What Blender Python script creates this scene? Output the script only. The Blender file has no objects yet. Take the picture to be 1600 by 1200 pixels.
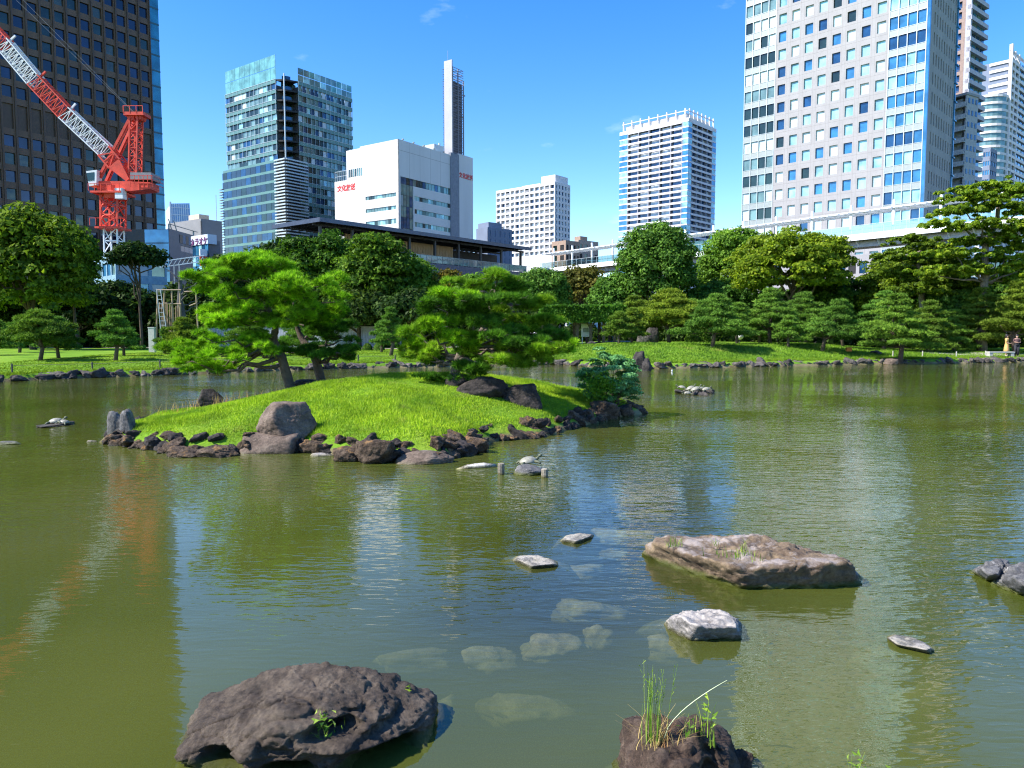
import bpy, bmesh, math, random
import numpy as np
from mathutils import Vector, Matrix

# ------------------------------------------------------------------ camera, sky, sun, exposure
F = 1150.0                       # focal length in pixels of a 1600 px wide picture
PITCH = math.atan(82 / F)
H = 2.3                          # eye height above the water
sc = bpy.context.scene
COL = sc.collection
cam_d = bpy.data.cameras.new('camera')
cam_d.sensor_width = 36; cam_d.lens = F / 1600 * 36
cam_d.clip_start = 0.05; cam_d.clip_end = 6000
cam = bpy.data.objects.new('camera', cam_d); COL.objects.link(cam)
cam.location = (0, 0, H); cam.rotation_euler = (math.pi / 2 - PITCH, 0, 0)
sc.camera = cam
SUN_EL = math.radians(44)
SUN_AZ = math.radians(-107)      # clockwise from +Y: the sun stands to the left, a little behind the camera
w = bpy.data.worlds.new('World'); sc.world = w; w.use_nodes = True
nt = w.node_tree; nt.nodes.clear()
sky = nt.nodes.new('ShaderNodeTexSky'); sky.sky_type = 'NISHITA'; sky.sun_disc = False
sky.sun_elevation = SUN_EL; sky.sun_rotation = SUN_AZ
sky.air_density = 1.0; sky.dust_density = 0.3; sky.ozone_density = 2.0
hs = nt.nodes.new('ShaderNodeHueSaturation')
hs.inputs['Hue'].default_value = 0.512; hs.inputs['Saturation'].default_value = 1.42; hs.inputs['Value'].default_value = 1.0
bg = nt.nodes.new('ShaderNodeBackground'); bg.inputs['Strength'].default_value = 0.15
wo = nt.nodes.new('ShaderNodeOutputWorld')
nt.links.new(sky.outputs[0], hs.inputs['Color'])
# a few faint puffs of cloud low over the town
_tc = nt.nodes.new('ShaderNodeTexCoord'); _mp = nt.nodes.new('ShaderNodeMapping'); _mp.inputs['Scale'].default_value = (1, 1, 2.6); _mp.inputs['Location'].default_value = (.37, .1, .2)
nt.links.new(_tc.outputs['Generated'], _mp.inputs[0])
_n = nt.nodes.new('ShaderNodeTexNoise'); _n.inputs['Scale'].default_value = 9.0; _n.inputs['Detail'].default_value = 7.0; _n.inputs['Roughness'].default_value = .55
nt.links.new(_mp.outputs[0], _n.inputs['Vector'])
_r = nt.nodes.new('ShaderNodeValToRGB'); _r.color_ramp.elements[0].position = .645; _r.color_ramp.elements[1].position = .80; _r.color_ramp.elements[1].color = (.2, .2, .2, 1)
nt.links.new(_n.outputs[0], _r.inputs[0])
_mx = nt.nodes.new('ShaderNodeMix'); _mx.data_type = 'RGBA'; nt.links.new(_r.outputs[0], _mx.inputs[0]); nt.links.new(hs.outputs[0], _mx.inputs[6]); _mx.inputs[7].default_value = (5.5, 6.2, 7.2, 1)
nt.links.new(_mx.outputs[2], bg.inputs[0]); nt.links.new(bg.outputs[0], wo.inputs[0])
sun_d = bpy.data.lights.new('sun', 'SUN'); sun_d.energy = 4.3; sun_d.angle = math.radians(0.53); sun_d.color = (1, .955, .88)
sun = bpy.data.objects.new('sun', sun_d); COL.objects.link(sun)
S = Vector((math.sin(SUN_AZ) * math.cos(SUN_EL), math.cos(SUN_AZ) * math.cos(SUN_EL), math.sin(SUN_EL)))
sun.rotation_euler = (-S).to_track_quat('-Z', 'Y').to_euler(); sun.location = S * 60
vs = sc.view_settings
vs.view_transform = 'Standard'; vs.look = 'None'; vs.exposure = 1.05; vs.gamma = 1; vs.use_curve_mapping = False
sc.cycles.use_denoising = True
try:
    sc.cycles.denoiser = 'OPENIMAGEDENOISE'; sc.cycles.denoising_input_passes = 'RGB_ALBEDO_NORMAL'
    sc.cycles.denoising_prefilter = 'FAST'
except Exception: pass
sc.cycles.pixel_filter_type = 'BLACKMAN_HARRIS'; sc.cycles.filter_width = 1.15
sc.cycles.max_bounces = 8; sc.cycles.diffuse_bounces = 3; sc.cycles.glossy_bounces = 3
sc.cycles.transparent_max_bounces = 12; sc.cycles.transmission_bounces = 3; sc.cycles.volume_bounces = 0
sc.cycles.sample_clamp_indirect = 6; sc.cycles.caustics_reflective = False; sc.cycles.caustics_refractive = False

R = random.Random(7)
RN = np.random.default_rng(11)
cP, sP = math.cos(PITCH), math.sin(PITCH)
def ray(px, py):
    u = (px - 800) / F; v = (600 - py) / F
    return (u, cP + v * sP, -sP + v * cP)
def P(px, py, Y):                # the point of the place seen at a pixel, Y metres ahead
    d = ray(px, py); t = Y / d[1]
    return Vector((d[0] * t, Y, H + d[2] * t))
def G(px, py, z=0.0):            # the point at height z seen at a pixel
    d = ray(px, py); t = (z - H) / d[2]
    return Vector((d[0] * t, d[1] * t, z))
def pix(p):
    x, y, z = p[0], p[1], p[2] - H
    dep = y * cP - z * sP
    return (800 + F * x / dep, 600 - F * (y * sP + z * cP) / dep) if dep > 0.1 else (-9999, -9999)

# ------------------------------------------------------------------ object helpers
def tag(o, label=None, cat=None, group=None, kind=None):
    if label: o['label'] = label
    if cat: o['category'] = cat
    if group: o['group'] = group
    if kind: o['kind'] = kind
    return o
def empty(name, loc=(0, 0, 0), rz=0.0, label=None, cat=None, group=None, parent=None):
    o = bpy.data.objects.new(name, None); COL.objects.link(o)
    o.location = loc; o.rotation_euler = (0, 0, rz); o.empty_display_size = 0.2
    if parent: o.parent = parent
    return tag(o, label, cat, group)
def link(name, me, parent=None, loc=None, rot=None, scl=None):
    o = bpy.data.objects.new(name, me); COL.objects.link(o)
    if parent: o.parent = parent
    if loc is not None: o.location = loc
    if rot is not None: o.rotation_euler = rot
    if scl is not None: o.scale = scl
    return o
def copy_tree(o, parent=None):
    c = o.copy(); COL.objects.link(c)
    if parent: c.parent = parent
    for ch in list(o.children): copy_tree(ch, c)
    return c
def np_mesh(name, V, Fc, mats, smooth=False):
    V = np.asarray(V, dtype=np.float32); Fc = np.asarray(Fc, dtype=np.int32)
    me = bpy.data.meshes.new(name); n, k = Fc.shape
    me.vertices.add(len(V)); me.vertices.foreach_set('co', V.ravel())
    me.loops.add(n * k); me.loops.foreach_set('vertex_index', Fc.ravel())
    me.polygons.add(n); me.polygons.foreach_set('loop_start', np.arange(0, n * k, k, dtype=np.int32))
    try: me.polygons.foreach_set('loop_total', np.full(n, k, dtype=np.int32))
    except Exception: pass
    me.polygons.foreach_set('use_smooth', np.full(n, smooth))
    me.update(calc_edges=True)
    for m in (mats if isinstance(mats, (list, tuple)) else [mats]): me.materials.append(m)
    return me

class MB:
    def __init__(s): s.v = []; s.f = []
    def add(s, vs, fs):
        n = len(s.v); s.v += [tuple(v) for v in vs]; s.f += [tuple(i + n for i in f) for f in fs]; return s
    def box(s, x0, x1, y0, y1, z0, z1):
        if x0 > x1: x0, x1 = x1, x0
        if y0 > y1: y0, y1 = y1, y0
        if z0 > z1: z0, z1 = z1, z0
        return s.add([(x0,y0,z0),(x1,y0,z0),(x1,y1,z0),(x0,y1,z0),(x0,y0,z1),(x1,y0,z1),(x1,y1,z1),(x0,y1,z1)],
                     [(0,3,2,1),(4,5,6,7),(0,1,5,4),(1,2,6,5),(2,3,7,6),(3,0,4,7)])
    def prism(s, poly, z0, z1):
        n = len(poly)
        vs = [(x, y, z0) for x, y in poly] + [(x, y, z1) for x, y in poly]
        return s.add(vs, [tuple(range(n))[::-1], tuple(range(n, 2 * n))] + [(i, (i+1) % n, n + (i+1) % n, n + i) for i in range(n)])
    def bar(s, p, q, w, h=None):
        p, q = Vector(p), Vector(q); h = h or w
        d = (q - p)
        if d.length < 1e-6: return s
        d.normalize()
        up = Vector((0, 0, 1)) if abs(d.z) < .95 else Vector((0, 1, 0))
        a = d.cross(up).normalized() * (w / 2); b = d.cross(a).normalized() * (h / 2)
        vs = [p-a-b, p+a-b, p+a+b, p-a+b, q-a-b, q+a-b, q+a+b, q-a+b]
        return s.add(vs, [(0,1,2,3),(7,6,5,4),(0,4,5,1),(1,5,6,2),(2,6,7,3),(3,7,4,0)])
    def tube(s, pts, rad, n=6):
        pts = [Vector(p) for p in pts]
        if not isinstance(rad, (list, tuple)): rad = [rad] * len(pts)
        vs = []; a = None
        for i, p in enumerate(pts):
            d = (pts[min(i+1, len(pts)-1)] - pts[max(i-1, 0)])
            if d.length < 1e-9: d = Vector((0, 0, 1))
            d.normalize()
            if a is None:
                a = d.orthogonal().normalized()
            else:
                a = (a - d * a.dot(d))
                a = a.normalized() if a.length > 1e-6 else d.orthogonal().normalized()
            b = d.cross(a)
            for k in range(n):
                t = 2 * math.pi * k / n
                vs.append(p + (a * math.cos(t) + b * math.sin(t)) * rad[i])
        fs = [(i*n+k, i*n+(k+1) % n, (i+1)*n+(k+1) % n, (i+1)*n+k) for i in range(len(pts)-1) for k in range(n)]
        fs += [tuple(range(n))[::-1], tuple(range((len(pts)-1)*n, len(pts)*n))]
        return s.add(vs, fs)
    def lathe(s, prof, n=14, c=(0, 0, 0)):
        vs = [(c[0] + r*math.cos(2*math.pi*k/n), c[1] + r*math.sin(2*math.pi*k/n), c[2] + z) for r, z in prof for k in range(n)]
        m = len(prof)
        fs = [(i*n+k, i*n+(k+1) % n, (i+1)*n+(k+1) % n, (i+1)*n+k) for i in range(m-1) for k in range(n)]
        fs += [tuple(range(n))[::-1], tuple(range((m-1)*n, m*n))]
        return s.add(vs, fs)
    def mesh(s, name, mat, smooth=False):
        me = bpy.data.meshes.new(name); me.from_pydata(s.v, [], s.f)
        if smooth: me.polygons.foreach_set('use_smooth', [True] * len(me.polygons))
        for m in (mat if isinstance(mat, (list, tuple)) else [mat]): me.materials.append(m)
        me.update(); return me
    def build(s, name, mat, parent=None, smooth=False, **k):
        return link(name, s.mesh(name, mat, smooth), parent, **k)

# numpy value noise ----------------------------------------------------------
def _h(ix, iy, iz):
    n = (ix.astype(np.int64) * 374761393 + iy.astype(np.int64) * 668265263 + iz.astype(np.int64) * 2147483647) & 0xffffffff
    n = ((n ^ (n >> 13)) * 1274126177) & 0xffffffff
    n = (n ^ (n >> 16)) & 0xffffff
    return n / float(0xffffff)
def vnoise(p):
    i = np.floor(p); f = p - i; u = f * f * (3 - 2 * f); i = i.astype(np.int64)
    r = 0
    for a in (0, 1):
        for b in (0, 1):
            for c in (0, 1):
                wt = (u[:, 0] if a else 1-u[:, 0]) * (u[:, 1] if b else 1-u[:, 1]) * (u[:, 2] if c else 1-u[:, 2])
                r = r + wt * _h(i[:, 0]+a, i[:, 1]+b, i[:, 2]+c)
    return r * 2 - 1
def fbm(p, octs=4, gain=.5):
    r = 0; a = 1
    for k in range(octs):
        r = r + a * vnoise(p * (2.03 ** k) + 17.3 * k); a *= gain
    return r
def unit(v): return v / (np.linalg.norm(v, axis=1, keepdims=True) + 1e-9)
def rand_dirs(n): return unit(RN.normal(size=(n, 3)))

# ------------------------------------------------------------------ materials
def new_mat(name):
    m = bpy.data.materials.new(name); m.use_nodes = True; t = m.node_tree
    return m, t, t.nodes['Principled BSDF'], t.nodes['Material Output']
def nd(t, typ, **kw):
    n = t.nodes.new(typ)
    for k, v in kw.items():
        if k in n.inputs: n.inputs[k].default_value = v
        else: setattr(n, k, v)
    return n
def L(t, a, b): t.links.new(a, b)
def mixc(t, fac, a, b, blend='MIX'):
    n = t.nodes.new('ShaderNodeMix'); n.data_type = 'RGBA'; n.blend_type = blend
    for i, v in ((0, fac), (6, a), (7, b)):
        if hasattr(v, 'links'): t.links.new(v, n.inputs[i])
        else: n.inputs[i].default_value = (*v, 1) if isinstance(v, (tuple, list)) and len(v) == 3 else v
    return n.outputs[2]
def ramp(t, src, stops):
    r = t.nodes.new('ShaderNodeValToRGB'); e = r.color_ramp.elements
    while len(e) < len(stops): e.new(0.5)
    for el, (p, c) in zip(e, stops):
        el.position = p; el.color = (*c, 1) if len(c) == 3 else c
    t.links.new(src, r.inputs[0]); return r.outputs[0]
def gmul(c, k): return tuple(min(1, x * k) for x in c)
def plain(name, col, rough=.6, metal=0.0, var=.18, scale=1.5, bump=0.0, bscale=30, spec=.5, streak=False):
    m, t, b, o = new_mat(name)
    tc = nd(t, 'ShaderNodeTexCoord'); src = tc.outputs['Object']
    if streak:
        mp = nd(t, 'ShaderNodeMapping'); mp.inputs['Scale'].default_value = (1, 1, .12); L(t, src, mp.inputs[0]); src = mp.outputs[0]
    n = nd(t, 'ShaderNodeTexNoise', Scale=scale, Detail=5.0, Roughness=.6); L(t, src, n.inputs['Vector'])
    c = ramp(t, n.outputs[0], [(.3, gmul(col, 1 - var)), (.7, gmul(col, 1 + var))])
    L(t, c, b.inputs['Base Color']); b.inputs['Roughness'].default_value = rough; b.inputs['Metallic'].default_value = metal
    b.inputs['Specular IOR Level'].default_value = spec
    if bump:
        n2 = nd(t, 'ShaderNodeTexNoise', Scale=float(bscale), Detail=4.0); L(t, tc.outputs['Object'], n2.inputs['Vector'])
        bp = nd(t, 'ShaderNodeBump', Strength=1.0, Distance=bump); L(t, n2.outputs[0], bp.inputs['Height']); L(t, bp.outputs[0], b.inputs['Normal'])
    return m
def glassy(name, col, metal=.35, rough=.06, var=.3, scale=.12, wav=0.0):
    m, t, b, o = new_mat(name)
    tc = nd(t, 'ShaderNodeTexCoord'); g = nd(t, 'ShaderNodeNewGeometry')
    n = nd(t, 'ShaderNodeTexNoise', Scale=scale * 3, Detail=3.0); L(t, g.outputs['Position'], n.inputs['Vector'])
    c = ramp(t, n.outputs[0], [(.35, gmul(col, 1 - var)), (.65, gmul(col, 1 + var))])
    L(t, c, b.inputs['Base Color']); b.inputs['Roughness'].default_value = rough; b.inputs['Metallic'].default_value = metal
    b.inputs['Specular IOR Level'].default_value = .8
    n2 = nd(t, 'ShaderNodeTexNoise', Scale=.5, Detail=1.0); L(t, g.outputs['Position'], n2.inputs['Vector'])
    bp = nd(t, 'ShaderNodeBump', Strength=1.0, Distance=.012 + wav); L(t, n2.outputs[0], bp.inputs['Height']); L(t, bp.outputs[0], b.inputs['Normal'])
    return m
def foliage(name, c1, c2, c3, trans=.35, upn=.0, gloss=.015, oscale=.35, k=1.0, tint=False, worn=None):
    """leaf material: every leaf its own shade, larger patches of hue, light passing through"""
    m, t, b, o = new_mat(name); t.nodes.remove(b)
    g = nd(t, 'ShaderNodeNewGeometry')
    c1, c2, c3 = gmul(c1, k), gmul(c2, k), gmul(c3, k)
    rs_ = g.outputs['Random Per Island']
    if tint:
        at = nd(t, 'ShaderNodeAttribute', attribute_name='tint'); rs_ = at.outputs['Fac']
    c = ramp(t, rs_, [(0, c1), (.55, c2), (1, c3)])
    n = nd(t, 'ShaderNodeTexNoise', Scale=oscale, Detail=3.0); L(t, g.outputs['Position'], n.inputs['Vector'])
    k = ramp(t, n.outputs[0], [(.3, (.62, .66, .7)), (.7, (1.25, 1.2, 1.1))])
    c = mixc(t, 1.0, c, k, 'MULTIPLY')
    if worn:
        for (wc, sc_, lo, hi) in worn:
            nw = nd(t, 'ShaderNodeTexNoise', Scale=sc_, Detail=5.0, Roughness=.65); L(t, g.outputs['Position'], nw.inputs['Vector'])
            c = mixc(t, ramp(t, nw.outputs[0], [(lo, (0, 0, 0)), (hi, (.75, .75, .75))]), c, wc)
    oi = nd(t, 'ShaderNodeObjectInfo')
    k2 = ramp(t, oi.outputs['Random'], [(0, (.74, .86, .86)), (.5, (1, 1, .95)), (1, (1.24, 1.14, .9))])
    c = mixc(t, 1.0, c, k2, 'MULTIPLY')
    d = nd(t, 'ShaderNodeBsdfDiffuse'); L(t, c, d.inputs[0])
    tr = nd(t, 'ShaderNodeBsdfTranslucent')
    ct = mixc(t, 1.0, c, (1.15, 1.25, .55), 'MULTIPLY'); L(t, ct, tr.inputs[0])
    gl = nd(t, 'ShaderNodeBsdfGlossy', Roughness=.45); gl.inputs[0].default_value = (.5, .6, .4, 1)
    m1 = nd(t, 'ShaderNodeMixShader', Fac=trans); L(t, d.outputs[0], m1.inputs[1]); L(t, tr.outputs[0], m1.inputs[2])
    m2 = nd(t, 'ShaderNodeMixShader', Fac=gloss); L(t, m1.outputs[0], m2.inputs[1]); L(t, gl.outputs[0], m2.inputs[2])
    if upn:
        vm = nd(t, 'ShaderNodeMix', data_type='VECTOR'); vm.inputs[0].default_value = upn
        L(t, g.outputs['Normal'], vm.inputs[4]); vm.inputs[5].default_value = (-.15, 0, 1)
        nn = nd(t, 'ShaderNodeVectorMath', operation='NORMALIZE'); L(t, vm.outputs[1], nn.inputs[0]); L(t, nn.outputs[0], d.inputs['Normal'])
    L(t, m2.outputs[0], o.inputs[0])
    return m
def rockmat(name, ca, cb, cc, patch=None, patch_amt=.5, scale=6.0, bump=.03, wet=True, top_only=True, algae=False):
    m, t, b, o = new_mat(name)
    g = nd(t, 'ShaderNodeNewGeometry'); tc = nd(t, 'ShaderNodeTexCoord')
    n = nd(t, 'ShaderNodeTexNoise', Scale=scale, Detail=9.0, Roughness=.68); L(t, g.outputs['Position'], n.inputs['Vector'])
    c = ramp(t, n.outputs[0], [(.3, ca), (.5, cb), (.72, cc)])
    n3 = nd(t, 'ShaderNodeTexNoise', Scale=scale * 7, Detail=5.0, Roughness=.7); L(t, g.outputs['Position'], n3.inputs['Vector'])
    k = ramp(t, n3.outputs[0], [(.3, (.55, .55, .55)), (.7, (1.3, 1.3, 1.3))])
    c = mixc(t, 1.0, c, k, 'MULTIPLY')
    sx = nd(t, 'ShaderNodeSeparateXYZ'); L(t, g.outputs['Normal'], sx.inputs[0])
    sp = nd(t, 'ShaderNodeSeparateXYZ'); L(t, g.outputs['Position'], sp.inputs[0])
    if patch:
        n4 = nd(t, 'ShaderNodeTexNoise', Scale=scale * .9, Detail=6.0, Roughness=.7); L(t, g.outputs['Position'], n4.inputs['Vector'])
        f = ramp(t, n4.outputs[0], [(1 - patch_amt - .06, (0, 0, 0)), (1 - patch_amt + .06, (1, 1, 1))])
        if top_only:
            f2 = ramp(t, sx.outputs[2], [(.25, (0, 0, 0)), (.75, (1, 1, 1))])
            f = mixc(t, 1.0, f, f2, 'MULTIPLY')
        c = mixc(t, f, c, patch)
    if wet:
        ad = nd(t, 'ShaderNodeMath', operation='MULTIPLY_ADD'); L(t, n3.outputs[0], ad.inputs[0]); ad.inputs[1].default_value = .05; L(t, sp.outputs[2], ad.inputs[2])
        f = ramp(t, ad.outputs[0], [(.035, (1, 1, 1)), (.075, (0, 0, 0))])
        c = mixc(t, f, c, mixc(t, 1.0, c, (.42, .42, .20), 'MULTIPLY'))
        rr = ramp(t, ad.outputs[0], [(.035, (.35, .35, .35)), (.075, (.85, .85, .85))]); L(t, rr, b.inputs['Roughness'])
    else: b.inputs['Roughness'].default_value = .85
    if algae:
        f2 = ramp(t, ad.outputs[0], [(.04, (.85, .85, .85)), (.085, (0, 0, 0))])
        c = mixc(t, f2, c, (.075, .085, .012))
    L(t, c, b.inputs['Base Color'])
    mu = nd(t, 'ShaderNodeTexNoise', Scale=scale * 4, Detail=12.0, Roughness=.82); L(t, g.outputs['Position'], mu.inputs['Vector'])
    bp = nd(t, 'ShaderNodeBump', Strength=1.0, Distance=bump); L(t, mu.outputs[0], bp.inputs['Height'])
    vo = nd(t, 'ShaderNodeTexVoronoi', Scale=scale * 2.2); L(t, g.outputs['Position'], vo.inputs['Vector'])
    bp2 = nd(t, 'ShaderNodeBump', Strength=.6, Distance=bump); L(t, vo.outputs[0], bp2.inputs['Height']); L(t, bp.outputs[0], bp2.inputs['Normal'])
    L(t, bp2.outputs[0], b.inputs['Normal']); b.inputs['Specular IOR Level'].default_value = .3
    return m

# ------------------------------------------------------------------ terrain, pond, island
SH = [(-400, 597), (0, 597), (60, 593), (200, 588), (310, 584), (430, 579), (620, 574), (760, 572), (860, 569), (960, 574), (1010, 576),
      (1100, 574), (1200, 572), (1300, 570), (1400, 568), (1500, 567), (1620, 565), (2000, 562)]
_sx = [G(a, b).x for a, b in SH]; _sy = [G(a, b).y for a, b in SH]
def shore(X): return np.interp(X, _sx, _sy)
isl_px = [(168, 690), (205, 696), (262, 704), (330, 708), (380, 706), (470, 704), (540, 712), (620, 718), (690, 718), (735, 704), (765, 688), (840, 682), (905, 664), (965, 650)]
ISL = [(G(a, b).x, G(a, b).y) for a, b in isl_px] + [(3.55, 20.6), (3.2, 22.0), (1.4, 23.2), (-2.0, 23.6), (-5.4, 22.6), (-7.8, 20.6), (-8.9, 18.0)]
ISL = np.array(ISL)
def poly_dist(x, y, poly):
    """signed distance, positive inside"""
    x = np.asarray(x, float).ravel(); y = np.asarray(y, float).ravel()
    d = np.full(x.shape, 1e9); inside = np.zeros(x.shape, bool); n = len(poly)
    for i in range(n):
        ax, ay = poly[i]; bx, by = poly[(i+1) % n]
        ex, ey = bx-ax, by-ay
        t = np.clip(((x-ax)*ex + (y-ay)*ey) / (ex*ex + ey*ey), 0, 1)
        d = np.minimum(d, np.hypot(x-ax-t*ex, y-ay-t*ey))
        c = ((ay > y) != (by > y)) & (x < (bx-ax)*(y-ay)/((by-ay) + 1e-12) + ax)
        inside ^= c
    return np.where(inside, d, -d)
def ss(a, b, x):
    t = np.clip((x-a)/(b-a), 0, 1); return t*t*(3-2*t)
def isl_h(x, y):
    d = poly_dist(x, y, ISL); x = np.asarray(x, float).ravel(); y = np.asarray(y, float).ravel()
    h = np.where(d > 0, .16 + .14*ss(0, .4, d), 0)
    f = 1 - np.exp(-(np.maximum(d, 0) / 2.5) ** 1.35)
    pk = np.interp(x, [-9, -7.5, -6, -4.5, -3, -1.5, .5, 2, 3.5], [.33, .43, .66, .90, 1.03, 1.08, 1.0, .74, .42])
    h = h + f * pk
    return np.where(d > 0, h, -.75 + .9*ss(-.75, 0, d)**1.5), d
def ground(x, y):
    x = np.asarray(x, float).ravel(); y = np.asarray(y, float).ravel()
    s = np.maximum.reduce([y - shore(x), 2.2 - y + .12*np.sin(x*2), -44 - x, x - 62])
    far = y > 5
    zf = np.where(far, np.interp(x, [-30, -10, -2, 4, 9, 24, 33, 60], [.62, .62, .95, 1.1, 1.35, 1.25, .68, .7]), .75)
    ln = np.where(far, np.interp(x, [-30, -10, 0, 6, 12, 28, 36], [22, 20, 12, 9, 7, 7, 8]), 3.)
    h = np.where(s > 0, .3 + (zf - .3) * ss(0, 1, s/ln), -.75 + 1.05 * ss(-1.3, 0.05, s))
    h = h + np.where(s > 12, .08 * np.sin(x*.13 + 1) * np.cos(y*.11), 0) * ss(12, 30, s)
    p = np.stack([x*.5, y*.5, x*0], 1)
    h = h + .05 * vnoise(p) * ss(.5, 3, s)
    bed = np.where(s < -1, .10 * vnoise(np.stack([x*1.3, y*1.3, x*0+5], 1)), 0)
    hi, d = isl_h(x, y)
    return np.maximum(h + bed, np.where(d > -1.1, hi, -9))
def gz(x, y): return float(ground([x], [y])[0])

xs = np.concatenate([[-4000, -1500, -600, -300, -180, -120, -90], np.arange(-70, -12, 1.0), np.arange(-12, 6, .2), np.arange(6, 80, 1.0), [90, 120, 180, 300, 600, 1500, 4000]])
ys = np.concatenate([[-1500, -300, -100, -40, -15, -5], np.arange(-2, 12, .4), np.arange(12, 25, .2), np.arange(25, 36, 1), np.arange(36, 66, .4), np.arange(66, 120, 2), [130, 160, 220, 320, 600, 1500, 5000]])
XX, YY = np.meshgrid(xs, ys); ZZ = ground(XX, YY).reshape(XX.shape)
nx, ny = len(xs), len(ys)
idx = np.arange(nx*ny).reshape(ny, nx)
faces = np.stack([idx[:-1, :-1], idx[:-1, 1:], idx[1:, 1:], idx[1:, :-1]], -1).reshape(-1, 4)

m, t, b, o = new_mat('grass_ground')
g = nd(t, 'ShaderNodeNewGeometry')
n = nd(t, 'ShaderNodeTexNoise', Scale=.5, Detail=6.0, Roughness=.65); L(t, g.outputs['Position'], n.inputs['Vector'])
c = ramp(t, n.outputs[0], [(.3, (.10, .21, .018)), (.52, (.17, .31, .022)), (.7, (.25, .34, .04)), (.82, (.26, .25, .09))])
n2 = nd(t, 'ShaderNodeTexNoise', Scale=9.0, Detail=8.0, Roughness=.75); L(t, g.outputs['Position'], n2.inputs['Vector'])
c = mixc(t, 1.0, c, ramp(t, n2.outputs[0], [(.3, (.7, .72, .7)), (.7, (1.2, 1.2, 1.2))]), 'MULTIPLY')
sp = nd(t, 'ShaderNodeSeparateXYZ'); L(t, g.outputs['Position'], sp.inputs[0])
# soil of the wood floor far back, mud of the pond bed
yf = nd(t, 'ShaderNodeMapRange'); yf.inputs[1].default_value = 79; yf.inputs[2].default_value = 83; L(t, sp.outputs[1], yf.inputs[0])
c = mixc(t, yf.outputs[0], c, (.05, .045, .03))
zf_ = nd(t, 'ShaderNodeMapRange'); zf_.inputs[1].default_value = .15; zf_.inputs[2].default_value = .09; L(t, sp.outputs[2], zf_.inputs[0])
nm = nd(t, 'ShaderNodeTexNoise', Scale=1.1, Detail=5.0); L(t, g.outputs['Position'], nm.inputs['Vector'])
mud = ramp(t, nm.outputs[0], [(.35, (.11, .09, .04)), (.65, (.26, .22, .12))])
c = mixc(t, zf_.outputs[0], c, mud)
L(t, c, b.inputs['Base Color']); b.inputs['Roughness'].default_value = .9; b.inputs['Specular IOR Level'].default_value = .1
bp = nd(t, 'ShaderNodeBump', Strength=1.0, Distance=.05); L(t, n2.outputs[0], bp.inputs['Height']); L(t, bp.outputs[0], b.inputs['Normal'])
GRASS_GROUND = m
terr = link('ground', np_mesh('ground', np.stack([XX.ravel(), YY.ravel(), ZZ.ravel()], 1), faces, GRASS_GROUND, True))
tag(terr, 'green lawn banks around the pond and the grassy island mound', kind='structure')

# water: murky, mirror like at a low angle, ripples that run across, thins over shallow stones
m, t, b, o = new_mat('pond_water'); t.nodes.remove(b)
g = nd(t, 'ShaderNodeNewGeometry')
def wave(scale, sx_, sy_, rot, detail=2.0, dist=0.0, rough=.5):
    mp = nd(t, 'ShaderNodeMapping'); mp.inputs['Scale'].default_value = (sx_, sy_, 1); mp.inputs['Rotation'].default_value = (0, 0, math.radians(rot))
    L(t, g.outputs['Position'], mp.inputs[0])
    n = nd(t, 'ShaderNodeTexNoise', Scale=scale, Detail=detail, Roughness=rough, Distortion=dist); n.noise_dimensions = '3D'
    L(t, mp.outputs[0], n.inputs['Vector']); return n.outputs[0]
def mth(op, a, b_=None, c_=None):
    n = nd(t, 'ShaderNodeMath', operation=op)
    for i, v in enumerate((a, b_, c_)):
        if v is None: continue
        if hasattr(v, 'links'): L(t, v, n.inputs[i])
        else: n.inputs[i].default_value = v
    return n.outputs[0]
w1 = wave(1.0, 2.4, 7.5, 14, 2.0, .4)
w2 = wave(1.0, 6.0, 19.0, -10, 1.0, .6)
w3 = wave(1.0, .8, 1.7, 30, 1.0)
patch = ramp(t, wave(1.0, .14, .22, 20, 2.0), [(.38, (.10, .10, .10)), (.62, (1, 1, 1))])
spw = nd(t, 'ShaderNodeSeparateXYZ'); L(t, g.outputs['Position'], spw.inputs[0])
# the open water to the right and farther out is ruffled; the near left water lies calm
mr = nd(t, 'ShaderNodeMapRange'); L(t, mth('ADD', mth('MULTIPLY', spw.outputs[0], .55), spw.outputs[1]), mr.inputs[0])
mr.inputs[1].default_value = 3.6; mr.inputs[2].default_value = 9.0; mr.inputs[3].default_value = .16; mr.inputs[4].default_value = 1.0
amp = mth('MULTIPLY', mr.outputs[0], mth('MULTIPLY_ADD', patch, .75, .25))
hgt = mth('ADD', mth('MULTIPLY', w1, .018), mth('ADD', mth('MULTIPLY', w2, .0065), mth('MULTIPLY', w3, .012)))
hgt = mth('MULTIPLY', hgt, amp)
bp = nd(t, 'ShaderNodeBump', Strength=1.0, Distance=1.0); L(t, hgt, bp.inputs['Height'])
fr = nd(t, 'ShaderNodeFresnel', IOR=1.55); L(t, bp.outputs[0], fr.inputs['Normal'])
gl = nd(t, 'ShaderNodeBsdfGlossy', Roughness=.012); gl.inputs[0].default_value = (1, 1, 1, 1); L(t, bp.outputs[0], gl.inputs['Normal'])
df = nd(t, 'ShaderNodeBsdfDiffuse')
nn = wave(1.0, .25, .25, 0, 3.0); nn_w = wave(1.0, .6, .6, 0, 4.0)
L(t, ramp(t, nn, [(.3, (.088, .112, .016)), (.7, (.145, .16, .032))]), df.inputs[0])
tp = nd(t, 'ShaderNodeBsdfTransparent')
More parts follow.
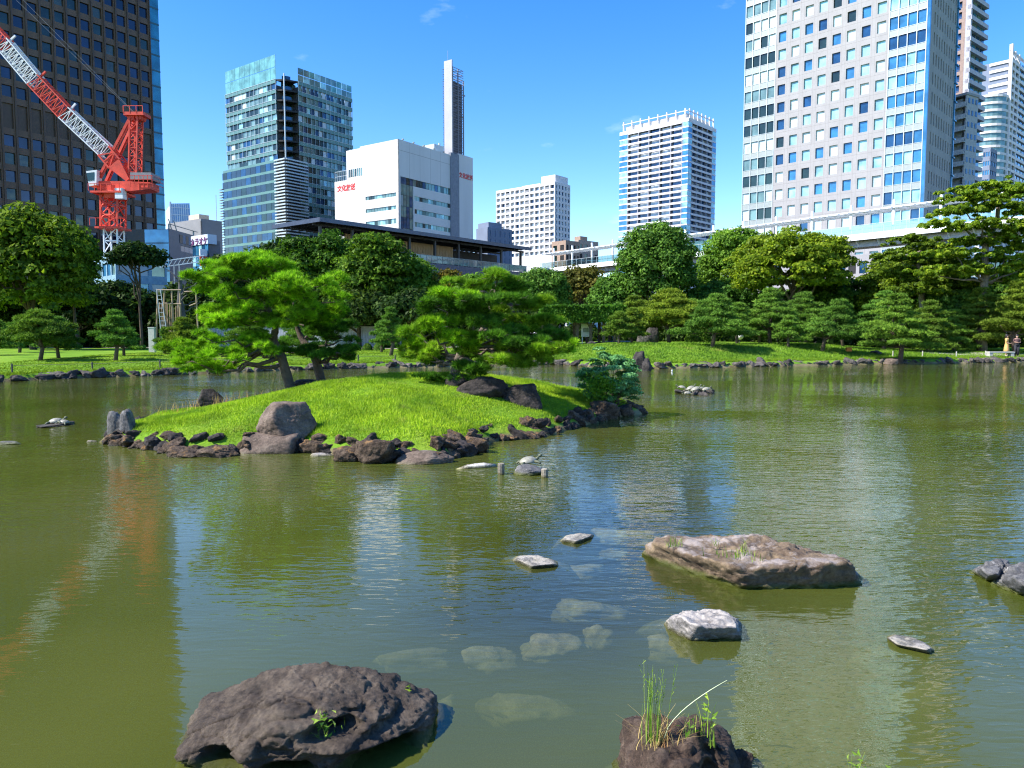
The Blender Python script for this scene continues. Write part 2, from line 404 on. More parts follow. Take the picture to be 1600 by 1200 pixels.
# the channel in the middle is clearer than the silty water round it
cx_ = mth('SUBTRACT', spw.outputs[0], mth('MULTIPLY_ADD', spw.outputs[1], .30, -1.25))
cm = mth('MULTIPLY', mth('EXPONENT', mth('MULTIPLY', mth('MULTIPLY', cx_, cx_), -.42)), mth('SUBTRACT', 1.0, mth('SMOOTH_MAX', mth('MULTIPLY_ADD', spw.outputs[1], .16, -1.5), 0.0, .3)))
cm = mth('MULTIPLY', cm, mth('MULTIPLY_ADD', nn_w, .9, .5)); nr_ = nd(t, 'ShaderNodeMapRange', interpolation_type='SMOOTHSTEP'); L(t, spw.outputs[1], nr_.inputs[0]); nr_.inputs[1].default_value = 4.2; nr_.inputs[2].default_value = 6.0; nr_.inputs[3].default_value = .30
cm = mth('MULTIPLY', cm, nr_.outputs[0]); cmn = nd(t, 'ShaderNodeClamp'); L(t, cm, cmn.inputs[0])
mx = nd(t, 'ShaderNodeMixShader'); L(t, mth('MULTIPLY_ADD', cmn.outputs[0], -.40, .60), mx.inputs[0]); L(t, tp.outputs[0], mx.inputs[1]); L(t, df.outputs[0], mx.inputs[2])
m2 = nd(t, 'ShaderNodeMixShader'); bfm = mth('SUBTRACT', 1.0, g.outputs['Backfacing']); L(t, mth('MULTIPLY', fr.outputs[0], bfm), m2.inputs[0]); L(t, mx.outputs[0], m2.inputs[1]); L(t, gl.outputs[0], m2.inputs[2])
L(t, m2.outputs[0], o.inputs['Surface'])
va = nd(t, 'ShaderNodeVolumeAbsorption', Density=2.6); va.inputs['Color'].default_value = (.50, .56, .12, 1)
L(t, va.outputs[0], o.inputs['Volume'])
WATER = m
wb = MB().box(-75, 95, -3, 95, -2.5, 0.0).build('pond_water', WATER)
tag(wb, 'murky green pond water with ripples', kind='structure')
# ------------------------------------------------------------------ buildings
class Bld:
    """A building whose near vertical edge stands at pixel (cx, cy) Y metres ahead.
    Side R runs right and away, side L runs left and away; local x along R, local y along L."""
    def __init__(s, name, cx, cy, Y, azR, label, cat, group=None, zg=0.5):
        p = P(cx, cy, Y); s.z1 = p.z - zg; s.zg = zg
        s.th = math.pi/2 - math.radians(azR); s.C = Vector((p.x, p.y))
        s.root = empty(name, (p.x, p.y, zg), s.th, label, cat, group)
        s.dR = Vector((math.cos(s.th), math.sin(s.th))); s.dL = Vector((-math.sin(s.th), math.cos(s.th)))
        s.count = {}; s.rest = {}
    def reach(s, px, py, side):
        """length along a side whose end shows at the pixel column"""
        d = ray(px, py); d = Vector((d[0], d[1])); e = s.dR if side == 'R' else s.dL
        # C + e*k = d*t
        det = e.x * (-d.y) + d.x * e.y
        return (-s.C.x * (-d.y) + d.x * (-s.C.y)) / det
    def zat(s, px, py, side, k=0.0):
        """local height of the point of the side, k metres from the corner, that shows at row py"""
        e = s.dR if side == 'R' else s.dL; q = s.C + e * k
        d = ray(px, py); t = q.y / d[1]
        return H + d[2] * t - s.zg
    def face(s, mb, side, u0, u1, z0, z1, o0, o1):
        """box on a side: u along it, o outwards from the face"""
        if side == 'R': mb.box(u0, u1, -o1, -o0, z0, z1)
        else: mb.box(-o1, -o0, u0, u1, z0, z1)
    def shown(s, side, u, z):
        e = s.dR if side == 'R' else s.dL; q = s.C + e * u
        px, py = pix((q.x, q.y, z + s.zg)); return -8 < px < 1608 and -8 < py < 470
    def pane(s, side, u0, u1, z0, z1, o, mat, name='window', th=.08, cap=290):
        key = name
        if s.shown(side, (u0+u1)/2, (z0+z1)/2) and s.count.get(key, 0) < cap:
            s.count[key] = s.count.get(key, 0) + 1
            w_, h_ = round(u1-u0, 2), round(z1-z0, 2)
            ck = (side, w_, h_, th, mat.name)
            me = PANES.get(ck)
            if me is None:
                mb = MB()
                if side == 'R': mb.box(-w_/2, w_/2, -th, 0, -h_/2, h_/2)
                else: mb.box(-th, 0, -w_/2, w_/2, -h_/2, h_/2)
                me = mb.mesh(name, mat); PANES[ck] = me
            loc = ((u0+u1)/2, -o, (z0+z1)/2) if side == 'R' else (-o, (u0+u1)/2, (z0+z1)/2)
            link(name, me, s.root, loc)
        else:
            mb, ms, ix = s.rest.setdefault(key, (MB(), [], []))
            n = len(mb.f); s.face(mb, side, u0, u1, z0, z1, o, o + th)
            if mat not in ms: ms.append(mat)
            ix += [ms.index(mat)] * (len(mb.f) - n)
    def done(s):
        for key, (mb, ms, ix) in s.rest.items():
            o = mb.build(key, ms, s.root); o['kind'] = 'stuff'
            o.data.polygons.foreach_set('material_index', ix); o.data.update()
    def grid(s, wall, side, u0, u1, z0, z1, nc, nr, pw, sh, rec, mats, wts, name='window', sill=None, pane_pick=None, off=0.0, mull=0):
        """piers and spandrels standing proud of recessed panes"""
        cw = (u1-u0)/nc; fh = (z1-z0)/nr
        for j in range(nr + 1):
            zc = z0 + j*fh
            a = max(zc - fh*sh/2, z0); bb = min(zc + fh*sh/2, z1)
            if bb > a: s.face(wall, side, u0, u1, a, bb, off - rec, off)
        for i in range(nc + 1):
            uc = u0 + i*cw
            a = max(uc - cw*pw/2, u0); bb = min(uc + cw*pw/2, u1)
            if bb > a: s.face(wall, side, a, bb, z0, z1, off - rec, off + .012)
        for j in range(nr):
            for i in range(nc):
                a = u0 + i*cw + cw*pw/2; bb = u0 + (i+1)*cw - cw*pw/2
                c_ = z0 + j*fh + fh*sh/2; d_ = z0 + (j+1)*fh - fh*sh/2
                if i == 0: a = u0 + cw*pw/2
                mt = pane_pick(i, j) if pane_pick else R.choices(mats, wts)[0]
                s.pane(side, a, bb, c_, d_, off - rec - .001, mt, name)
PANES = {}

# materials of the town
brown = plain('brown_granite', (.115, .068, .046), .55, var=.2, scale=.6, streak=True)
brown_d = plain('brown_metal', (.072, .043, .031), .5)
navy = [glassy('navy_glass', (.012, .02, .06), .25), glassy('navy_glass_deep', (.006, .01, .03), .25), glassy('green_black_reflection_glass', (.02, .035, .03), .3, wav=.03), glassy('olive_reflection_glass', (.06, .065, .05), .3, wav=.05)]  # green black and olive tints stand in for reflected buildings
teal = glassy('teal_glass', (.03, .20, .30), .3)
conc = plain('pale_granite', (.34, .33, .335), .8, var=.07, scale=.5)
joint = plain('joint_grey', (.26, .245, .24), .8)
gl_pale = glassy('pale_blind_glass', (.58, .72, .70), .02, var=.3); gl_cyan = glassy('cyan_blind_glass', (.28, .55, .60), .08, var=.4)
gl_blue = glassy('blue_glass', (.05, .22, .40), .3); gl_navy = glassy('deep_blue_glass', (.015, .075, .17), .3); gl_dark = glassy('dark_green_glass', (.015, .04, .035), .25)
gl_pod = glassy('shaded_glass', (.012, .035, .06), .12, rough=.12)  # shade over the lower block is put into this darker glass colour
gl_green = glassy('green_grey_glass', (.16, .27, .25), .25)
alu = plain('pale_aluminium', (.50, .56, .58), .4, .3, .06); alu_d = plain('grey_panel', (.30, .34, .34), .5, .1, .08)
white = plain('white_wall', (.68, .665, .66), .7, var=.06, scale=.25, streak=True); white2 = plain('white_metal', (.78, .80, .82), .5, var=.05)
greypan = plain('grey_wall', (.24, .25, .27), .7, var=.1, scale=.3); darkgrey = plain('dark_grey_metal', (.035, .037, .045), .5, var=.15)
blackm = plain('black_recess', (.012, .012, .014), .6)
teal_spandrel = plain('green_spandrel', (.12, .24, .21), .3, .2, .12, .3); green_top = glassy('green_screen_glass', (.16, .38, .33), .25)
tan = plain('tan_wall', (.35, .25, .19), .7)
bluegrey = plain('blue_grey_wall', (.17, .21, .29), .7, var=.1, scale=.2)
redsign = plain('red_sign', (.65, .02, .02), .5); redtext = redsign
signwhite = plain('sign_white', (.55, .62, .72), .6, var=.02)

def text_part(txt, size, mat, parent, loc, rot, name='lettering', ext=.05, bold=0.0, align='CENTER'):
    cu = bpy.data.curves.new(name, 'FONT'); cu.body = txt; cu.size = size; cu.extrude = ext; cu.align_x = align; cu.offset = bold
    o = bpy.data.objects.new(name, cu); COL.objects.link(o)
    bpy.context.view_layer.update()
    me = bpy.data.meshes.new_from_object(o.evaluated_get(bpy.context.evaluated_depsgraph_get()))
    COL.objects.unlink(o); bpy.data.objects.remove(o); me.materials.clear(); me.materials.append(mat)
    return link(name, me, parent, loc, rot)
ROT_R = (math.pi/2, 0, 0)                   # text on side R
ROT_L = (math.pi/2, 0, -math.pi/2)          # text on side L

# --- dark brown tower at the left edge
b = Bld('office_tower', 257, 300, 165, 35.5, 'huge dark brown tower with rows of navy windows behind the red crane', 'skyscraper')
# its visible face runs from the far right edge back to the left: it is a side R seen with negative u
HT = 112
uL = b.reach(-70, 200, 'R')
mb = MB(); mb.box(uL, -2.2, .5, 36, 0, HT); core = mb.build('core', brown_d, b.root)
wall = MB()
# floors from bottom to top; one tall louvre floor in the middle
fl = 3.3; nc = int(round((-2.2-uL)/2.45)); cw = (-2.2-uL)/nc
zs = []; z = 3.0; k = 0
zm = b.zat(245, 232, 'R', -6)
while z < HT - 5:
    tall = abs(z - zm) < fl*.55 and not any(q[2] for q in zs)
    hgt_ = fl * (1.75 if tall else 1.0)
    zs.append((z, z + hgt_, tall)); z += hgt_
top = zs[-1][1]
for (za, zb_, tl) in zs:
    b.face(wall, 'R', uL, -2.2, za - .75, za + .45, -.5, 0)
b.face(wall, 'R', uL, -2.2, top - .74, HT, -.5, .0); b.face(wall, 'R', uL, -2.2, 0, zs[0][0] - .76, -.5, 0)
for i in range(nc + 1):
    u = uL + i*cw
    b.face(wall, 'R', max(u - .34, uL), min(u + .34, -2.2), 0, HT, -.5, .06)
fins = MB()
for i in range(nc + 1):
    u = uL + i*cw; b.face(fins, 'R', u - .09, u + .09, 0, HT, .062, .3)
wall.build('wall', brown, b.root); fins.build('pier_fins', brown_d, b.root)['kind'] = 'stuff'
for (za, zb_, tl) in zs[::-1]:
    for i in range(nc - 1, -1, -1):
        frac = za / HT
        mt = brown_d if tl else (R.choices(navy, [8, 2, .3, .1])[0] if za > zm + 28 else R.choices(navy, [5, 5, 2, .8])[0])
        b.pane('R', uL + i*cw + .34, uL + (i+1)*cw - .34, za + .45, zb_ - .75, -.42, mt)
mb = MB(); mb.box(-2.19, 0, .1, 35, 0, HT); mb.build('glass_corner', teal, b.root)
mb = MB()
for j in range(32): mb.box(-2.22, .03, .05, .12, j*fl + 2, j*fl + 2.35)
mb.build('corner_bands', plain('teal_band', (.02, .09, .14), .4), b.root)['kind'] = 'stuff'
mb = MB(); mb.box(uL - .5, .5, -.4, 36.5, HT, HT + 2); mb.build('roof', brown_d, b.root)
b.done()

# --- pale glass office tower with a dark curved notch
b = Bld('glass_tower', 443, 100, 236, 36.0, 'green glass office tower with a dark notched corner and slatted lower block', 'office tower')
zT = b.zat(430, 84, 'L', 4); zr = b.zat(467, 103, 'R', 4); z0 = b.zat(455, 246, 'R', 0)
wL = b.reach(353, 200, 'L'); wR = b.reach(551, 200, 'R'); nL = b.reach(430, 120, 'L'); nR = b.reach(466, 120, 'R')
zFloor = b.zat(440, 118, 'L', 0)
mb = MB(); mb.box(nR, wR, .6, wL, 0, zr - 6); mb.box(.6, nR, nL, wL, 0, zr - 6); mb.build('core', darkgrey, b.root)
wall = MB(); nf = 10; fh = (zFloor - z0) / 8.0
# upper sheets
zb = z0 - 0*fh
def glass_side(side, ua, ub, ztop, zbot, ncol, toprows):
    n = int(round((ztop - zbot) / fh))
    for j in range(n + 1):
        zc = ztop - j*fh
        b.face(wall, side, ua, ub, zc - fh*.36, zc, -.5, 0)
    for j in range(n):
        zc = ztop - j*fh
        for i in range(ncol):
            a = ua + (ub-ua)*i/ncol; c = ua + (ub-ua)*(i+1)/ncol
            mt = R.choices([gl_green, gl_dark, gl_cyan, gl_pale, gl_navy], [5, 4, 1.2, .8, 2])[0] if side == 'L' else R.choices([gl_green, gl_dark, gl_cyan, gl_navy, alu], [5, 3, 1.5, 3, 1])[0]
            b.pane(side, a + .08, c - .08, zc - fh + .05, zc - fh*.36 - .05, -.45, mt, cap=295)
    m2 = MB()
    for i in range(ncol*1 + 1):
        a = ua + (ub-ua)*i/ncol; b.face(m2, side, a - .04, a + .04, zbot, ztop, .0, .05)
    for j in range(n + 1):
        b.face(m2, side, ua, ub, ztop - j*fh - .05, ztop - j*fh + .05, .005, .10)
    m2.build('mullions', alu, b.root)['kind'] = 'stuff'
ztopL = zFloor - .2
glass_side('L', nL, wL, ztopL, z0 + 1, 12, 2)
glass_side('R', nR, wR, ztopL, 2, 14, 1)
# green glass screens above the roof
for side, ua, ub, zt, nn_ in (('L', nL, wL, zT, 10), ('R', nR, wR, zr, 10)):
    for i in range(nn_):
        for (p0, p1) in ((ztopL + .05, (ztopL + zt)/2 - .1), ((ztopL + zt)/2 + .1, zt)):
            a = ua + (ub-ua)*i/nn_; c = ua + (ub-ua)*(i+1)/nn_
            b.pane(side, a + .06, c - .06, p0, p1, -.3, green_top if side == 'L' else R.choice([green_top, gl_green, gl_cyan]), name='screen_panel')
# notch: dark curved balconies
for j in range(9):
    zc = ztopL - j*fh
    sl = MB(); sl.prism([(nR, .3), (nR + .01, 3.2), (nR*.55, nL*.5 + 2.5), (2.6, nL + .01), (.3, nL), (1.2, nL*.62), (nR*.38, nL*.38), (nR*.62, 1.2)], zc - .5, zc)
    sl.build('balcony', blackm, b.root)
    rl = MB()
    rl.bar((nR*.62, 1.25, zc + .5), (nR*.38, nL*.38, zc + .5), .05, 1.0); rl.bar((nR*.38, nL*.38, zc + .5), (1.25, nL*.62, zc + .5), .05, 1.0)
    rl.build('balcony_rail', gl_navy, b.root)
mb = MB(); mb.prism([(nR + .02, 3.3), (nR + .3, 8), (8, nL + .3), (3.3, nL + .02), (nR*.55, nL*.5 + 3.4)], z0, ztopL); mb.build('notch_wall', gl_dark, b.root)
mb = MB(); mb.tube([(.2, .2, z0), (.2, .2, ztopL + 1)], .22, 8); mb.build('corner_post', alu, b.root)
# lower block standing forward, with louvres at the near corner
wL2 = b.reach(344, 300, 'L') ; lo = MB(); lo.box(-.0, nR + 1, .02, nL, 0, z0); lo.box(.02, wL2 * .0 + 1, nL, wL, 0, z0)
lo.build('lower_core', darkgrey, b.root)
sl = MB()
for j in range(int(z0 / 1.0)):
    zc = z0 - .3 - j*1.0
    b.face(sl, 'L', -.6, nL + .5, zc - .42, zc, .3, .9)
    b.face(sl, 'R', -.3, nR + 2.5, zc - .42, zc, .3, .9)
sl.build('louvre', alu, b.root)['kind'] = 'stuff'
nfl = int(z0 / fh)
for j in range(nfl):
    zc = z0 - j*fh
    b.face(wall, 'L', nL + .6, wL2 - 2.2, zc - fh*.26, zc, .0, .12)
    for i in range(11):
        a = nL + .6 + (wL2 - 2.2 - nL)*i/11; c = nL + .6 + (wL2 - 2.2 - nL)*(i+1)/11 - .12
        if zc - fh > 0: b.pane('L', a, c, zc - fh + .02, zc - fh*.26 - .02, .02, R.choice([gl_pod, gl_dark, gl_pod, gl_navy, gl_pod]), cap=295)
wall.build('spandrels', teal_spandrel, b.root)
mb = MB()
for j in range(int(z0 / .9)):
    b.face(mb, 'L', wL2 - 2.0, wL2, z0 - 6 - j*.9 - .18, z0 - 6 - j*.9, -.4, .5)
mb.build('fire_stair', alu_d, b.root)['kind'] = 'stuff'
b.done()

# --- white broadcasting building with a pylon
b = Bld('broadcasting_building', 622, 217, 212, 35.0, 'white broadcasting company building with red lettering and a tall pylon', 'office building')
zt = b.z1; wL = b.reach(523, 300, 'L'); wLu = b.reach(541, 240, 'L'); wR = b.reach(739, 290, 'R'); zlow = b.zat(560, 283, 'L', (wL+wLu)/2)
zstep = b.zat(560, 232, 'L', wLu*.75); us = b.reach(563, 230, 'L')
mb = MB()
mb.box(.3, wR - .3, .3, us, 0, zt - .3); mb.box(.3, wR - .3, us, wLu, 0, zstep); mb.box(.3, wR - .3, wLu, wL, 0, zlow); mb.build('core', darkgrey, b.root)
wall = MB(); f_ = b.face
wl0 = b.reach(571, 310, 'L'); g1 = b.reach(619, 310, 'L')
rows = [(b.zat(600, 303, 'L', wl0*.4), b.zat(600, 309, 'L', wl0*.4)), (b.zat(600, 323, 'L', wl0*.4), b.zat(600, 329, 'L', wl0*.4)), (b.zat(600, 343, 'L', wl0*.4), b.zat(600, 351, 'L', wl0*.4))]
# left side: solid wall with three window bands
zc = zt
for (ra, rb) in rows:
    f_(wall, 'L', .0, wl0, ra, zc, -.3, 0); zc = rb
    for i in range(11):
        a = g1 + (wl0-g1)*i/11; c = g1 + (wl0-g1)*(i+1)/11 - .12
        b.pane('L', a, c, rb, ra, -.32, R.choice([gl_green, gl_cyan, gl_green, gl_dark]))
f_(wall, 'L', 0, wl0, 0, zc, -.3, 0)
for (ra, rb) in rows: f_(wall, 'L', 0, g1, rb, ra, -.3, 0)
f_(wall, 'L', wl0, us, 0, zt, -.3, 0); f_(wall, 'L', us, wLu, 0, zstep, -.3, 0); f_(wall, 'L', wLu, wL, 0, zlow, -.3, 0)
wall.box(0, wR, us - .01, us + .2, zstep, zt)
# right side
uA = b.reach(634, 330, 'R'); uB = b.reach(706, 330, 'R'); uP0 = b.reach(703, 250, 'R'); uP1 = b.reach(716, 250, 'R')
zg0 = b.zat(640, 276, 'R', 1.5); zg1 = b.zat(640, 287, 'R', 1.5)
f_(wall, 'R', 0, uP0, zg0, zt, -.3, 0)
uC = b.reach(646, 320, 'R')
f_(wall, 'R', 0, .8, 0, zg0, -.3, 0)
rr = [(b.zat(680, 309, 'R', 10), b.zat(680, 316, 'R', 10)), (b.zat(680, 329, 'R', 10), b.zat(680, 336, 'R', 10)), (b.zat(680, 349, 'R', 10), b.zat(680, 356, 'R', 10))]
zc = zg1
for (ra, rb) in rr:
    f_(wall, 'R', uC, uP0, ra, zc, -.3, 0); zc = rb
    for i in range(13):
        a = uC + .5 + (uP0-uC-.5)*i/13; c = uC + .5 + (uP0-uC-.5)*(i+1)/13 - .12
        b.pane('R', a, c, rb, ra, -.32, R.choice([gl_green, gl_cyan, gl_green, gl_dark]))
    f_(wall, 'R', uC, uC + .5, rb, ra, -.3, .0)
f_(wall, 'R', uC, uP0, 0, zc, -.3, 0)
for i in range(16):
    a = .8 + (uP0-.8)*i/16; c = .8 + (uP0-.8)*(i+1)/16 - .15
    b.pane('R', a, c, zg1, zg0, -.32, R.choice([gl_green, gl_navy, gl_dark]))
for j in range(14):
    for i in range(4):
        a = .8 + (uC-.8)*i/4; c = .8 + (uC-.8)*(i+1)/4 - .15; hh = zg1 / 14
        b.pane('R', a, c, zg1 - (j+1)*hh + .15, zg1 - j*hh, -.32, R.choice([gl_green, gl_navy, gl_green, alu_d]))
f_(wall, 'R', uP1, wR, 0, b.zat(737, 247, 'R', wR), -.3, 0)
wall.box(0.01, wR, .0, 1, zt - .29, zt - .28)
wall.build('wall', white, b.root)
# panel joints as thin recessed-looking strips standing 3 mm proud
jm = MB()
for k in range(1, 5): f_(jm, 'R', uP0*k/5 - .03, uP0*k/5 + .03, zg0, zt, 0, .004)
f_(jm, 'R', 0, uP0, zt - 3.0, zt - 2.92, 0, .006)
for k in range(1, 6): f_(jm, 'L', wL*k/6 - .03, wL*k/6 + .03, rows[0][0], zlow, 0, .004)
jm.build('panel_joints', joint, b.root)['kind'] = 'stuff'
# roof terrace niche on the left
ua = b.reach(566, 270, 'L'); zz0 = b.zat(550, 276, 'L', wLu*.85); zz1 = b.zat(550, 264, 'L', wLu*.85)
for i in range(8):
    a = ua + (wLu-ua)*i/8; b.pane('L', a, a + (wLu-ua)/8 - .3, zz0, zz1, .001, R.choice([gl_green, alu, gl_dark]), name='terrace_window')
mb = MB()
for i in range(7): mb.box(.2 + 0*i, .35, wLu + (wL-wLu)*i/6 - .1, wLu + (wL-wLu)*i/6, zlow, zlow + 3)
mb.box(.2, .35, wLu, wL, zlow + 1.4, zlow + 1.5); mb.box(.2, .35, wLu, wL, zlow + 2.9, zlow + 3); mb.build('terrace_rail', alu, b.root)
text_part('文化放送', 1.95, redtext, b.root, (-.02, b.reach(541, 297, 'L'), b.zat(541, 297, 'L', wL*.8)), ROT_L, bold=.06)
text_part('文化放送', 1.75, redtext, b.root, (b.reach(728, 280, 'R'), -.02, b.zat(728, 280, 'R', wR*.93)), ROT_R, bold=.05)
# pylon: a light blade and a lattice side, running down the front as a grey column
zp = b.zat(703, 90, 'R', uP0)
mb = MB(); mb.box(uP0, uP1, -.35, .5, 0, b.zat(709, 238, 'R', uP0)); mb.build('pylon_column', plain('grey_column', (.20, .22, .27), .6), b.root)
zc = b.zat(709, 238, 'R', uP0)
uP0 += 1.3; uP1 += .6
mb = MB(); mb.box(uP0 + .2, uP0 + .6, .3, 3.4, zc*.6, zp); bl_ = mb.build('pylon_blade', plain('pylon_panel', (.40, .40, .43), .6, var=.05, scale=.4), b.root)
mb = MB(); n = 44
for i in range(n + 1):
    z_ = zc - 6 + (zp - 2 - zc + 6)*i/n
    mb.bar((uP0 + .6, .4, z_), (uP1 + 2.6, .4, z_ - 0), .1, .14); mb.bar((uP0 + .6, 4.4, z_), (uP1 + 2.6, 4.4, z_), .1, .14)
    if i % 2 == 0 and i < n:
        zn = zc - 6 + (zp - 2 - zc + 6)*(i+2)/n
        mb.bar((uP0 + .6, .4, z_), (uP1 + 2.6, .4, zn), .13); mb.bar((uP1 + 2.6, .4, z_), (uP1 + 2.6, 4.4, zn), .1)
for (x_, y_) in ((uP1 + 2.6, .4), (uP1 + 2.6, 4.4), (uP0 + .7, .4), ((uP0+uP1)/2 + 1.6, .4)): mb.bar((x_, y_, zc - 6), (x_, y_, zp - 2 - (0 if x_ < uP1 else 3)), .28)
mb.build('pylon_lattice', plain('lattice_grey', (.22, .20, .24), .6), b.root)
mb = MB(); mb.box(uP0 + .75, uP1 + 2.4, .8, 4.0, zc - 6, zp - 6); mb.build('pylon_core', plain('pylon_core', (.13, .12, .15), .7), b.root)
mb = MB()
for k in range(5): mb.tube([(uP1 + 3, 1 + k*.8, zp - 9 - k*6.5), (uP1 + 4.1, 1 + k*.8, zp - 9 - k*6.5)], .22, 8)
mb.tube([(uP0 + .4, 2, zp), (uP0 + .4, 2, zp + 3)], .06, 6)
mb.build('pylon_antennas', alu_d, bl_)['kind'] = 'stuff'
uP0 -= 1.3; uP1 -= .6
mb = MB(); mb.box(uP0 - 5, uP0 - .5, 2, 7, zt - .3, zt + 2.6); mb.box(uP0 - 2.4, uP0 - 1.9, 2.2, 2.6, zt + 2.6, zt + 3.4); mb.build('roof_hut', alu, b.root)
for k in range(6):
    mb = MB(); mb.lathe([(.12, 0), (.12, .7), (.3, .75), (.3, 1.1), (.05, 1.2)], 8, (3 + k*4.5, 1, zt - .3)); mb.build('roof_light', alu_d, b.root)
b.done()

# --- white apartment block in the middle
b = Bld('apartment_block', 867, 286, 380, 40, 'low white apartment block with flat roof beside the dark platform roof', 'apartment block')
zt = b.z1; wL = b.reach(775, 300, 'L'); wR = b.reach(891, 300, 'R')
mb = MB(); mb.box(1.2, wR - .2, 1.2, wL - .2, 0, zt - .2); mb.build('core', greypan, b.root)
wall = MB(); winm = [glassy('apt_glass', (.25, .32, .38), .2), glassy('apt_curtain', (.55, .6, .62), .05), gl_navy]
b.grid(wall, 'L', 0, wL, zt - 36, zt, 12, 12, .22, .40, 1.2, winm, [4, 4, 2])
b.grid(wall, 'R', 0, wR, zt - 36, zt, 5, 12, .45, .40, .5, winm, [5, 2, 2])
b.face(wall, 'L', 0, wL, 0, zt - 36.01, -1, 0); b.face(wall, 'R', 0, wR, 0, zt - 36.01, -1, 0)
wall.box(0, wR, 0.02, wL, zt, zt + .8); wall.build('wall', white, b.root)
for i in (1, 5, 9):
    mb = MB()
    for j in range(12): b.face(mb, 'L', wL*i/12 + .3, wL*(i+1)/12 - .2, zt - 36 + j*3 + .6, zt - 36 + j*3 + 1.5, .0, .12)
    mb.build('balcony_rails', greypan, b.root)['kind'] = 'stuff'
mb = MB(); mb.box(3, 14, 2, 11, zt + .8, zt + 5); mb.build('roof_house', white, b.root)
mb = MB(); mb.box(3, 10, 12, 24, zt + .8, zt + 1.8); mb.build('roof_parapet', white, b.root)
b.done()

# --- high residential tower with white pin crown
b = Bld('residential_tower', 1076, 184, 430, 43, 'striped high rise apartment tower crowned with white roof pins', 'skyscraper')
zt = b.z1; wL = b.reach(968, 230, 'L'); wR = b.reach(1119, 230, 'R')
mb = MB(); mb.box(1.6, wR - .3, 1.6, wL - .3, 0, zt - .3); mb.build('core', plain('tower_shade', (.12, .13, .17), .7), b.root)  # shade of the balcony recesses put into the core colour
slab = MB(); nf = 40; fh = 3.25
cg = b.reach(1066, 200, 'L'); cL = b.reach(981, 230, 'L'); cR = b.reach(1082, 200, 'R'); cR2 = b.reach(1113, 220, 'R')
for j in range(nf):
    zc = zt - 1 - j*fh
    if zc < 3: break
    for side, ua, ub in (('L', cg, cL), ('R', cR, cR2)):
        b.face(slab, side, ua, ub, zc - 1.25, zc - .05, -.12, .12)
    b.face(slab, 'L', 0.01, cg, zc - .85, zc - .1, -.3, .02); b.face(slab, 'R', 0.01, cR, zc - .85, zc - .1, -.3, .02)
    b.face(slab, 'L', cL, wL, zc - .85, zc - .1, -.3, .02); b.face(slab, 'R', cR2, wR, zc - .85, zc - .1, -.3, .02)
    for side, ua, ub in (('L', cg, cL), ('R', cR, cR2)):
        nb = 5 if side == 'L' else 4
        for i in range(nb):
            a = ua + (ub-ua)*i/nb + .5; c = ua + (ub-ua)*(i+1)/nb - .5
            b.pane(side, a, c, zc - fh + .1, zc - 1.3, -1.62, R.choices([gl_navy, winm[0], winm[1]], [4, 3, 2])[0], cap=295)
    for side, ua, ub in (('L', 0, cg), ('R', 0, cR), ('L', cL, wL), ('R', cR2, wR)):
        b.pane(side, ua + .05, ub - .05, zc - fh - .05, zc - .85, -.2, R.choice([gl_blue, gl_cyan, gl_blue, gl_cyan]), name='corner_window', cap=295)
slab.build('balcony_slab', plain('balcony_white', (.66, .64, .66), .7, var=.05), b.root)['kind'] = 'stuff'
fin = MB()
for side, ua, ub, nb in (('L', cg, cL, 5), ('R', cR, cR2, 4)):
    for i in range(nb + 1):
        u = ua + (ub-ua)*i/nb; b.face(fin, side, u - .25, u + .25, 3, zt - 1, -1.6, .0)
fin.build('partition_fin', plain('fin_grey', (.30, .31, .36), .7), b.root)['kind'] = 'stuff'
mb = MB(); mb.box(0, wR, 0, wL, zt - 1, zt + .2); mb.box(2.5, wR - 3, 2.5, wL - 3, zt + .2, zt + 3.6); mb.build('roof', white, b.root)
for k in range(8):
    mb = MB(); y_ = 3 + (wL - 5)*k/7; mb.box(1.0, 1.9, y_ - .32, y_ + .32, zt + .2, zt + 6.2); mb.build('roof_pin', white, b.root)
for k in range(7):
    mb = MB(); x_ = 3.4 + (wR - 5)*k/6; mb.box(x_ - .32, x_ + .32, 1.0, 1.7, zt + .2, zt + 6.2); mb.build('roof_pin', white, b.root)
mb = MB(); mb.box(1.2, 1.7, 1.5, wL - 1, zt + 4.6, zt + 5.0); mb.box(1.5, wR - 1, 1.2, 1.7, zt + 4.61, zt + 5.01); mb.build('roof_ring', white, b.root)
b.done()

# --- large pale office tower on the right
b = Bld('office_tower', 1447, 200, 150, 45, 'large pale stone office tower with square windows and blue glass corner strips', 'skyscraper')
HT = 108; wL = b.reach(1161, 250, 'L'); wR = b.reach(1488, 200, 'R')
g0 = b.reach(1384, 200, 'L'); g1 = b.reach(1208, 250, 'L')
fh = 3.9; zref = b.zat(1380, 326, 'L', g0)   # sill line of the lowest full row seen
zb0 = zref % fh
nr = int((HT - zb0) / fh)
mb = MB(); mb.box(.7, wR - .6, .7, wL - .7, 0, HT - 1); mb.build('core', darkgrey, b.root)
wall = MB(); ncol = 8; cw = (g1-g0)/ncol
cols8 = [gl_pale, gl_cyan, gl_blue, gl_navy, gl_dark]
def pick(i, j):
    r = R.random(); low = 1 if j > nr*.62 else 0
    return R.choices(cols8, [(3.2, 2.6, 1.8, 1.6, .4), (1.6, 3, 3, 2, .2)][low])[0]
for j in range(nr):
    z_ = zb0 + j*fh
    b.face(wall, 'L', g0, g1, z_ - .82, z_ + .82, -.55, 0)
b.face(wall, 'L', g0, g1, zb0 + nr*fh - .82, HT, -.55, 0); b.face(wall, 'L', g0, g1, 0, zb0 - .83, -.55, 0)
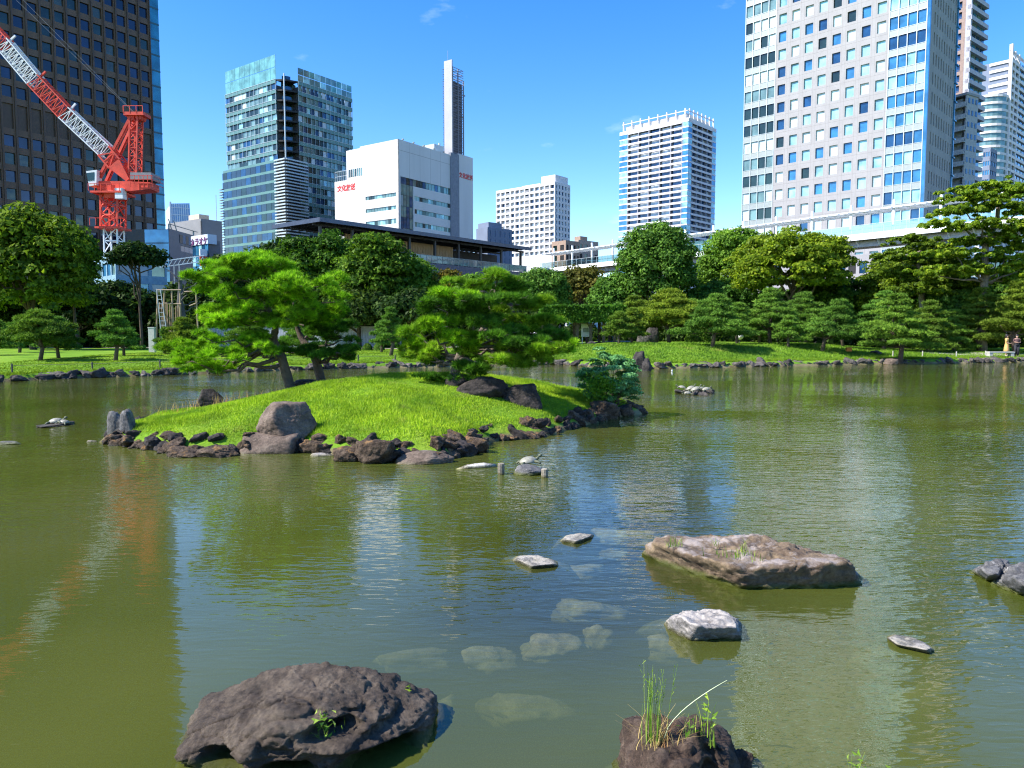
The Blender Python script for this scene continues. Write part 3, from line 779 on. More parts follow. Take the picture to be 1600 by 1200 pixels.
for i in range(ncol + 1):
    u = g0 + i*cw
    for j in range(nr): b.face(wall, 'L', max(u - cw*.21, g0), min(u + cw*.21, g1), zb0 + j*fh + .82, zb0 + (j+1)*fh - .82, -.55, 0)
for j in range(nr):
    for i in range(ncol):
        b.pane('L', g0 + i*cw + cw*.21, g0 + (i+1)*cw - cw*.21, zb0 + j*fh + .82, zb0 + (j+1)*fh - .82, -.46, pick(i, j))
wall.build('wall', conc, b.root)
jm = MB()
for i in range(ncol + 1):
    for dd in (-.12, .12):
        u = g0 + i*cw + cw*dd
        if g0 < u < g1: b.face(jm, 'L', u - .02, u + .02, 0, HT, 0, .004)
for j in range(nr): b.face(jm, 'L', g0, g1, zb0 + j*fh + .25, zb0 + j*fh + .29, .0, .007)
jm.build('stone_joints', joint, b.root)['kind'] = 'stuff'
fr = MB()
sides = ((0.6, g0, (gl_cyan, gl_blue, gl_cyan, gl_blue, gl_navy)), (g1, wL, (gl_dark, gl_green, gl_green, gl_dark, gl_pale)))
for (ua, ub, cm) in sides:
    for j in range(nr):
        z_ = zb0 + j*fh
        allsame = R.choice(cm)
        for i in range(4):
            a = ua + (ub-ua)*i/4; c = ua + (ub-ua)*(i+1)/4
            b.pane('L', a + .08, c - .08, z_ + .72, z_ + fh - .72, -.3, allsame if R.random() < .6 else R.choice(cm))
        b.face(fr, 'L', ua, ub, z_ - .70, z_ - .62, -.2, .06); b.face(fr, 'L', ua, ub, z_ + .62, z_ + .70, -.2, .06)
    for i in range(5):
        a = ua + (ub-ua)*i/4; b.face(fr, 'L', a - .07, a + .07, 0, HT, -.19, .08)
fr.build('window_frame', alu, b.root)['kind'] = 'stuff'
sp_ = MB()
for (ua, ub, cm) in sides:
    for j in range(nr + 1): b.face(sp_, 'L', ua, ub, zb0 + j*fh - .7, zb0 + j*fh + .7, -.4, .0)
sp_.build('spandrel_panels', alu_d, b.root)['kind'] = 'stuff'
mb = MB(); mb.box(0, .6, 0, .6, 0, HT); mb.build('corner_strip', gl_blue, b.root)
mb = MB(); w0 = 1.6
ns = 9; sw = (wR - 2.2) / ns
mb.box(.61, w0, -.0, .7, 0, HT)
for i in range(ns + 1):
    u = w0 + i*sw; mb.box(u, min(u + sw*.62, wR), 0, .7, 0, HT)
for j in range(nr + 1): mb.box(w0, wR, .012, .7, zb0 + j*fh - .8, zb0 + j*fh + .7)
mb.build('side_wall', plain('shaded_granite', (.27, .27, .28), .8, var=.12, scale=.3), b.root)  # darker copy of the granite, shade of this side put into its colour
for j in range(nr):
    for i in range(ns):
        b.pane('R', w0 + i*sw + sw*.62, w0 + (i+1)*sw, zb0 + j*fh + .7, zb0 + (j+1)*fh - .8, -.45, gl_dark, name='slot_window', cap=290)
mb = MB(); mb.box(-.1, wR, -.1, wL, HT, HT + 1.5); mb.build('roof', conc, b.root)
mb = MB(); mb.box(wR, wR + .35, -.3, .3, 8, HT - 1)
for j in range(24): mb.box(wR - .0, wR + 1.0, -.5, .5, 12 + j*3.9, 12.25 + j*3.9)
mb.build('glass_edge', gl_blue, b.root)
b.done()

# --- tall apartment tower behind it and the grey balcony block in front of that
b = Bld('residential_tower', 1512, 150, 235, 52, 'very tall brown and grey balcony tower rising behind the pale office tower', 'skyscraper')
HT = 150; wL = 24; wR = b.reach(1541, 100, 'R')
mb = MB(); mb.box(1, wR - .3, 1, wL, 0, HT); mb.build('core', bluegrey, b.root)
br = MB(); gr = MB(); rails = MB()
for j in range(46):
    z_ = j*3.2 + 2
    b.face(br, 'L', 1.5, wL, z_, z_ + 1.15, -.6, .0)
    b.face(br, 'L', 1.5, wL, z_ + 1.5, z_ + 1.56, -.2, -.1)
    b.face(gr, 'R', 0, wR, z_ + .2, z_ + 1.5, -1, .2)
    b.pane('L', 3, 8, z_ + 1.15, z_ + 3.2, -.9, gl_navy); b.pane('L', 9, 14, z_ + 1.15, z_ + 3.2, -.9, gl_dark)
    for i in range(4): b.pane('R', wR*i/4 + .5, wR*(i+1)/4 - .5, z_ + 1.5, z_ + 3.4, -.9, R.choice([gl_navy, gl_blue, gl_green]))
b.face(br, 'L', 1.5, 2.6, 0, HT, -.6, .02); b.face(br, 'L', 8.3, 9, 0, HT, -.6, .02); b.face(br, 'L', wL - 1, wL, 0, HT, -.6, .02)
b.face(gr, 'L', 0, 1.49, 0, HT, -1, .0)
br.build('balcony_wall', plain('brown_tile', (.28, .20, .17), .7), b.root); gr.build('balcony', plain('tower_grey', (.40, .40, .46), .7), b.root)
mb = MB(); mb.box(0, wR, 0, wL, HT, HT + 1); mb.build('roof', bluegrey, b.root)
b.done()
b = Bld('balcony_block', 1512, 148, 195, 60, 'grey stepped balcony block squeezed between the pale office tower and the tall tower', 'apartment block')
zt = b.z1; wL = 16; wR = b.reach(1529, 150, 'R')
mb = MB(); mb.box(.5, wR, 1.4, wL, 0, zt - .5); mb.build('core', plain('block_grey', (.20, .23, .23), .7), b.root)
for j in range(int(zt / 3.0)):
    z_ = zt - 3.0*(j + 1)
    mb = MB(); b.face(mb, 'L', 0, wL, z_, z_ + .25, -1.2, .9); b.face(mb, 'L', 0, wL, z_ + .25, z_ + 1.2, .75, .9)
    mb.build('balcony', plain('pale_grey_balcony', (.34, .37, .37), .7) if j == 0 else bpy.data.materials['pale_grey_balcony'], b.root)
    for i in range(3): b.pane('R', wR*i/3 + .4, wR*(i+1)/3 - .5, z_ + 1, z_ + 2.3, .001, gl_navy)
mb = MB(); b.face(mb, 'R', -.2, wR, 0, zt, -.4, 0); mb.build('side_wall', plain('block_side', (.33, .35, .38), .7), b.root)
mb = MB(); mb.box(-.5, wR + .2, -.2, wL, zt, zt + .6); mb.build('roof', greypan, b.root)
b.done()
# --- white curved tower at the right edge
b = Bld('residential_tower', 1576, 150, 330, 48, 'white tower with stacked curved balconies at the right edge', 'skyscraper')
zt = b.zat(1590, 96, 'R', 6); zt2 = b.zat(1565, 158, 'L', 6); wR = 34; r_ = 8
mb = MB(); mb.prism([(1, 1), (wR, 1), (wR, 20), (1, 20)], 0, zt); mb.build('core', bluegrey, b.root)
sl = MB(); ar = [(-r_*1.0*math.sin(a), -r_*math.cos(a) + r_) for a in np.linspace(0, math.pi/2, 7)]
sl2 = MB()
for j in range(int(zt / 3.1)):
    z_ = zt - 3.1*(j + 1) + 1.6
    sl.prism([(0.5, -.7), (wR, -.7), (wR, 1), (1, 1), (0.5, 8)], z_, z_ + 1.2)
    if z_ < zt2:
        sl2.prism([(.4, -.4)] + [(x_ - .5, y_ + 0) for x_, y_ in ar] + [(-r_ - .5, 16), (0, 16)], z_ + .1, z_ + 1.15)
    for i in range(6): b.pane('R', 3 + i*5, 6.6 + i*5, z_ + 1.2, z_ + 3.0, .001, R.choice([gl_navy, gl_green, gl_blue]))
sl.build('balcony', white, b.root); sl2.build('curved_balcony', white, b.root)
mb = MB(); mb.prism([(.5, 0)] + ar + [(-r_, 15), (0, 15)], 0, zt2); mb.build('glass_bay', gl_green, b.root)
mb = MB(); mb.box(0, 1.2, -.8, .5, 0, zt + 6); mb.box(5, 6, -.8, .5, 0, zt + 4); mb.box(0, wR, -.6, .4, zt + 3, zt + 3.6); mb.box(11, 12, -.8, .5, 0, zt + 4); mb.build('white_pier', white, b.root)
b.done()
# --- small blue office behind, two low blocks
def small_block(name, cx, cy, Y, az, pxl, pxr, label, matw, ncL, ncR, nr_, mats, fl_=3.6, depth=1.0, pw=.2, sh=.5, cat='building'):
    b = Bld(name, cx, cy, Y, az, label, cat)
    wl_ = b.reach(pxl, cy + 10, 'L'); wr_ = b.reach(pxr, cy + 10, 'R'); zt = b.z1
    mb = MB(); mb.box(.4, wr_ - .1, .4, wl_ - .1, 0, zt - .2); mb.build('core', darkgrey, b.root)
    wall = MB(); zlo = max(zt - nr_*fl_, 1)
    if ncL: b.grid(wall, 'L', 0, wl_, zlo, zt, ncL, nr_, pw, sh, .25, mats, [1]*len(mats))
    else: b.face(wall, 'L', 0, wl_, zlo, zt, -.3, 0)
    if ncR: b.grid(wall, 'R', 0, wr_, zlo, zt, ncR, nr_, pw, sh, .25, mats, [1]*len(mats))
    else: b.face(wall, 'R', 0, wr_, zlo, zt, -.3, 0)
    b.face(wall, 'L', 0, wl_, 0, zlo - .01, -.3, 0); b.face(wall, 'R', 0, wr_, 0, zlo - .01, -.3, 0)
    wall.box(0.01, wr_, .01, wl_, zt, zt + .6); wall.build('wall', matw, b.root); b.zt = zt; b.wl = wl_; b.wr = wr_
    return b
b = small_block('office_block', 1548, 233, 300, 50, 1536, 1558, 'small blue office block far between the towers on the right', bluegrey, 3, 4, 16, [gl_navy, gl_blue]); b.done()
b = small_block('office_block', 762, 357, 300, 50, 744, 800, 'low blue grey block with stepped roof behind the platform roof', bluegrey, 0, 5, 4, [gl_navy], pw=.85, sh=.3)
mb = MB(); mb.box(2, 9, 2, 9, b.zt + .6, b.zt + 3); mb.build('roof_house', bluegrey, b.root); b.done()
b = small_block('apartment_block', 884, 378, 260, 48, 862, 906, 'low tan building at the foot of the white apartment block', tan, 2, 4, 4, [blackm, gl_dark], pw=.45, sh=.5)
b.done()
b = small_block('apartment_block', 904, 377, 280, 48, 898, 935, 'low tan building with railed roof behind the footbridge', plain('tan_wall_pale', (.42, .33, .27), .7), 0, 4, 4, [blackm, gl_dark], pw=.45, sh=.5)
mb = MB(); mb.box(2, 6, 1, 4, b.zt + .6, b.zt + 2.2); mb.build('roof_house', tan, b.root); b.done()
# behind left: curved glass tower, grey hall, karaoke building
b = Bld('glass_tower', 266, 318, 420, 60, 'distant pale blue glass tower with slanted side beyond the brown tower', 'office tower')
zt = b.z1; wl_ = 24; wr_ = b.reach(303, 330, 'R')
mb = MB(); q = wr_
mb.add([(0,0,0),(q,0,0),(q,20,0),(0,20,0),(0,0,zt),(q*.82,0,zt+1),(q*.82,20,zt+1),(0,20,zt)], [(0,3,2,1),(4,5,6,7),(0,1,5,4),(1,2,6,5),(2,3,7,6),(3,0,4,7)])
mb.build('glass_body', plain('sky_glass', (.25, .42, .62), .2, .1), b.root)
mb = MB()
for i in range(9): mb.bar((q*i/9, -.1, 2), (q*.82*i/9, -.1, zt), .35)
for j in range(14): mb.bar((0, -.12, zt - 2 - j*3.9), (q*(.84 + .005*j), -.12, zt - 2 - j*3.9), .3)
mb.build('mullions', white2, b.root)['kind'] = 'stuff'
mb = MB(); mb.box(-.5, .5, -.5, .5, 0, zt + 1); mb.build('corner_pier', white2, b.root)
b.face(mb, 'L', 0, 1, 0, 1, 0, .1)
mb = MB(); mb.box(-.3, 0, .6, wl_, 0, zt - 1); mb.build('side_wall', plain('pale_stone', (.5, .5, .5), .7), b.root); b.done()
b = small_block('grey_hall', 314, 345, 200, 35, 262, 347, 'grey panelled hall with rooftop plant behind the karaoke building', greypan, 0, 0, 4, [gl_navy])
b.done()
mb = MB(); mb.box(2, 5, 4, 9, b.zt + .6, b.zt + 2.4); mb.tube([(6, 2, b.zt + .6), (6, 2, b.zt + 8)], .07, 5); mb.build('roof_plant', plain('cream_plant', (.6, .5, .38), .7), b.root)
b = Bld('commercial_building', 264, 357, 150, 2, 'dark panelled building with blue glass corner left of the karaoke building', 'building')
zt = b.z1; wr_ = b.reach(303, 380, 'R'); wl_ = 5
mb = MB(); mb.box(.3, wr_, .3, 9, 0, zt - .1); mb.build('core', darkgrey, b.root)
mb = MB(); z_a = b.zat(285, 382, 'R', 3); z_b = b.zat(285, 391, 'R', 3); z_c = b.zat(285, 402, 'R', 3); z_d = b.zat(285, 407, 'R', 3)
b.face(mb, 'R', 0, wr_, z_a, zt, -.3, 0); b.face(mb, 'R', 0, wr_*.45, z_b, z_a, -.3, 0); b.face(mb, 'R', 0, wr_, z_c, z_b, -.3, 0); b.face(mb, 'R', 0, wr_, 0, z_d, -.3, 0); b.face(mb, 'R', 0, wr_*.4, z_d, z_c, -.3, 0)
mb.build('wall', plain('slate_panel', (.13, .14, .17), .6, var=.1, scale=.5), b.root)
for i in range(3): b.pane('R', wr_*.45 + i*wr_*.18, wr_*.45 + (i+1)*wr_*.18 - .1, z_b, z_a, -.2, gl_navy)
for j in range(5):
    b.pane('L', .1, wl_, zt - 2.8*(j+1), zt - 2.8*j - .2, .0, gl_blue)
    for i in range(5): b.pane('R', wr_*.4 + i*wr_*.12, wr_*.4 + (i+1)*wr_*.12 - .06, z_a + .5, z_a + 2.2, .01, R.choice([bluegrey, gl_navy, darkgrey]))  if j == 0 else None
mb = MB(); mb.box(0, wr_ + 2, -.1, .2, zt + .9, zt + .98); mb.box(0, .1, -.1, .2, zt - .1, zt + .95); mb.box(wr_, wr_ + .1, -.1, .2, zt, zt + .95)
mb.bar((wr_*.3, 1, zt), (wr_*.18, 1, zt + 2.2), .15); mb.bar((wr_*.5, 1, zt), (wr_*.38, 1, zt + 2.2), .15); mb.build('roof_rail', alu_d, b.root)
b.done()
b = Bld('karaoke_building', 325, 366, 140, 38, 'narrow glass fronted building with pale karaoke sign box and red vertical sign', 'building')
zt = b.z1; wl_ = b.reach(301, 380, 'L'); wr_ = b.reach(345, 380, 'R'); zs_ = b.zat(325, 381, 'L', 0)
mb = MB(); mb.box(.3, wr_, .3, wl_ - .2, 0, zt - 1); mb.build('core', plain('taupe_wall', (.16, .15, .16), .7), b.root)
mb = MB(); b.face(mb, 'L', -.1, wl_ + .1, zs_, zt, -.2, .25); mb.box(-.25, wr_*.62, -.25, .3, zs_, zt); sb_ = mb.build('sign_box', signwhite, b.root)
text_part('カラオケ', 1.55, plain('purple_paint', (.16, .05, .16), .5), sb_, (-.30, wl_*.5, zt - 1.75), ROT_L, name='sign_lettering', bold=.03)
for j in range(9):
    for i in range(5):
        hh = zs_ / 9
        b.pane('L', wl_*i/5 + .05, wl_*(i+1)/5 - .05, j*hh + .1, (j+1)*hh, .0, R.choice([gl_blue, gl_navy, gl_green, gl_cyan]))
mb = MB(); z1_ = b.zat(321, 390, 'L', .6); z2_ = b.zat(321, 401, 'L', .6); z3_ = b.zat(321, 416, 'L', .6)
mb.box(-1.5, -.1, .3, .55, z2_, z1_); mb.build('blank_sign', white2, b.root)
mb = MB(); mb.box(-1.5, -.1, .3, .55, z3_, z2_ - .02); o_ = mb.build('vertical_sign', redsign, b.root)
text_part('カ\nラ', .95, white2, o_, (-.8, .29, z2_ - .95), ROT_R, name='sign_lettering', ext=.02)
b.done()

# --- red and white luffing crane
YC = 118.0
cr = empty('tower_crane', P(178, 420, YC), 0, 'red and white luffing tower crane working in front of the brown tower', 'crane')
c0 = P(178, 420, YC); c0.z = 0.6; cr.location = c0
def K(px, py, dy=0.0):
    q = P(px, py, YC); return Vector((q.x - c0.x, dy, q.z - c0.z))
cred = plain('crane_red', (.68, .05, .022), .6, var=.28, scale=.9); cwht = plain('crane_white', (.72, .72, .74), .5, var=.08); cgry = plain('crane_grey', (.2, .2, .22), .5)
def lattice(mb, A, B, w_, d_, n, ch=.16, br_=.09, up=None):
    A, B = Vector(A), Vector(B); ax = (B-A).normalized(); y = Vector((0, 1, 0)); s_ = ax.cross(y).normalized()
    cs = [(s_*(i*w_/2) + y*(j*d_/2)) for i, j in ((-1, -1), (1, -1), (1, 1), (-1, 1))]
    for c in cs: mb.bar(A + c, B + c, ch)
    for k in range(n):
        p0 = A + (B-A)*k/n; p1 = A + (B-A)*(k+1)/n
        for q in range(4):
            c1, c2 = cs[q], cs[(q+1) % 4]
            mb.bar(p0 + c1, p0 + c2, br_); 
            mb.bar(p0 + (c1 if k % 2 else c2), p1 + (c2 if k % 2 else c1), br_)
    return mb
m_ = MB(); lattice(m_, (0, 0, 0), K(178, 357), 2.1, 2.1, 9, .2, .11); m_.build('mast', cwht, cr)
m_ = MB(); lattice(m_, K(177, 357), K(177, 303), 2.6, 2.6, 3, .26, .17)
for k in range(3):
    pa = K(177, 357 - k*18); 
    m_.tube([pa + Vector((1.1*math.cos(a), -1.4, 1 + 1.0*math.sin(a))) for a in np.linspace(0, 2*math.pi, 11)], .12, 5)
m_.build('climbing_frame', cred, cr)
m_ = MB(); q = K(177, 356); m_.box(q.x - 1.9, q.x + 1.9, -1.9, 1.9, q.z - .3, q.z); q2 = K(177, 303); m_.box(q2.x - 2.4, q2.x + 2.4, -2.3, 2.3, q2.z - .2, q2.z + .1)
for zz in (q.z + .1, q2.z + .1):
    for x_ in np.linspace(-2.4, 2.4, 6): m_.bar((q.x + x_, -2.3, zz), (q.x + x_, -2.3, zz + 1.1), .07)
    m_.bar((q.x - 2.4, -2.3, zz + 1.1), (q.x + 2.4, -2.3, zz + 1.1), .07)
m_.build('work_platform', cred, cr)
m_ = MB(); q = K(180, 300); m_.lathe([(1.7, -1.2), (1.9, -.2), (1.7, 0), (1.7, .8)], 18, (q.x, 0, q.z)); m_.build('slewing_ring', cred, cr)
m_ = MB(); a = K(160, 292); b_ = K(212, 283); c_ = K(242, 297)
m_.add([(x, y_, z_) for y_ in (-1.5, 1.5) for (x, z_) in ((a.x, a.z - .7), (b_.x, a.z - .9), (c_.x, c_.z - .1), (c_.x, c_.z + .9), (b_.x, b_.z - .3), (a.x, a.z + .6))],
       [(0,1,2,3,4,5), (11,10,9,8,7,6)] + [(i, 6 + i, 6 + (i+1) % 6, (i+1) % 6) for i in range(6)])
deck_ = m_.build('slewing_deck', cred, cr)
m_ = MB(); q = K(228, 293); m_.box(q.x - 1.6, q.x + 1.6, -1.6, 1.6, q.z + .9, q.z + 2.0)
m_.build('winch', cgry, deck_)
m_ = MB(); q = K(230, 290)
for zz in (0, .6, 1.2):
    m_.bar((q.x - 1.7, -1.9, q.z + zz), (q.x + 1.7, -1.9, q.z + zz), .07); m_.bar((q.x + 1.7, -1.9, q.z + zz), (q.x + 1.7, 1.9, q.z + zz), .07)
for x_ in np.linspace(-1.7, 1.7, 6): m_.bar((q.x + x_, -1.9, q.z - .6), (q.x + x_, -1.9, q.z + 1.2), .07)
m_.build('deck_rail', cred, deck_)
m_ = MB(); q = K(197, 306); m_.box(q.x - .6, q.x + .6, -2.2, -1.0, q.z - .8, q.z + .8); m_.build('electric_cabinet', cwht, cr)
m_ = MB(); q = K(155, 281); m_.add([(q.x + x*.75, y_, q.z + z_) for y_ in (-2.1, -.6) for (x, z_) in ((-.6, -1.4), (.9, -1.2), (1.1, 1.1), (-1.1, .9))], [(0,1,2,3), (7,6,5,4), (0,4,5,1), (1,5,6,2), (2,6,7,3), (3,7,4,0)])
cab_ = m_.build('cab', cwht, cr)
m_ = MB(); m_.add([(q.x + x*.75, y_, q.z + z_) for y_ in (-2.14, -.56) for (x, z_) in ((-.75, -.6), (.5, -.5), (.6, .75), (-1.02, .6))], [(0,1,2,3), (7,6,5,4), (0,4,5,1), (1,5,6,2), (2,6,7,3), (3,7,4,0)])
m_.build('cab_window', gl_dark, cab_)
# A-frame
top = K(213, 180)
m_ = MB()
for y_ in (-1.1, 1.1):
    m_.bar(K(160, 281) + Vector((0, y_, 0)), top + Vector((-.3, y_*.6, 0)), .38)
    m_.bar(K(164, 281) + Vector((0, y_, 0)), top + Vector((.1, y_*.6, 0)), .16)
m_.build('front_strut', cred, cr)
m_ = MB(); lattice(m_, K(211, 283), K(213, 182), 1.2, 1.7, 8, .2, .1); m_.build('rear_mast', cred, cr)
m_ = MB(); q = top; m_.box(q.x - 1.4, q.x + 1.7, -1.2, 1.2, q.z - .3, q.z + .2)
for x_ in (-1.4, -.4, .6, 1.6):
    m_.bar((q.x + x_, -1.2, q.z), (q.x + x_, -1.2, q.z + 1.1), .08)
m_.bar((q.x - 1.4, -1.2, q.z + 1.1), (q.x + 1.6, -1.2, q.z + 1.1), .08)
m_.tube([(q.x - .5, -.8, q.z - .5), (q.x - .5, .8, q.z - .5)], .55, 12); m_.tube([(q.x + .7, -.8, q.z - .4), (q.x + .7, .8, q.z - .4)], .5, 12)
m_.build('head_sheave', cred, cr)
# jib
Jf = K(199, 276); Jd = (K(10, 62) - K(188, 262)); Jd.normalize()
foot = K(206, 284); 
def jp(px, py): return K(px, py)
secs = [((168, 238), (104, 178), cwht, 6), ((104, 178), (56, 127), cred, 5), ((56, 127), (8, 70), cwht, 6), ((8, 70), (-60, -2), cred, 7)]
m_ = MB(); a = jp(168, 238); lw = 2.15
dd = (a - foot).normalized(); s_ = dd.cross(Vector((0, 1, 0))).normalized()
for y_ in (-1.15, 1.15):
    yv = Vector((0, y_, 0))
    m_.add([foot + yv - s_*.3 - Vector((0, .12, 0)), foot + yv + s_*.3 - Vector((0, .12, 0)), a + yv + s_*lw/2 - dd*2.5 - Vector((0, .12, 0)), a + yv - s_*lw/2 - dd*2.5 - Vector((0, .12, 0)),
            foot + yv - s_*.3 + Vector((0, .12, 0)), foot + yv + s_*.3 + Vector((0, .12, 0)), a + yv + s_*lw/2 - dd*2.5 + Vector((0, .12, 0)), a + yv - s_*lw/2 - dd*2.5 + Vector((0, .12, 0))],
           [(0,1,2,3), (7,6,5,4), (0,4,5,1), (1,5,6,2), (2,6,7,3), (3,7,4,0)])
lattice(m_, a - dd*2.6, a, lw, 2.3, 2, .24, .14); m_.build('jib_foot', cred, cr)
for (p_, q_, mt, n) in secs:
    m_ = MB(); lattice(m_, jp(*p_), jp(*q_), lw, 1.9, n*2, .15, .075)
    A_, B_ = jp(*p_), jp(*q_); mid = B_; e_ = (B_-A_).normalized().cross(Vector((0, 1, 0))).normalized()
    if e_.z < 0: e_ = -e_
    m_.bar(mid + e_*lw/2, mid + e_*(lw/2 + 1.1), .25)
    m_.build('jib_section', mt, cr)
m_ = MB(); m_.tube([top, jp(-60, -2) + Vector((0, 0, 8))], .02, 4); m_.tube([top + Vector((0, .5, 0)), jp(-60, -2) + Vector((0, .5, 9.5))], .02, 4)
m_.build('luffing_cable', cgry, cr)

# --- raised station platform with a dark roof
pA = P(500, 340, 0.001); 
Ys = 116.0; A3 = P(500, 341, Ys); zR = A3.z
# far end: same height seen at pixel (830, 387)
d_ = ray(830, 388); tt = (zR - H) / d_[2]; B3 = Vector((d_[0]*tt, d_[1]*tt, zR))
e = Vector((B3.x - A3.x, B3.y - A3.y)); Lr = e.length; ang = math.atan2(e.y, e.x)
st = empty('station_platform', (A3.x, A3.y, .6), ang, 'raised station platform under a long dark flat roof behind the dark trees', 'station')
zr = zR - .6; zd = zr - 5.0
dk = darkgrey; dk2 = plain('roof_edge_blue', (.06, .08, .13), .4, .3)
m_ = MB(); m_.box(0, Lr, 0, 13, zr - .12, zr + .1); m_.box(-.05, Lr + .05, -.08, .1, zr - .5, zr + .16); m_.box(-.08, .1, .11, 13, zr - .5, zr + .16); m_.build('roof', dk2, st)
m_ = MB()
for k in range(int(Lr / 1.5)): m_.box(.4 + k*1.5, .55 + k*1.5, .2, 12.8, zr - .45, zr - .13)
m_.box(.2, Lr, 2.0, 2.3, zr - .8, zr - .46); m_.box(.2, Lr, 8.0, 8.3, zr - .8, zr - .46); m_.build('roof_beams', blackm, st)['kind'] = 'stuff'
for k in range(9):
    m_ = MB(); x_ = 1.5 + k*(Lr - 2.5)/8; m_.box(x_ - .2, x_ + .2, 1.9, 2.3, zd - 3, zr - .81); m_.build('column', dk, st)
m_ = MB(); m_.box(-6, Lr + 1, .9, 12, zd - 3.6, zd - .1); m_.build('deck', plain('deck_slate', (.085, .09, .13), .5, var=.1), st)
m_ = MB(); m_.box(-6, Lr + 1, 1.3, 11, 0, zd - 3.61); m_.build('substructure', blackm, st)
n = int(Lr / 1.4); gbal = glassy('balustrade_glass', (.10, .15, .16), .2)
for k in range(n):
    m_ = MB() if k == 0 else m_
    if k == 0: m_.box(.05, 1.32, 0, .03, 0, 1.25); glp = m_.mesh('glass_panel', gbal)
    link('glass_panel', glp, st, (k*1.4, 1.0, zd))
m_ = MB(); m_.box(-6, Lr + 1, .98, 1.06, zd + 1.27, zd + 1.33)
for k in range(n + 1): m_.box(k*1.4 - .03, k*1.4 + .03, .95, 1.08, zd - .1, zd + 1.27)
m_.build('handrail', alu_d, st)
xa = None
tb = MB(); d_ = Vector((math.cos(ang), math.sin(ang)))
def ux(px, off=6.0):
    r_ = ray(px, 390); r_ = Vector((r_[0], r_[1])); n_ = Vector((-d_.y, d_.x)); o_ = Vector((A3.x, A3.y)) + n_*off
    det = d_.x*(-r_.y) + r_.x*d_.y
    return (-o_.x*(-r_.y) + r_.x*(-o_.y)) / det
u0, u1 = ux(540), ux(708)
tim = plain('timber_louvre', (.50, .33, .20), .7, var=.12, scale=2, streak=True)
bm_ = MB(); bm_.box(0, .34, 0, .12, 0, 2.4); tm = bm_.mesh('timber_slat', tim)
kk = int((u1-u0)/.42)
for k in range(min(kk, 280)): link('timber_slat', tm, st, (u1 - (k+1)*.42, 6.0, zr - 3.3))
m_ = MB(); m_.box(u0, u1, 6.2, 6.3, zd, zr - .9); m_.box(u1 + 1, Lr, 9.5, 9.7, zd, zr - .9); m_.build('rear_wall', blackm, st)

# --- white elevated footbridge running right and towards the camera
A3b = P(826, 392, B3.y + 2); zc_ = P(1318, 337, 108).z
Bq = P(1318, 337, 108); d1 = ray(960, 384.5); t1 = (zc_ - H)/d1[2]; Aq = Vector((d1[0]*t1, d1[1]*t1, 0))
e = Vector((Aq.x - Bq.x, Aq.y - Bq.y)).normalized()
s0 = Vector((Bq.x, Bq.y)) - e*46; ang = math.atan2(e.y, e.x); 
fb = empty('footbridge', (s0.x, s0.y, .6), ang, 'long white elevated footbridge with glass sides and slim canopy crossing above the trees', 'footbridge')
Lb = 46 + (Vector((Aq.x, Aq.y)) - Vector((Bq.x, Bq.y))).length + 21
zr = zc_ - .6; zd = zr - 3.3
m_ = MB(); m_.box(0, Lb, -2.6, 2.2, zd - .35, zd - .05); m_.box(0, Lb, 2.21, 2.45, zd - .75, zd + .12); m_.build('deck', white2, fb)
m_ = MB(); m_.box(0, Lb, -1.6, 1.2, zd - 1.6, zd - .36); m_.build('girder', plain('girder_grey', (.42, .43, .45), .6), fb)
n = int(Lb / 3)
for k in range(n):
    m_ = MB(); x_ = k*3.0 + 1
    m_.add([(x_ + a_, y_, z_) for a_ in (-.09, .09) for (y_, z_) in ((1.21, zd - .36), (2.2, zd - .36), (1.21, zd - 1.4))], [(0,1,2), (5,4,3), (0,3,4,1), (1,4,5,2), (2,5,3,0)])
    m_.build('bracket', white2, fb)
m_ = MB(); m_.box(0, Lb, 1.7, 1.95, zr - .12, zr + .08); m_.box(0, Lb, -1.6, -1.4, zr - .1, zr + .1); m_.box(0, Lb, -1.39, 1.69, zr - .03, zr + .02)
m_.build('canopy', white2, fb)
for k in range(int(Lb/1.5)):
    m_ = MB() if k == 0 else m_
    if k == 0: m_.box(0, .1, -1.4, 2.5, -.12, 0); rb = m_.mesh('canopy_rib', white2)
    link('canopy_rib', rb, fb, (k*1.5 + .4, 0, zr - .04))
for k in range(int(Lb/6)):
    m_ = MB() if k == 0 else m_
    if k == 0: m_.box(-.14, .14, -.14, .14, -.4, 4.3); pt = m_.mesh('post', white2)
    link('post', pt, fb, (k*6.0 + 2, 1.5, zd))
gl_br = glassy('bridge_glass', (.30, .45, .50), .15)
bt = new_mat('clear_rail_glass'); mm_, t_, b_, o_ = bt
gg = nd(t_, 'ShaderNodeBsdfGlossy', Roughness=.03); gg.inputs[0].default_value = (.8, .95, .95, 1); tt_ = nd(t_, 'ShaderNodeBsdfTransparent'); tt_.inputs[0].default_value = (.78, .9, .9, 1)
mx_ = nd(t_, 'ShaderNodeMixShader', Fac=.22); L(t_, tt_.outputs[0], mx_.inputs[1]); L(t_, gg.outputs[0], mx_.inputs[2]); L(t_, mx_.outputs[0], o_.inputs[0])
rg = mm_
bm_ = MB(); bm_.box(.04, 1.46, 0, .03, .1, 1.3); pm = bm_.mesh('glass_panel', rg)
for k in range(int(Lb/1.5)): link('glass_panel', pm, fb, (k*1.5, 2.1, zd))
m_ = MB(); m_.box(0, Lb, 2.06, 2.14, zd + 1.32, zd + 1.38); m_.box(0, Lb, -2.3, -2.25, zd + 1.32, zd + 1.38)
for k in range(int(Lb/1.5) + 1): m_.box(k*1.5 - .025, k*1.5 + .025, 2.05, 2.12, zd - .05, zd + 1.32)
m_.build('handrail', alu, fb)
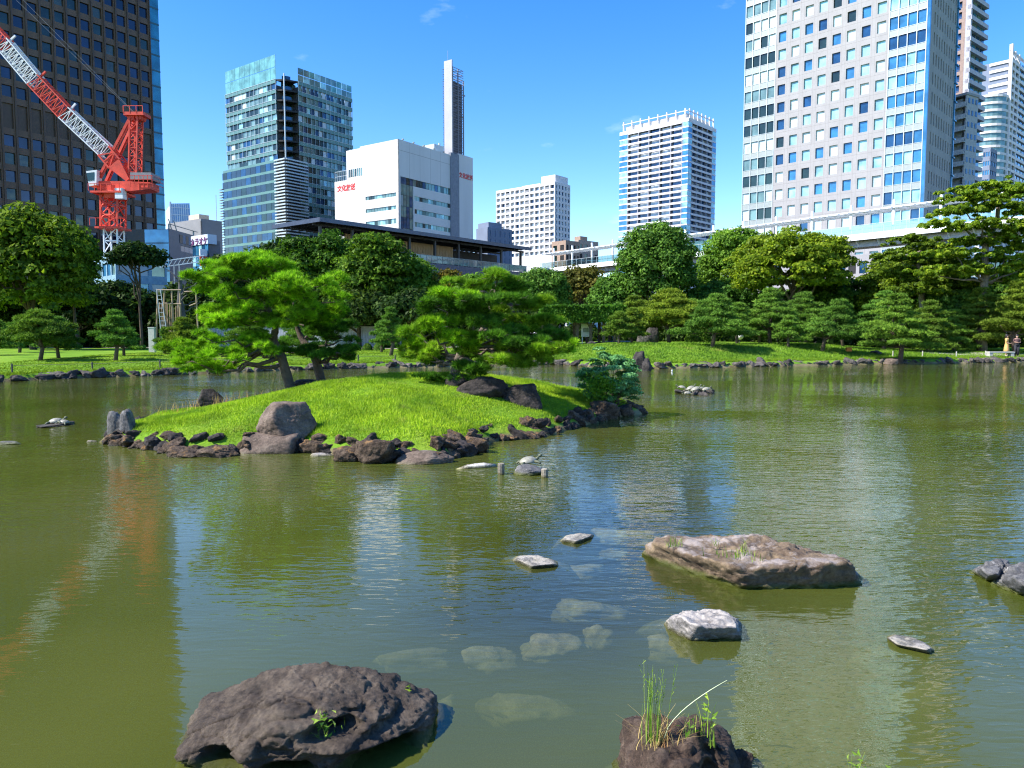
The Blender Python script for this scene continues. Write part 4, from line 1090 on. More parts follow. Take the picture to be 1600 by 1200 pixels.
bm_ = MB(); bm_.box(.05, 2.9, 0, .05, 0, 2.6); pm = bm_.mesh('screen_panel', gl_cyan); 
for k in range(int(30/3)): link('screen_panel', pm, fb, (Lb - 26 - 30 + k*3 + 6, -2.2, zd))
for k in range(6):
    m_ = MB(); x_ = 12 + k*24; m_.box(x_ - .8, x_ + .8, -.9, .7, -.5, zd - 1.6); m_.build('pier', conc, fb)
# grey building under the bridge
b = small_block('concrete_building', 1413, 398, 128, 45, 1290, 1500, 'low pale concrete building with dark windows under the footbridge', conc, 7, 0, 1, [blackm, gl_navy], fl_=3.4, pw=.3, sh=.35); b.done()
b = small_block('concrete_building', 1620, 440, 100, 45, 1555, 1700, 'pale low building glimpsed through trees at the right edge', white, 4, 0, 2, [gl_cyan, alu], fl_=3.0, pw=.3, sh=.4); b.done()
# ------------------------------------------------------------------ vegetation
bark = plain('bark', (.085, .062, .045), .9, var=.35, scale=8, bump=.02, bscale=18)
bark_m = plain('bark_grey_brown', (.14, .11, .085), .9, var=.35, scale=8, bump=.02, bscale=18)
bark_l = plain('bark_pale', (.20, .165, .13), .9, var=.3, scale=8, bump=.015, bscale=18)
f_camphor = foliage('camphor_leaves', (.022, .055, .010), (.055, .12, .018), (.10, .19, .03), k=1.7)
f_mid = foliage('deep_green_leaves', (.022, .055, .008), (.05, .11, .012), (.12, .21, .02), k=1.25)
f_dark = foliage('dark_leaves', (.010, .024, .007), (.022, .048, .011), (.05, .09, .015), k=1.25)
f_light = foliage('light_green_leaves', (.04, .10, .012), (.085, .18, .022), (.15, .27, .035), k=1.3)
f_yellow = foliage('yellow_green_leaves', (.06, .095, .008), (.13, .19, .012), (.25, .29, .02), oscale=.5, trans=.45, k=1.5)
f_olive = foliage('olive_leaves', (.035, .07, .010), (.085, .145, .014), (.17, .24, .02), trans=.45, k=1.3)
f_rust = foliage('rusty_leaves', (.06, .055, .012), (.12, .12, .02), (.20, .15, .03), k=1.2)
f_pine = foliage('garden_pine_needles', (.035, .075, .012), (.075, .15, .022), (.14, .24, .035), trans=.3, upn=.35, k=1.6)
f_pine_y = foliage('sunny_pine_needles', (.05, .09, .012), (.11, .17, .02), (.19, .26, .035), trans=.3, upn=.35, k=1.35)
f_hero = foliage('bright_pine_needles', (.07, .18, .006), (.22, .46, .016), (.46, .70, .05), trans=.45, upn=.12, oscale=1.6, tint=True)
f_hero2 = foliage('soft_pine_needles', (.07, .16, .008), (.20, .38, .02), (.42, .60, .07), trans=.45, upn=.12, oscale=1.6, tint=True)
f_heroD = foliage('deep_pine_needles', (.025, .07, .010), (.08, .20, .016), (.17, .36, .03), trans=.35, upn=.12, oscale=1.6, tint=True)
f_bush = foliage('blue_green_leaves', (.05, .14, .04), (.13, .31, .11), (.28, .52, .22), trans=.3, upn=.2, oscale=1.5, k=1.2)
f_bush2 = foliage('fresh_green_leaves', (.06, .16, .01), (.13, .30, .02), (.28, .42, .04), trans=.35)
f_grass = foliage('grass_blades', (.14, .30, .012), (.27, .46, .02), (.46, .60, .06), trans=.35, upn=.6, gloss=.03, oscale=1.3, worn=[((.09, .23, .02), .8, .52, .68), ((.42, .40, .12), 1.6, .60, .74)])
f_lawn = foliage('lawn_blades', (.12, .23, .012), (.19, .33, .02), (.28, .40, .04), trans=.3, upn=.7, gloss=.02, oscale=.5, worn=[((.12, .22, .02), .25, .52, .66)])
f_shade = foliage('bank_grass_blades', (.07, .17, .012), (.13, .27, .02), (.22, .37, .04), trans=.35, upn=.6, gloss=.03, oscale=.8, worn=[((.05, .13, .015), .35, .5, .65), ((.30, .30, .08), .6, .6, .72)])
f_weed = foliage('weed_leaves', (.10, .18, .02), (.20, .34, .04), (.42, .52, .10), trans=.35, upn=.2)
f_straw = foliage('straw', (.35, .24, .10), (.55, .42, .18), (.30, .10, .06), trans=.2, upn=.2)
f_cloud = foliage('clipped_shrub_leaves', (.05, .10, .01), (.09, .17, .015), (.15, .26, .03), upn=.3)

def leaf_quads(C, N, size, aspect=1.0, jitter=.35):
    """a quad per centre, facing its normal, turned at random"""
    n = len(C); a = unit(np.cross(N, rand_dirs(n))); b_ = np.cross(N, a)
    s1 = (size * RN.uniform(1-jitter, 1+jitter, (n, 1))); s2 = s1 * aspect
    V = np.stack([C - a*s1*.62 - b_*s2*.4, C + a*s1*.62 - b_*s2*.4, C + b_*s2*.8], 1).reshape(-1, 3)
    return V, np.arange(n*3).reshape(n, 3)
def crown_leaves(cl, rad, flat, nleaf, size, shell=.6, down=.25):
    """leaves on the outside of many small clumps"""
    wts = rad**2 / (rad**2).sum(); k = RN.choice(len(cl), nleaf, p=wts)
    d = rand_dirs(nleaf); d[:, 2] = np.where(d[:, 2] < -down, -d[:, 2], d[:, 2])
    r = rad[k][:, None] * RN.uniform(shell, 1.08, (nleaf, 1))
    C = cl[k] + d * r * np.array([1, 1, flat])
    N = unit(d + rand_dirs(nleaf) * .75 + np.array([0, 0, .25]))
    return leaf_quads(C, N, size)
def limb(mb, a, b_, r0, r1, sag=0.0, n=5, seg=5, wob=.08):
    a, b_ = Vector(a), Vector(b_); pts = []; rr = []; ln = (b_-a).length
    for i in range(seg + 1):
        t_ = i/seg; p = a.lerp(b_, t_) + Vector((0, 0, -sag*math.sin(t_*math.pi)))
        if 0 < i < seg: p += Vector((R.uniform(-1, 1), R.uniform(-1, 1), R.uniform(-1, 1))) * ln * wob
        pts.append(p); rr.append(r0 + (r1-r0)*t_)
    mb.tube(pts, rr, n); return pts

def broadleaf(px, ptop, pbot, hw, Y, fm, label, group, nleaf=9000, size=.34, clump=None, flat=.8, lean=0, name='broadleaf_tree', base=None, holes=0.0, barkm=None, shape=1.0, low=0.0):
    Wm = hw * Y / F; top = P(px, ptop, Y).z; bot = P(px, pbot, Y).z
    X0 = P(px, ptop, Y).x; g_ = gz(X0, Y)
    bot = max(bot, g_ + .4); hh = (top - bot)/2; cz = (top + bot)/2 - g_
    clump = clump or max(Wm * .26, .8)
    root = empty(name, (X0, Y, g_ - .05), R.uniform(0, 0), label, 'tree', group)
    nleaf = int(nleaf*(1.8 if fm is f_dark else 2.0)); size *= .74
    K_ = int(26 * (Wm * hh) / (clump**2) * .55) + 14
    d = rand_dirs(K_); d[:, 2] = np.where(d[:, 2] < -.55, -d[:, 2]*.5, d[:, 2])
    rr = RN.uniform(.5, 1.0, (K_, 1)) ** .6
    rr = rr * (1 + .16*vnoise(d*2.2 + RN.uniform(0, 90))[:, None])
    rad = clump * RN.uniform(.65, 1.25, K_)
    sc_ = np.array([max(Wm - clump*.75, .3), max(Wm*.85 - clump*.7, .3), max(hh - clump*.6, .3)])
    cl = d * rr * sc_ + np.array([0, 0, cz])
    if shape != 1.0:   # broader towards the top or bottom
        t_ = (cl[:, 2:3] - cz) / hh; cl[:, :2] *= 1 + (shape - 1) * t_
    cl[:, 2] = np.maximum(cl[:, 2], low + rad*.5)
    V, Fc = crown_leaves(cl, rad, flat, nleaf, size)
    link('crown', np_mesh('crown', V, Fc, fm), root)
    mb = MB(); r0 = max(.16, Wm*.055)
    pts = limb(mb, (0, 0, -.2), (lean, 0, cz), r0, r0*.5, n=8, seg=6, wob=.02)
    for i in RN.choice(K_, min(K_, 12), replace=False):
        limb(mb, pts[3 + (i % 3)], cl[i], r0*.4, .05, wob=.05)
    mb.build('trunk', barkm or bark, root, True)
    return root

def tuft_mesh(C, N, length, nn, wid, spread=.9):
    """needle tufts: nn thin triangles fanning out from each centre around N"""
    n = len(C); C = np.repeat(C, nn, 0); N = np.repeat(N, nn, 0)
    d = unit(N * RN.uniform(.15, 1.1, (n*nn, 1)) + rand_dirs(n*nn) * spread)
    ln = length * RN.uniform(.7, 1.15, (n*nn, 1))
    s_ = unit(np.cross(d, rand_dirs(n*nn))) * wid * .5
    V = np.stack([C - s_, C + s_, C + d*ln], 1).reshape(-1, 3)
    return V, np.arange(n*nn*3).reshape(-1, 3)
def set_tint(me, per, nn3):
    at = me.attributes.new('tint', 'FLOAT', 'POINT'); at.data.foreach_set('value', np.repeat(per, nn3).astype(np.float32)[:len(me.vertices)])
def pad_points(c, rx, ry, rz, n):
    """points over the domed top (and a few under) of a flat pad of needles"""
    d = rand_dirs(n); up = RN.uniform(size=n) < .8
    d[:, 2] = np.where(up, np.abs(d[:, 2]), d[:, 2]*.5)
    r = RN.uniform(.45, 1.0, (n, 1)) ** .5
    ang = np.arctan2(d[:, 1], d[:, 0]); wob = 1 + .22*np.sin(ang*3 + c[0]*5) + .14*np.sin(ang*7 + c[2]*9)
    p = d * r * np.array([rx, ry, rz]) * np.stack([wob, wob, np.ones(n)], 1)
    return p + np.array(c), unit(d*np.array([.8, .8, 1]) + np.array([0, 0, .9]))

def garden_pine(px, pbase, ptop, hw, Y, label, group, fm=None, lean=0.0, npads=11, dens=1.0, name='garden_pine', low=.30):
    if group.startswith('pruned pines on the right') and pbase >= 535 and Y > 56: Y -= 4.5
    hw *= 1.16; ptop -= 4; low = max(low - .06, .08)
    fm = fm or f_pine
    X0 = P(px, pbase, Y).x; g_ = gz(X0, Y); Hh = max(P(px, ptop, Y).z - g_, 1.2); Wm = hw*Y/F
    npads = int(npads*1.5)
    root = empty(name, (X0, Y, g_ - .03), 0, label, 'pine tree', group)
    mb = MB(); r0 = .05 + Hh*.028
    tx = lean * Y / F
    tp = [(0, 0, -.15), (tx*.25 + .08*Hh*R.uniform(-1, 1), 0, Hh*.25), (tx*.6 - .06*Hh*R.uniform(-1, 1), .05*Hh, Hh*.5), (tx*.85, 0, Hh*.72), (tx, 0, Hh*.93)]
    mb.tube(tp, [r0, r0*.85, r0*.7, r0*.45, r0*.2], 7)
    Vs, Fs = [], []; n0 = 0
    for i in range(npads):
        t_ = i/(npads-1); z_ = Hh*(low + .06 + (1 - low - .1)*t_)
        wid = Wm * (1 - .55*t_**1.5) * R.uniform(.36, .52)
        a = i*2.4 + R.uniform(-.5, .5); off = Wm*(1 - .9*t_**1.3)*R.uniform(.35, .75)
        if t_ > .95: off = 0
        cx_ = tx*min(1, z_/Hh + .1) + math.cos(a)*off; cy_ = math.sin(a)*off*.8
        rz = wid*R.uniform(.20, .30)
        z_ -= (off/Wm)*Hh*.07
        z_ = min(z_, Hh - rz*.9)
        n = int(85*dens*max(.8, wid*wid*1.8)) + 30
        C, N = pad_points((cx_, cy_, z_), wid, wid*.85, rz, n)
        V, Fc = tuft_mesh(C, N, .24, 8, .06, .95)
        Vs.append(V); Fs.append(Fc + n0); n0 += len(V)
        k = min(3, max(1, int(z_/Hh*4)))
        limb(mb, tp[k], (cx_, cy_, z_ - rz*.3), r0*.35, .02, sag=-.05, wob=.07, n=4, seg=4)
    link('crown', np_mesh('crown', np.concatenate(Vs), np.concatenate(Fs), fm), root)
    mb.build('trunk', bark, root, True)
    return root

# --- big trees behind the pond
BG_L = 'trees of the dark wood left of the pond'; BG_M = 'trees below the station platform'; BG_R = 'tall trees on the right far bank'
broadleaf(42, 316, 545, 100, 66, f_olive, 'large yellow topped tree filling the left edge in front of the brown tower', BG_L, 15000, .36, 1.25, flat=.55)
broadleaf(112, 350, 470, 45, 70, f_olive, 'yellow green tree crown right beside the big left edge tree', BG_L, 5000, .34, 1.0, flat=.6)
broadleaf(-60, 330, 545, 80, 76, f_dark, 'dark tree partly cut by the left picture edge', BG_L, 8000, .4)
broadleaf(215, 376, 432, 46, 74, f_dark, 'small round dark tree just right of the crane mast', BG_L, 4500, .3, .8)
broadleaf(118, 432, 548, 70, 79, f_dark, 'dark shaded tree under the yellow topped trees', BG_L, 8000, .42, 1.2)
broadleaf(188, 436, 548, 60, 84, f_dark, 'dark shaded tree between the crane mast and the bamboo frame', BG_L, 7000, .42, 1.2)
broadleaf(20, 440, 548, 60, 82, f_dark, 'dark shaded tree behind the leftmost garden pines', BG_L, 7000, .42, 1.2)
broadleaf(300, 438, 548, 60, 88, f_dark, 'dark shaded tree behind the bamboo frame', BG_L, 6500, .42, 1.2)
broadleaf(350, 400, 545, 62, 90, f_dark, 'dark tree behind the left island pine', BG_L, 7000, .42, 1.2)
broadleaf(430, 372, 545, 70, 92, f_dark, 'dark tree left below the platform roof', BG_M, 9000, .42, 1.2)
broadleaf(500, 352, 545, 88, 86, f_mid, 'broad dark tree below the left end of the platform roof', BG_M, 14000, .38, 1.2, flat=.6)
broadleaf(592, 360, 530, 74, 80, f_mid, 'dark tree with sunny yellow top in front of the platform roof', BG_M, 13000, .36, 1.1, flat=.55)
broadleaf(648, 394, 530, 50, 82, f_light, 'bright green tree beside the timber screen of the platform', BG_M, 8000, .3, .9, flat=.8)
broadleaf(560, 452, 535, 80, 76, f_dark, 'low dark tree in the middle behind the island pines', BG_M, 8000, .38, 1.1)
broadleaf(650, 450, 535, 70, 74, f_dark, 'low dark tree behind the middle garden pine', BG_M, 7000, .38, 1.1)
broadleaf(702, 416, 520, 30, 82, f_rust, 'small rusty olive tree beside the bright green tree', BG_M, 4000, .3, .8)
broadleaf(740, 424, 520, 46, 80, f_light, 'green tree peeping over the right island pine', BG_M, 5500, .3, .9)
broadleaf(848, 412, 505, 48, 78, f_camphor, 'round fresh green tree standing right of the platform end', BG_R, 9000, .26, .85)
broadleaf(912, 410, 500, 48, 88, f_rust, 'sparse brownish olive tree below the white footbridge', BG_R, 5000, .3, .9, flat=.6)
broadleaf(1028, 342, 512, 70, 78, f_camphor, 'tall domed camphor tree in front of the striped high rise', BG_R, 22000, .27, .95, flat=.9)
broadleaf(962, 424, 512, 46, 80, f_camphor, 'lower green tree at the left foot of the domed camphor', BG_R, 8000, .27, .85)
broadleaf(1148, 350, 500, 62, 84, f_light, 'light green tree between the camphor and the yellow tree', BG_R, 14000, .28, .9)
broadleaf(1240, 354, 486, 104, 74, f_yellow, 'wide yellowing tree before the pale office tower', BG_R, 21000, .3, 1.05, flat=.5)
broadleaf(1292, 430, 525, 80, 78, f_mid, 'dark tree under the right half of the yellowing tree', BG_R, 10000, .34, 1.1, flat=.6)
broadleaf(1120, 436, 525, 70, 80, f_camphor, 'dense green tree low between camphor and yellowing tree', BG_R, 9000, .3, 1.0)
broadleaf(1206, 450, 525, 60, 82, f_mid, 'dark shaded tree under the left half of the yellowing tree', BG_R, 7000, .36, 1.1)
broadleaf(1395, 402, 525, 56, 74, f_olive, 'olive green bushy tree below the concrete building', BG_R, 10000, .3, .95)
broadleaf(1448, 378, 530, 62, 70, f_olive, 'layered dark green tree in front of the footbridge', BG_R, 12000, .3, 1.0, flat=.4)
broadleaf(1500, 420, 535, 60, 66, f_camphor, 'layered green tree behind the right hand pines', BG_R, 10000, .3, 1.0, flat=.4)
broadleaf(1600, 400, 545, 62, 76, f_mid, 'dark tree cut by the right edge behind the two people', BG_R, 9000, .34, 1.1, flat=.5)
broadleaf(1350, 470, 535, 60, 80, f_mid, 'low dark tree behind the leaning bank pine', BG_R, 6000, .34, 1.0)
broadleaf(1440, 480, 540, 70, 78, f_mid, 'low dark tree behind the forked bank pines', BG_R, 6000, .34, 1.0)
broadleaf(1540, 470, 540, 60, 80, f_mid, 'low dark tree behind the stone bench', BG_R, 6000, .34, 1.0)
broadleaf(1700, 380, 545, 100, 82, f_dark, 'dark tree outside the right edge', BG_R, 5000, .4, 1.3)
broadleaf(970, 486, 528, 60, 92, f_dark, 'low dark tree behind the wisteria trellis', BG_R, 4500, .4, 1.0)
broadleaf(1060, 480, 530, 60, 90, f_dark, 'low dark tree behind the standing stone', BG_R, 5000, .4, 1.0)
# tall spreading tree at top right: layered branches with visible limbs
def layered_tree(Y, basepx, trunkpx, pads, fm, label, group, name='layered_tree', nd_=1.0, bk=None):
    q = P(basepx[0], basepx[1], Y); g_ = gz(q.x, Y); root = empty(name, (q.x, Y, g_ - .05), 0, label, 'tree', group)
    mb = MB(); tp = [Vector((0, 0, -.1))] + [P(a, b2, Y) - Vector((q.x, Y, g_)) for a, b2 in trunkpx]
    rr = [.34 - .25*i/(len(tp)-1) for i in range(len(tp))]; mb.tube(tp, rr, 8)
    cls, rad = [], []
    for (a, b2, hw, hh) in pads:
        dy = R.uniform(-1.6, 1.6); c = P(a, b2, Y + dy) - Vector((q.x, Y, g_)); wv = hw*Y/F; hv = hh*Y/F
        k = int(30 + wv*12)
        for _ in range(k):
            xo = R.gauss(0, .62)*wv; cls.append((c.x + xo, c.y + R.gauss(0, .5)*wv, c.z + R.uniform(-.8, .7)*hv - abs(xo)*.16)); rad.append(max(.28, hv*R.uniform(.4, 1.0)))
        j = min(range(len(tp)), key=lambda i: (tp[i]-c).length + (3 if tp[i].z > c.z else 0))
        limb(mb, tp[j], c - Vector((0, 0, hv*.3)), .12, .03, wob=.07, n=5)
    V, Fc = crown_leaves(np.array(cls), np.array(rad), .55, int(44000*nd_), .17, shell=.15, down=.3)
    link('crown', np_mesh('crown', V, Fc, fm), root); mb.build('trunk', bk or bark_l, root, True)
f_top = foliage('layered_bright_leaves', (.05, .09, .008), (.11, .19, .015), (.24, .30, .02), oscale=.6, trans=.45, k=1.45)
layered_tree(62, (1536, 545), [(1538, 440), (1540, 378), (1558, 348), (1560, 318), (1572, 296)],
   [(1540, 290, 38, 8), (1590, 296, 30, 9), (1510, 306, 32, 7), (1500, 326, 30, 7), (1560, 318, 40, 8), (1600, 326, 24, 8), (1480, 346, 26, 6), (1530, 348, 36, 8), (1592, 352, 26, 8),
    (1566, 368, 30, 7), (1512, 374, 34, 7), (1598, 382, 26, 8), (1490, 392, 36, 8), (1560, 398, 40, 8), (1600, 412, 26, 9), (1520, 418, 38, 9), (1462, 420, 30, 8), (1580, 432, 34, 9)],
   f_top, 'tall spreading tree with layered bright boughs at the right edge', BG_R, nd_=1.5)
layered_tree(66, (1445, 540), [(1440, 460), (1436, 420), (1430, 395)],
   [(1420, 372, 30, 7), (1448, 384, 34, 8), (1400, 398, 28, 8), (1440, 408, 40, 9), (1480, 404, 30, 8), (1404, 424, 30, 9), (1460, 434, 40, 9), (1500, 440, 30, 8), (1430, 448, 40, 9)],
   f_olive, 'spreading tree with dark boughs left of the tall layered tree', BG_R, nd_=.9)
# woods beyond everything: reads as one mass low behind
cl = []; rad = []
for k in range(260):
    x_ = -95 + k*.83; y_ = 104 + 10*math.sin(k*1.3) * .4 + (8 if x_ > 20 else 0)
    cl.append((x_, min(y_, 112), gz(x_, y_) + R.uniform(1.0, 5.8))); rad.append(R.uniform(1.8, 2.7))
V, Fc = crown_leaves(np.array(cl), np.array(rad), 1.0, 60000, .5, down=1)
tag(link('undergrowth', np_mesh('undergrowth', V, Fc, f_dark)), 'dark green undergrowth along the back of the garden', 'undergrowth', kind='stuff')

cl = []; rad = []
for k in range(210):
    x_ = R.uniform(6, 58); y_ = R.uniform(73, 80); cl.append((x_, y_, gz(x_, y_) + R.uniform(.1, 1.3))); rad.append(R.uniform(.8, 1.3))
for k in range(300):
    x_ = R.uniform(-64, -13); y_ = R.uniform(80, 92); cl.append((x_, y_, gz(x_, y_) + R.uniform(.2, 3.4))); rad.append(R.uniform(1.1, 1.9))
V, Fc = crown_leaves(np.array(cl), np.array(rad), .9, 52000, .3, down=1)
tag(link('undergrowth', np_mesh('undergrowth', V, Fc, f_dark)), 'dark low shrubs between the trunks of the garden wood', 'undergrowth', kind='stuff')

# --- clipped garden pines
GL = 'pruned pines on the left lawn'; GR = 'pruned pines on the right far bank'
garden_pine(62, 562, 489, 56, 46, 'wide umbrella shaped pine in front on the left lawn', GL, f_pine_y, dens=1.2, low=.42)
garden_pine(92, 558, 500, 34, 49, 'pine standing close behind the wide umbrella pine on the lawn', GL, f_pine)
garden_pine(180, 561, 489, 36, 46.5, 'small tiered cloud pruned pine alone on the left lawn', GL, f_pine, npads=9, low=.38)
garden_pine(194, 555, 512, 28, 52, 'low pine behind the tiered cloud pruned pine', GL, f_pine, npads=6)
garden_pine(-4, 552, 504, 30, 52, 'pine at the left picture edge on the lawn', GL, f_pine)
garden_pine(30, 549, 500, 28, 58, 'small pine far back at the left end of the lawn', GL, f_pine, npads=7)
garden_pine(286, 550, 501, 36, 56, 'rounded yellowish pine near the white stone post', GL, f_pine_y, npads=12, low=.1)
garden_pine(258, 550, 517, 18, 57, 'very small round pine left of the rounded yellowish pine', GL, f_pine, npads=6, low=.1)
garden_pine(390, 552, 500, 40, 54, 'pine behind the low boughs of the left island pine', GL, f_pine)
garden_pine(610, 549, 484, 24, 56, 'slim tiered pine on the middle lawn between the island pines', GL, f_pine, npads=9, low=.35)
garden_pine(596, 549, 506, 22, 62, 'low pine behind the slim tiered middle pine', GL, f_pine, npads=6)
garden_pine(470, 550, 505, 34, 60, 'low pine behind the trunks on the island', GL, f_pine)
garden_pine(1046, 533, 456, 62, 62, 'broad spreading pine right behind the standing stone', GR, f_pine_y, dens=1.25, npads=15, low=.36)
garden_pine(1004, 534, 466, 40, 64, 'leaning pine just left of the standing stone', GR, f_pine_y, lean=-14)
garden_pine(968, 537, 492, 26, 60, 'thin small pine left of the leaning pine by the trellis', GR, f_pine_y, npads=8)
garden_pine(988, 538, 486, 26, 61, 'thin forked pine next to the leaning pine', GR, f_pine_y, npads=8)
garden_pine(1112, 545, 464, 50, 58, 'dark pine at the mound crest with sloping trunk', GR, f_pine, lean=6, npads=14, dens=1.1)
garden_pine(1080, 530, 472, 36, 68, 'pine between the standing stone pine and the crest pine', GR, f_pine)
garden_pine(1152, 538, 478, 36, 62, 'thin pine in front of the white globe lamp', GR, f_pine, npads=9)
garden_pine(1203, 537, 454, 44, 62, 'tall pine with tiers right of the white globe lamp', GR, f_pine, npads=14)
garden_pine(1186, 533, 500, 34, 66, 'low pine behind the tall tiered mound pine', GR, f_pine, npads=8)
garden_pine(1256, 530, 460, 40, 64, 'cloud pruned tiered pine on the right of the mound', GR, f_pine, npads=13)
garden_pine(1284, 551, 472, 42, 55, 'leaning pine at the water edge with bent dark trunk', GR, f_pine, lean=26, npads=13)
garden_pine(1318, 536, 482, 32, 63, 'pine just behind the bent leaning pine', GR, f_pine, npads=9)
garden_pine(1382, 534, 458, 46, 60, 'full pine left of the forked dark trunk', GR, f_pine, npads=13)
garden_pine(1407, 541, 462, 52, 57, 'pine with thick forked dark trunk near the shore', GR, f_pine, lean=-10, npads=14)
garden_pine(1452, 534, 474, 44, 60, 'bushy pine right of the forked trunk pine', GR, f_pine_y, npads=12, low=.15)
garden_pine(1490, 533, 488, 36, 62, 'low pine halfway between the forked pine and the bench', GR, f_pine, npads=9, low=.15)
garden_pine(1532, 531, 452, 46, 62, 'large sunny layered pine left behind the bench', GR, f_pine_y, npads=15, low=.2, dens=1.2)
garden_pine(1590, 533, 440, 50, 60, 'sunny layered pine over the two people', GR, f_pine_y, npads=15, low=.35, dens=1.2)
garden_pine(1232, 540, 498, 26, 60, 'small pine in front of the cloud pruned mound pine', GR, f_pine, npads=7)
# round clipped shrubs on the lawn
for i, (a, b2, hw, lb) in enumerate([(574, 533, 8, 'left of two round clipped shrubs on the lawn by the fence'), (592, 533, 9, 'right of two round clipped shrubs on the lawn by the fence'), (1090, 520, 20, 'low wide clipped shrub behind the standing stone'), (860, 534, 14, 'round clipped shrub beside the trellis posts')]):
    Y = 66; q = P(a, b2, Y); q.z = gz(q.x, Y); wv = hw*Y/F
    root = empty('clipped_shrub', (q.x, Y, q.z - .05), 0, lb, 'shrub', 'round clipped shrubs')
    d = rand_dirs(1500); d[:, 2] = np.abs(d[:, 2]); C = d*np.array([wv, wv, wv*1.5])*RN.uniform(.85, 1.02, (1500, 1))
    V, Fc = leaf_quads(C, unit(d + rand_dirs(1500)*.5), .11); link('crown', np_mesh('crown', V, Fc, f_cloud), root)
    mb = MB(); mb.lathe([(.08, -.1), (.07, wv*.8)], 6); mb.build('stem', bark, root)

# --- the island pines: pads where the photograph shows them, at their own depths
def hero_pine(Y, base, trunk, pads, fms, label, dens=1.0, tuft=.14, name='island_pine', zbase=None, r0=.105, bk=None, spreadY=1.3, depthmap=None):
    q = P(base[0], base[1], Y); g_ = gz(q.x, Y); root = empty(name, (q.x, Y, g_ - .04), 0, label, 'pine tree', 'pines on the grassy island')
    org = Vector((q.x, Y, g_)); mb = MB(); br = MB()
    tp = [Vector((0, 0, -.1))]
    for (a, b2, dy) in trunk: tp.append(P(a, b2, Y + dy) - org)
    # smooth the trunk
    pts = []; rr = []
    m_ = len(tp)
    for i in range(m_ - 1):
        p0, p1, p2, p3 = tp[max(i-1, 0)], tp[i], tp[i+1], tp[min(i+2, m_-1)]
        for k in range(5):
            t_ = k/5; v = .5*((2*p1) + (p2-p0)*t_ + (2*p0-5*p1+4*p2-p3)*t_*t_ + (3*p1-p0-3*p2+p3)*t_**3)
            pts.append(v); s_ = (i + t_)/(m_-1); rr.append(r0*(1.15*(1 - s_)**.8 + .14) * (1 + .08*math.sin(i*9 + k*3)))
    pts.append(tp[-1]); rr.append(r0*.12); mb.tube(pts, rr, 9)
    Vs = {}; 
    for j, (a, b2, hw, hh) in enumerate(pads):
        dy = R.uniform(-1, .6)*spreadY
        if depthmap and j in depthmap: dy = depthmap[j]
        c = P(a, b2, Y + dy) - org; wv = hw*Y/F; hv = hh*Y/F
        # a pad is three or four overlapping shoots
        for s_ in range(7 if hw > 24 else 4):
            cc = c + Vector((R.gauss(0, .48)*wv, R.gauss(0, .45)*wv, R.gauss(0, .42)*hv))
            n = int(85*dens*max(wv, .25)*max(wv*.8, .25)*2.4) + 12
            C, N = pad_points(cc, wv*.44, wv*.42, hv*.56, n)
            fi = min(int(R.random()*len(fms)), len(fms)-1) if s_ == 0 else fi
            V, Fc = tuft_mesh(C, N, tuft, 18, .0145, .85); Vs.setdefault(fi, []).append(V)
            C2, N2 = pad_points(cc, wv*.55, wv*.5, hv*.6, n//6)
            limb(br, c, cc, .012, .006, n=4, seg=3)
            for w_ in range(3):
                limb(br, cc, cc + Vector((R.uniform(-1, 1)*wv*.6, R.uniform(-1, 1)*wv*.6, R.uniform(-.1, .5)*hv)), .009, .003, n=3, seg=3)
        k = min(range(len(pts)), key=lambda i: (pts[i]-c).length*1.0 + (1.2 if pts[i].z > c.z + .1 else 0) + (2 if i < 4 else 0))
        limb(br, pts[k], c - Vector((0, 0, hv*.25)), max(.02, rr[k]*.5), .012, sag=R.uniform(-.1, .1), wob=.09, n=5, seg=6)
    for fi, lst in Vs.items():
        V = np.concatenate(lst); me = np_mesh('crown', V, np.arange(len(V)).reshape(-1, 3), fms[fi]); set_tint(me, RN.uniform(0, 1, len(V)//54)**1.1, 54); link('crown', me, root)
    mb.build('trunk', bk or bark, root, True); br.build('branches', bk or bark, root, True)
    return root
hero_pine(19.2, (457, 590), [(440, 556, 0), (428, 530, .1), (430, 505, .1), (415, 470, 0), (408, 435, .1), (400, 412, 0)],
  [(392, 407, 46, 15), (345, 423, 30, 11), (320, 440, 28, 12), (433, 422, 44, 16), (452, 448, 40, 18), (494, 446, 38, 18), (524, 466, 22, 14), (408, 462, 36, 14), (322, 488, 28, 14),
   (377, 478, 36, 14), (396, 496, 40, 16), (350, 503, 30, 14), (426, 502, 36, 14), (473, 486, 38, 16), (513, 492, 28, 14), (305, 541, 28, 13), (290, 562, 14, 8), (328, 566, 22, 9), (364, 572, 20, 6), (397, 524, 26, 10), (330, 530, 22, 10), (440, 470, 30, 14), (355, 455, 24, 10), (300, 554, 26, 12), (345, 552, 28, 11), (378, 548, 26, 10), (312, 574, 20, 8), (350, 572, 22, 7), (420, 545, 24, 9)],
  [f_hero, f_hero, f_hero], 'bright green island pine with leaning trunk and low left boughs', dens=1.0)
hero_pine(20.2, (507, 578), [(490, 552, 0), (472, 528, .1), (462, 500, .1), (458, 470, 0)],
  [(500, 516, 36, 15), (534, 526, 28, 14), (516, 550, 32, 12), (552, 544, 18, 12), (540, 505, 20, 12), (473, 548, 26, 10), (446, 536, 22, 10), (484, 500, 30, 12), (552, 556, 14, 7), (525, 480, 22, 10)],
  [f_heroD], 'darker island pine leaning left behind the bright one', dens=.9)
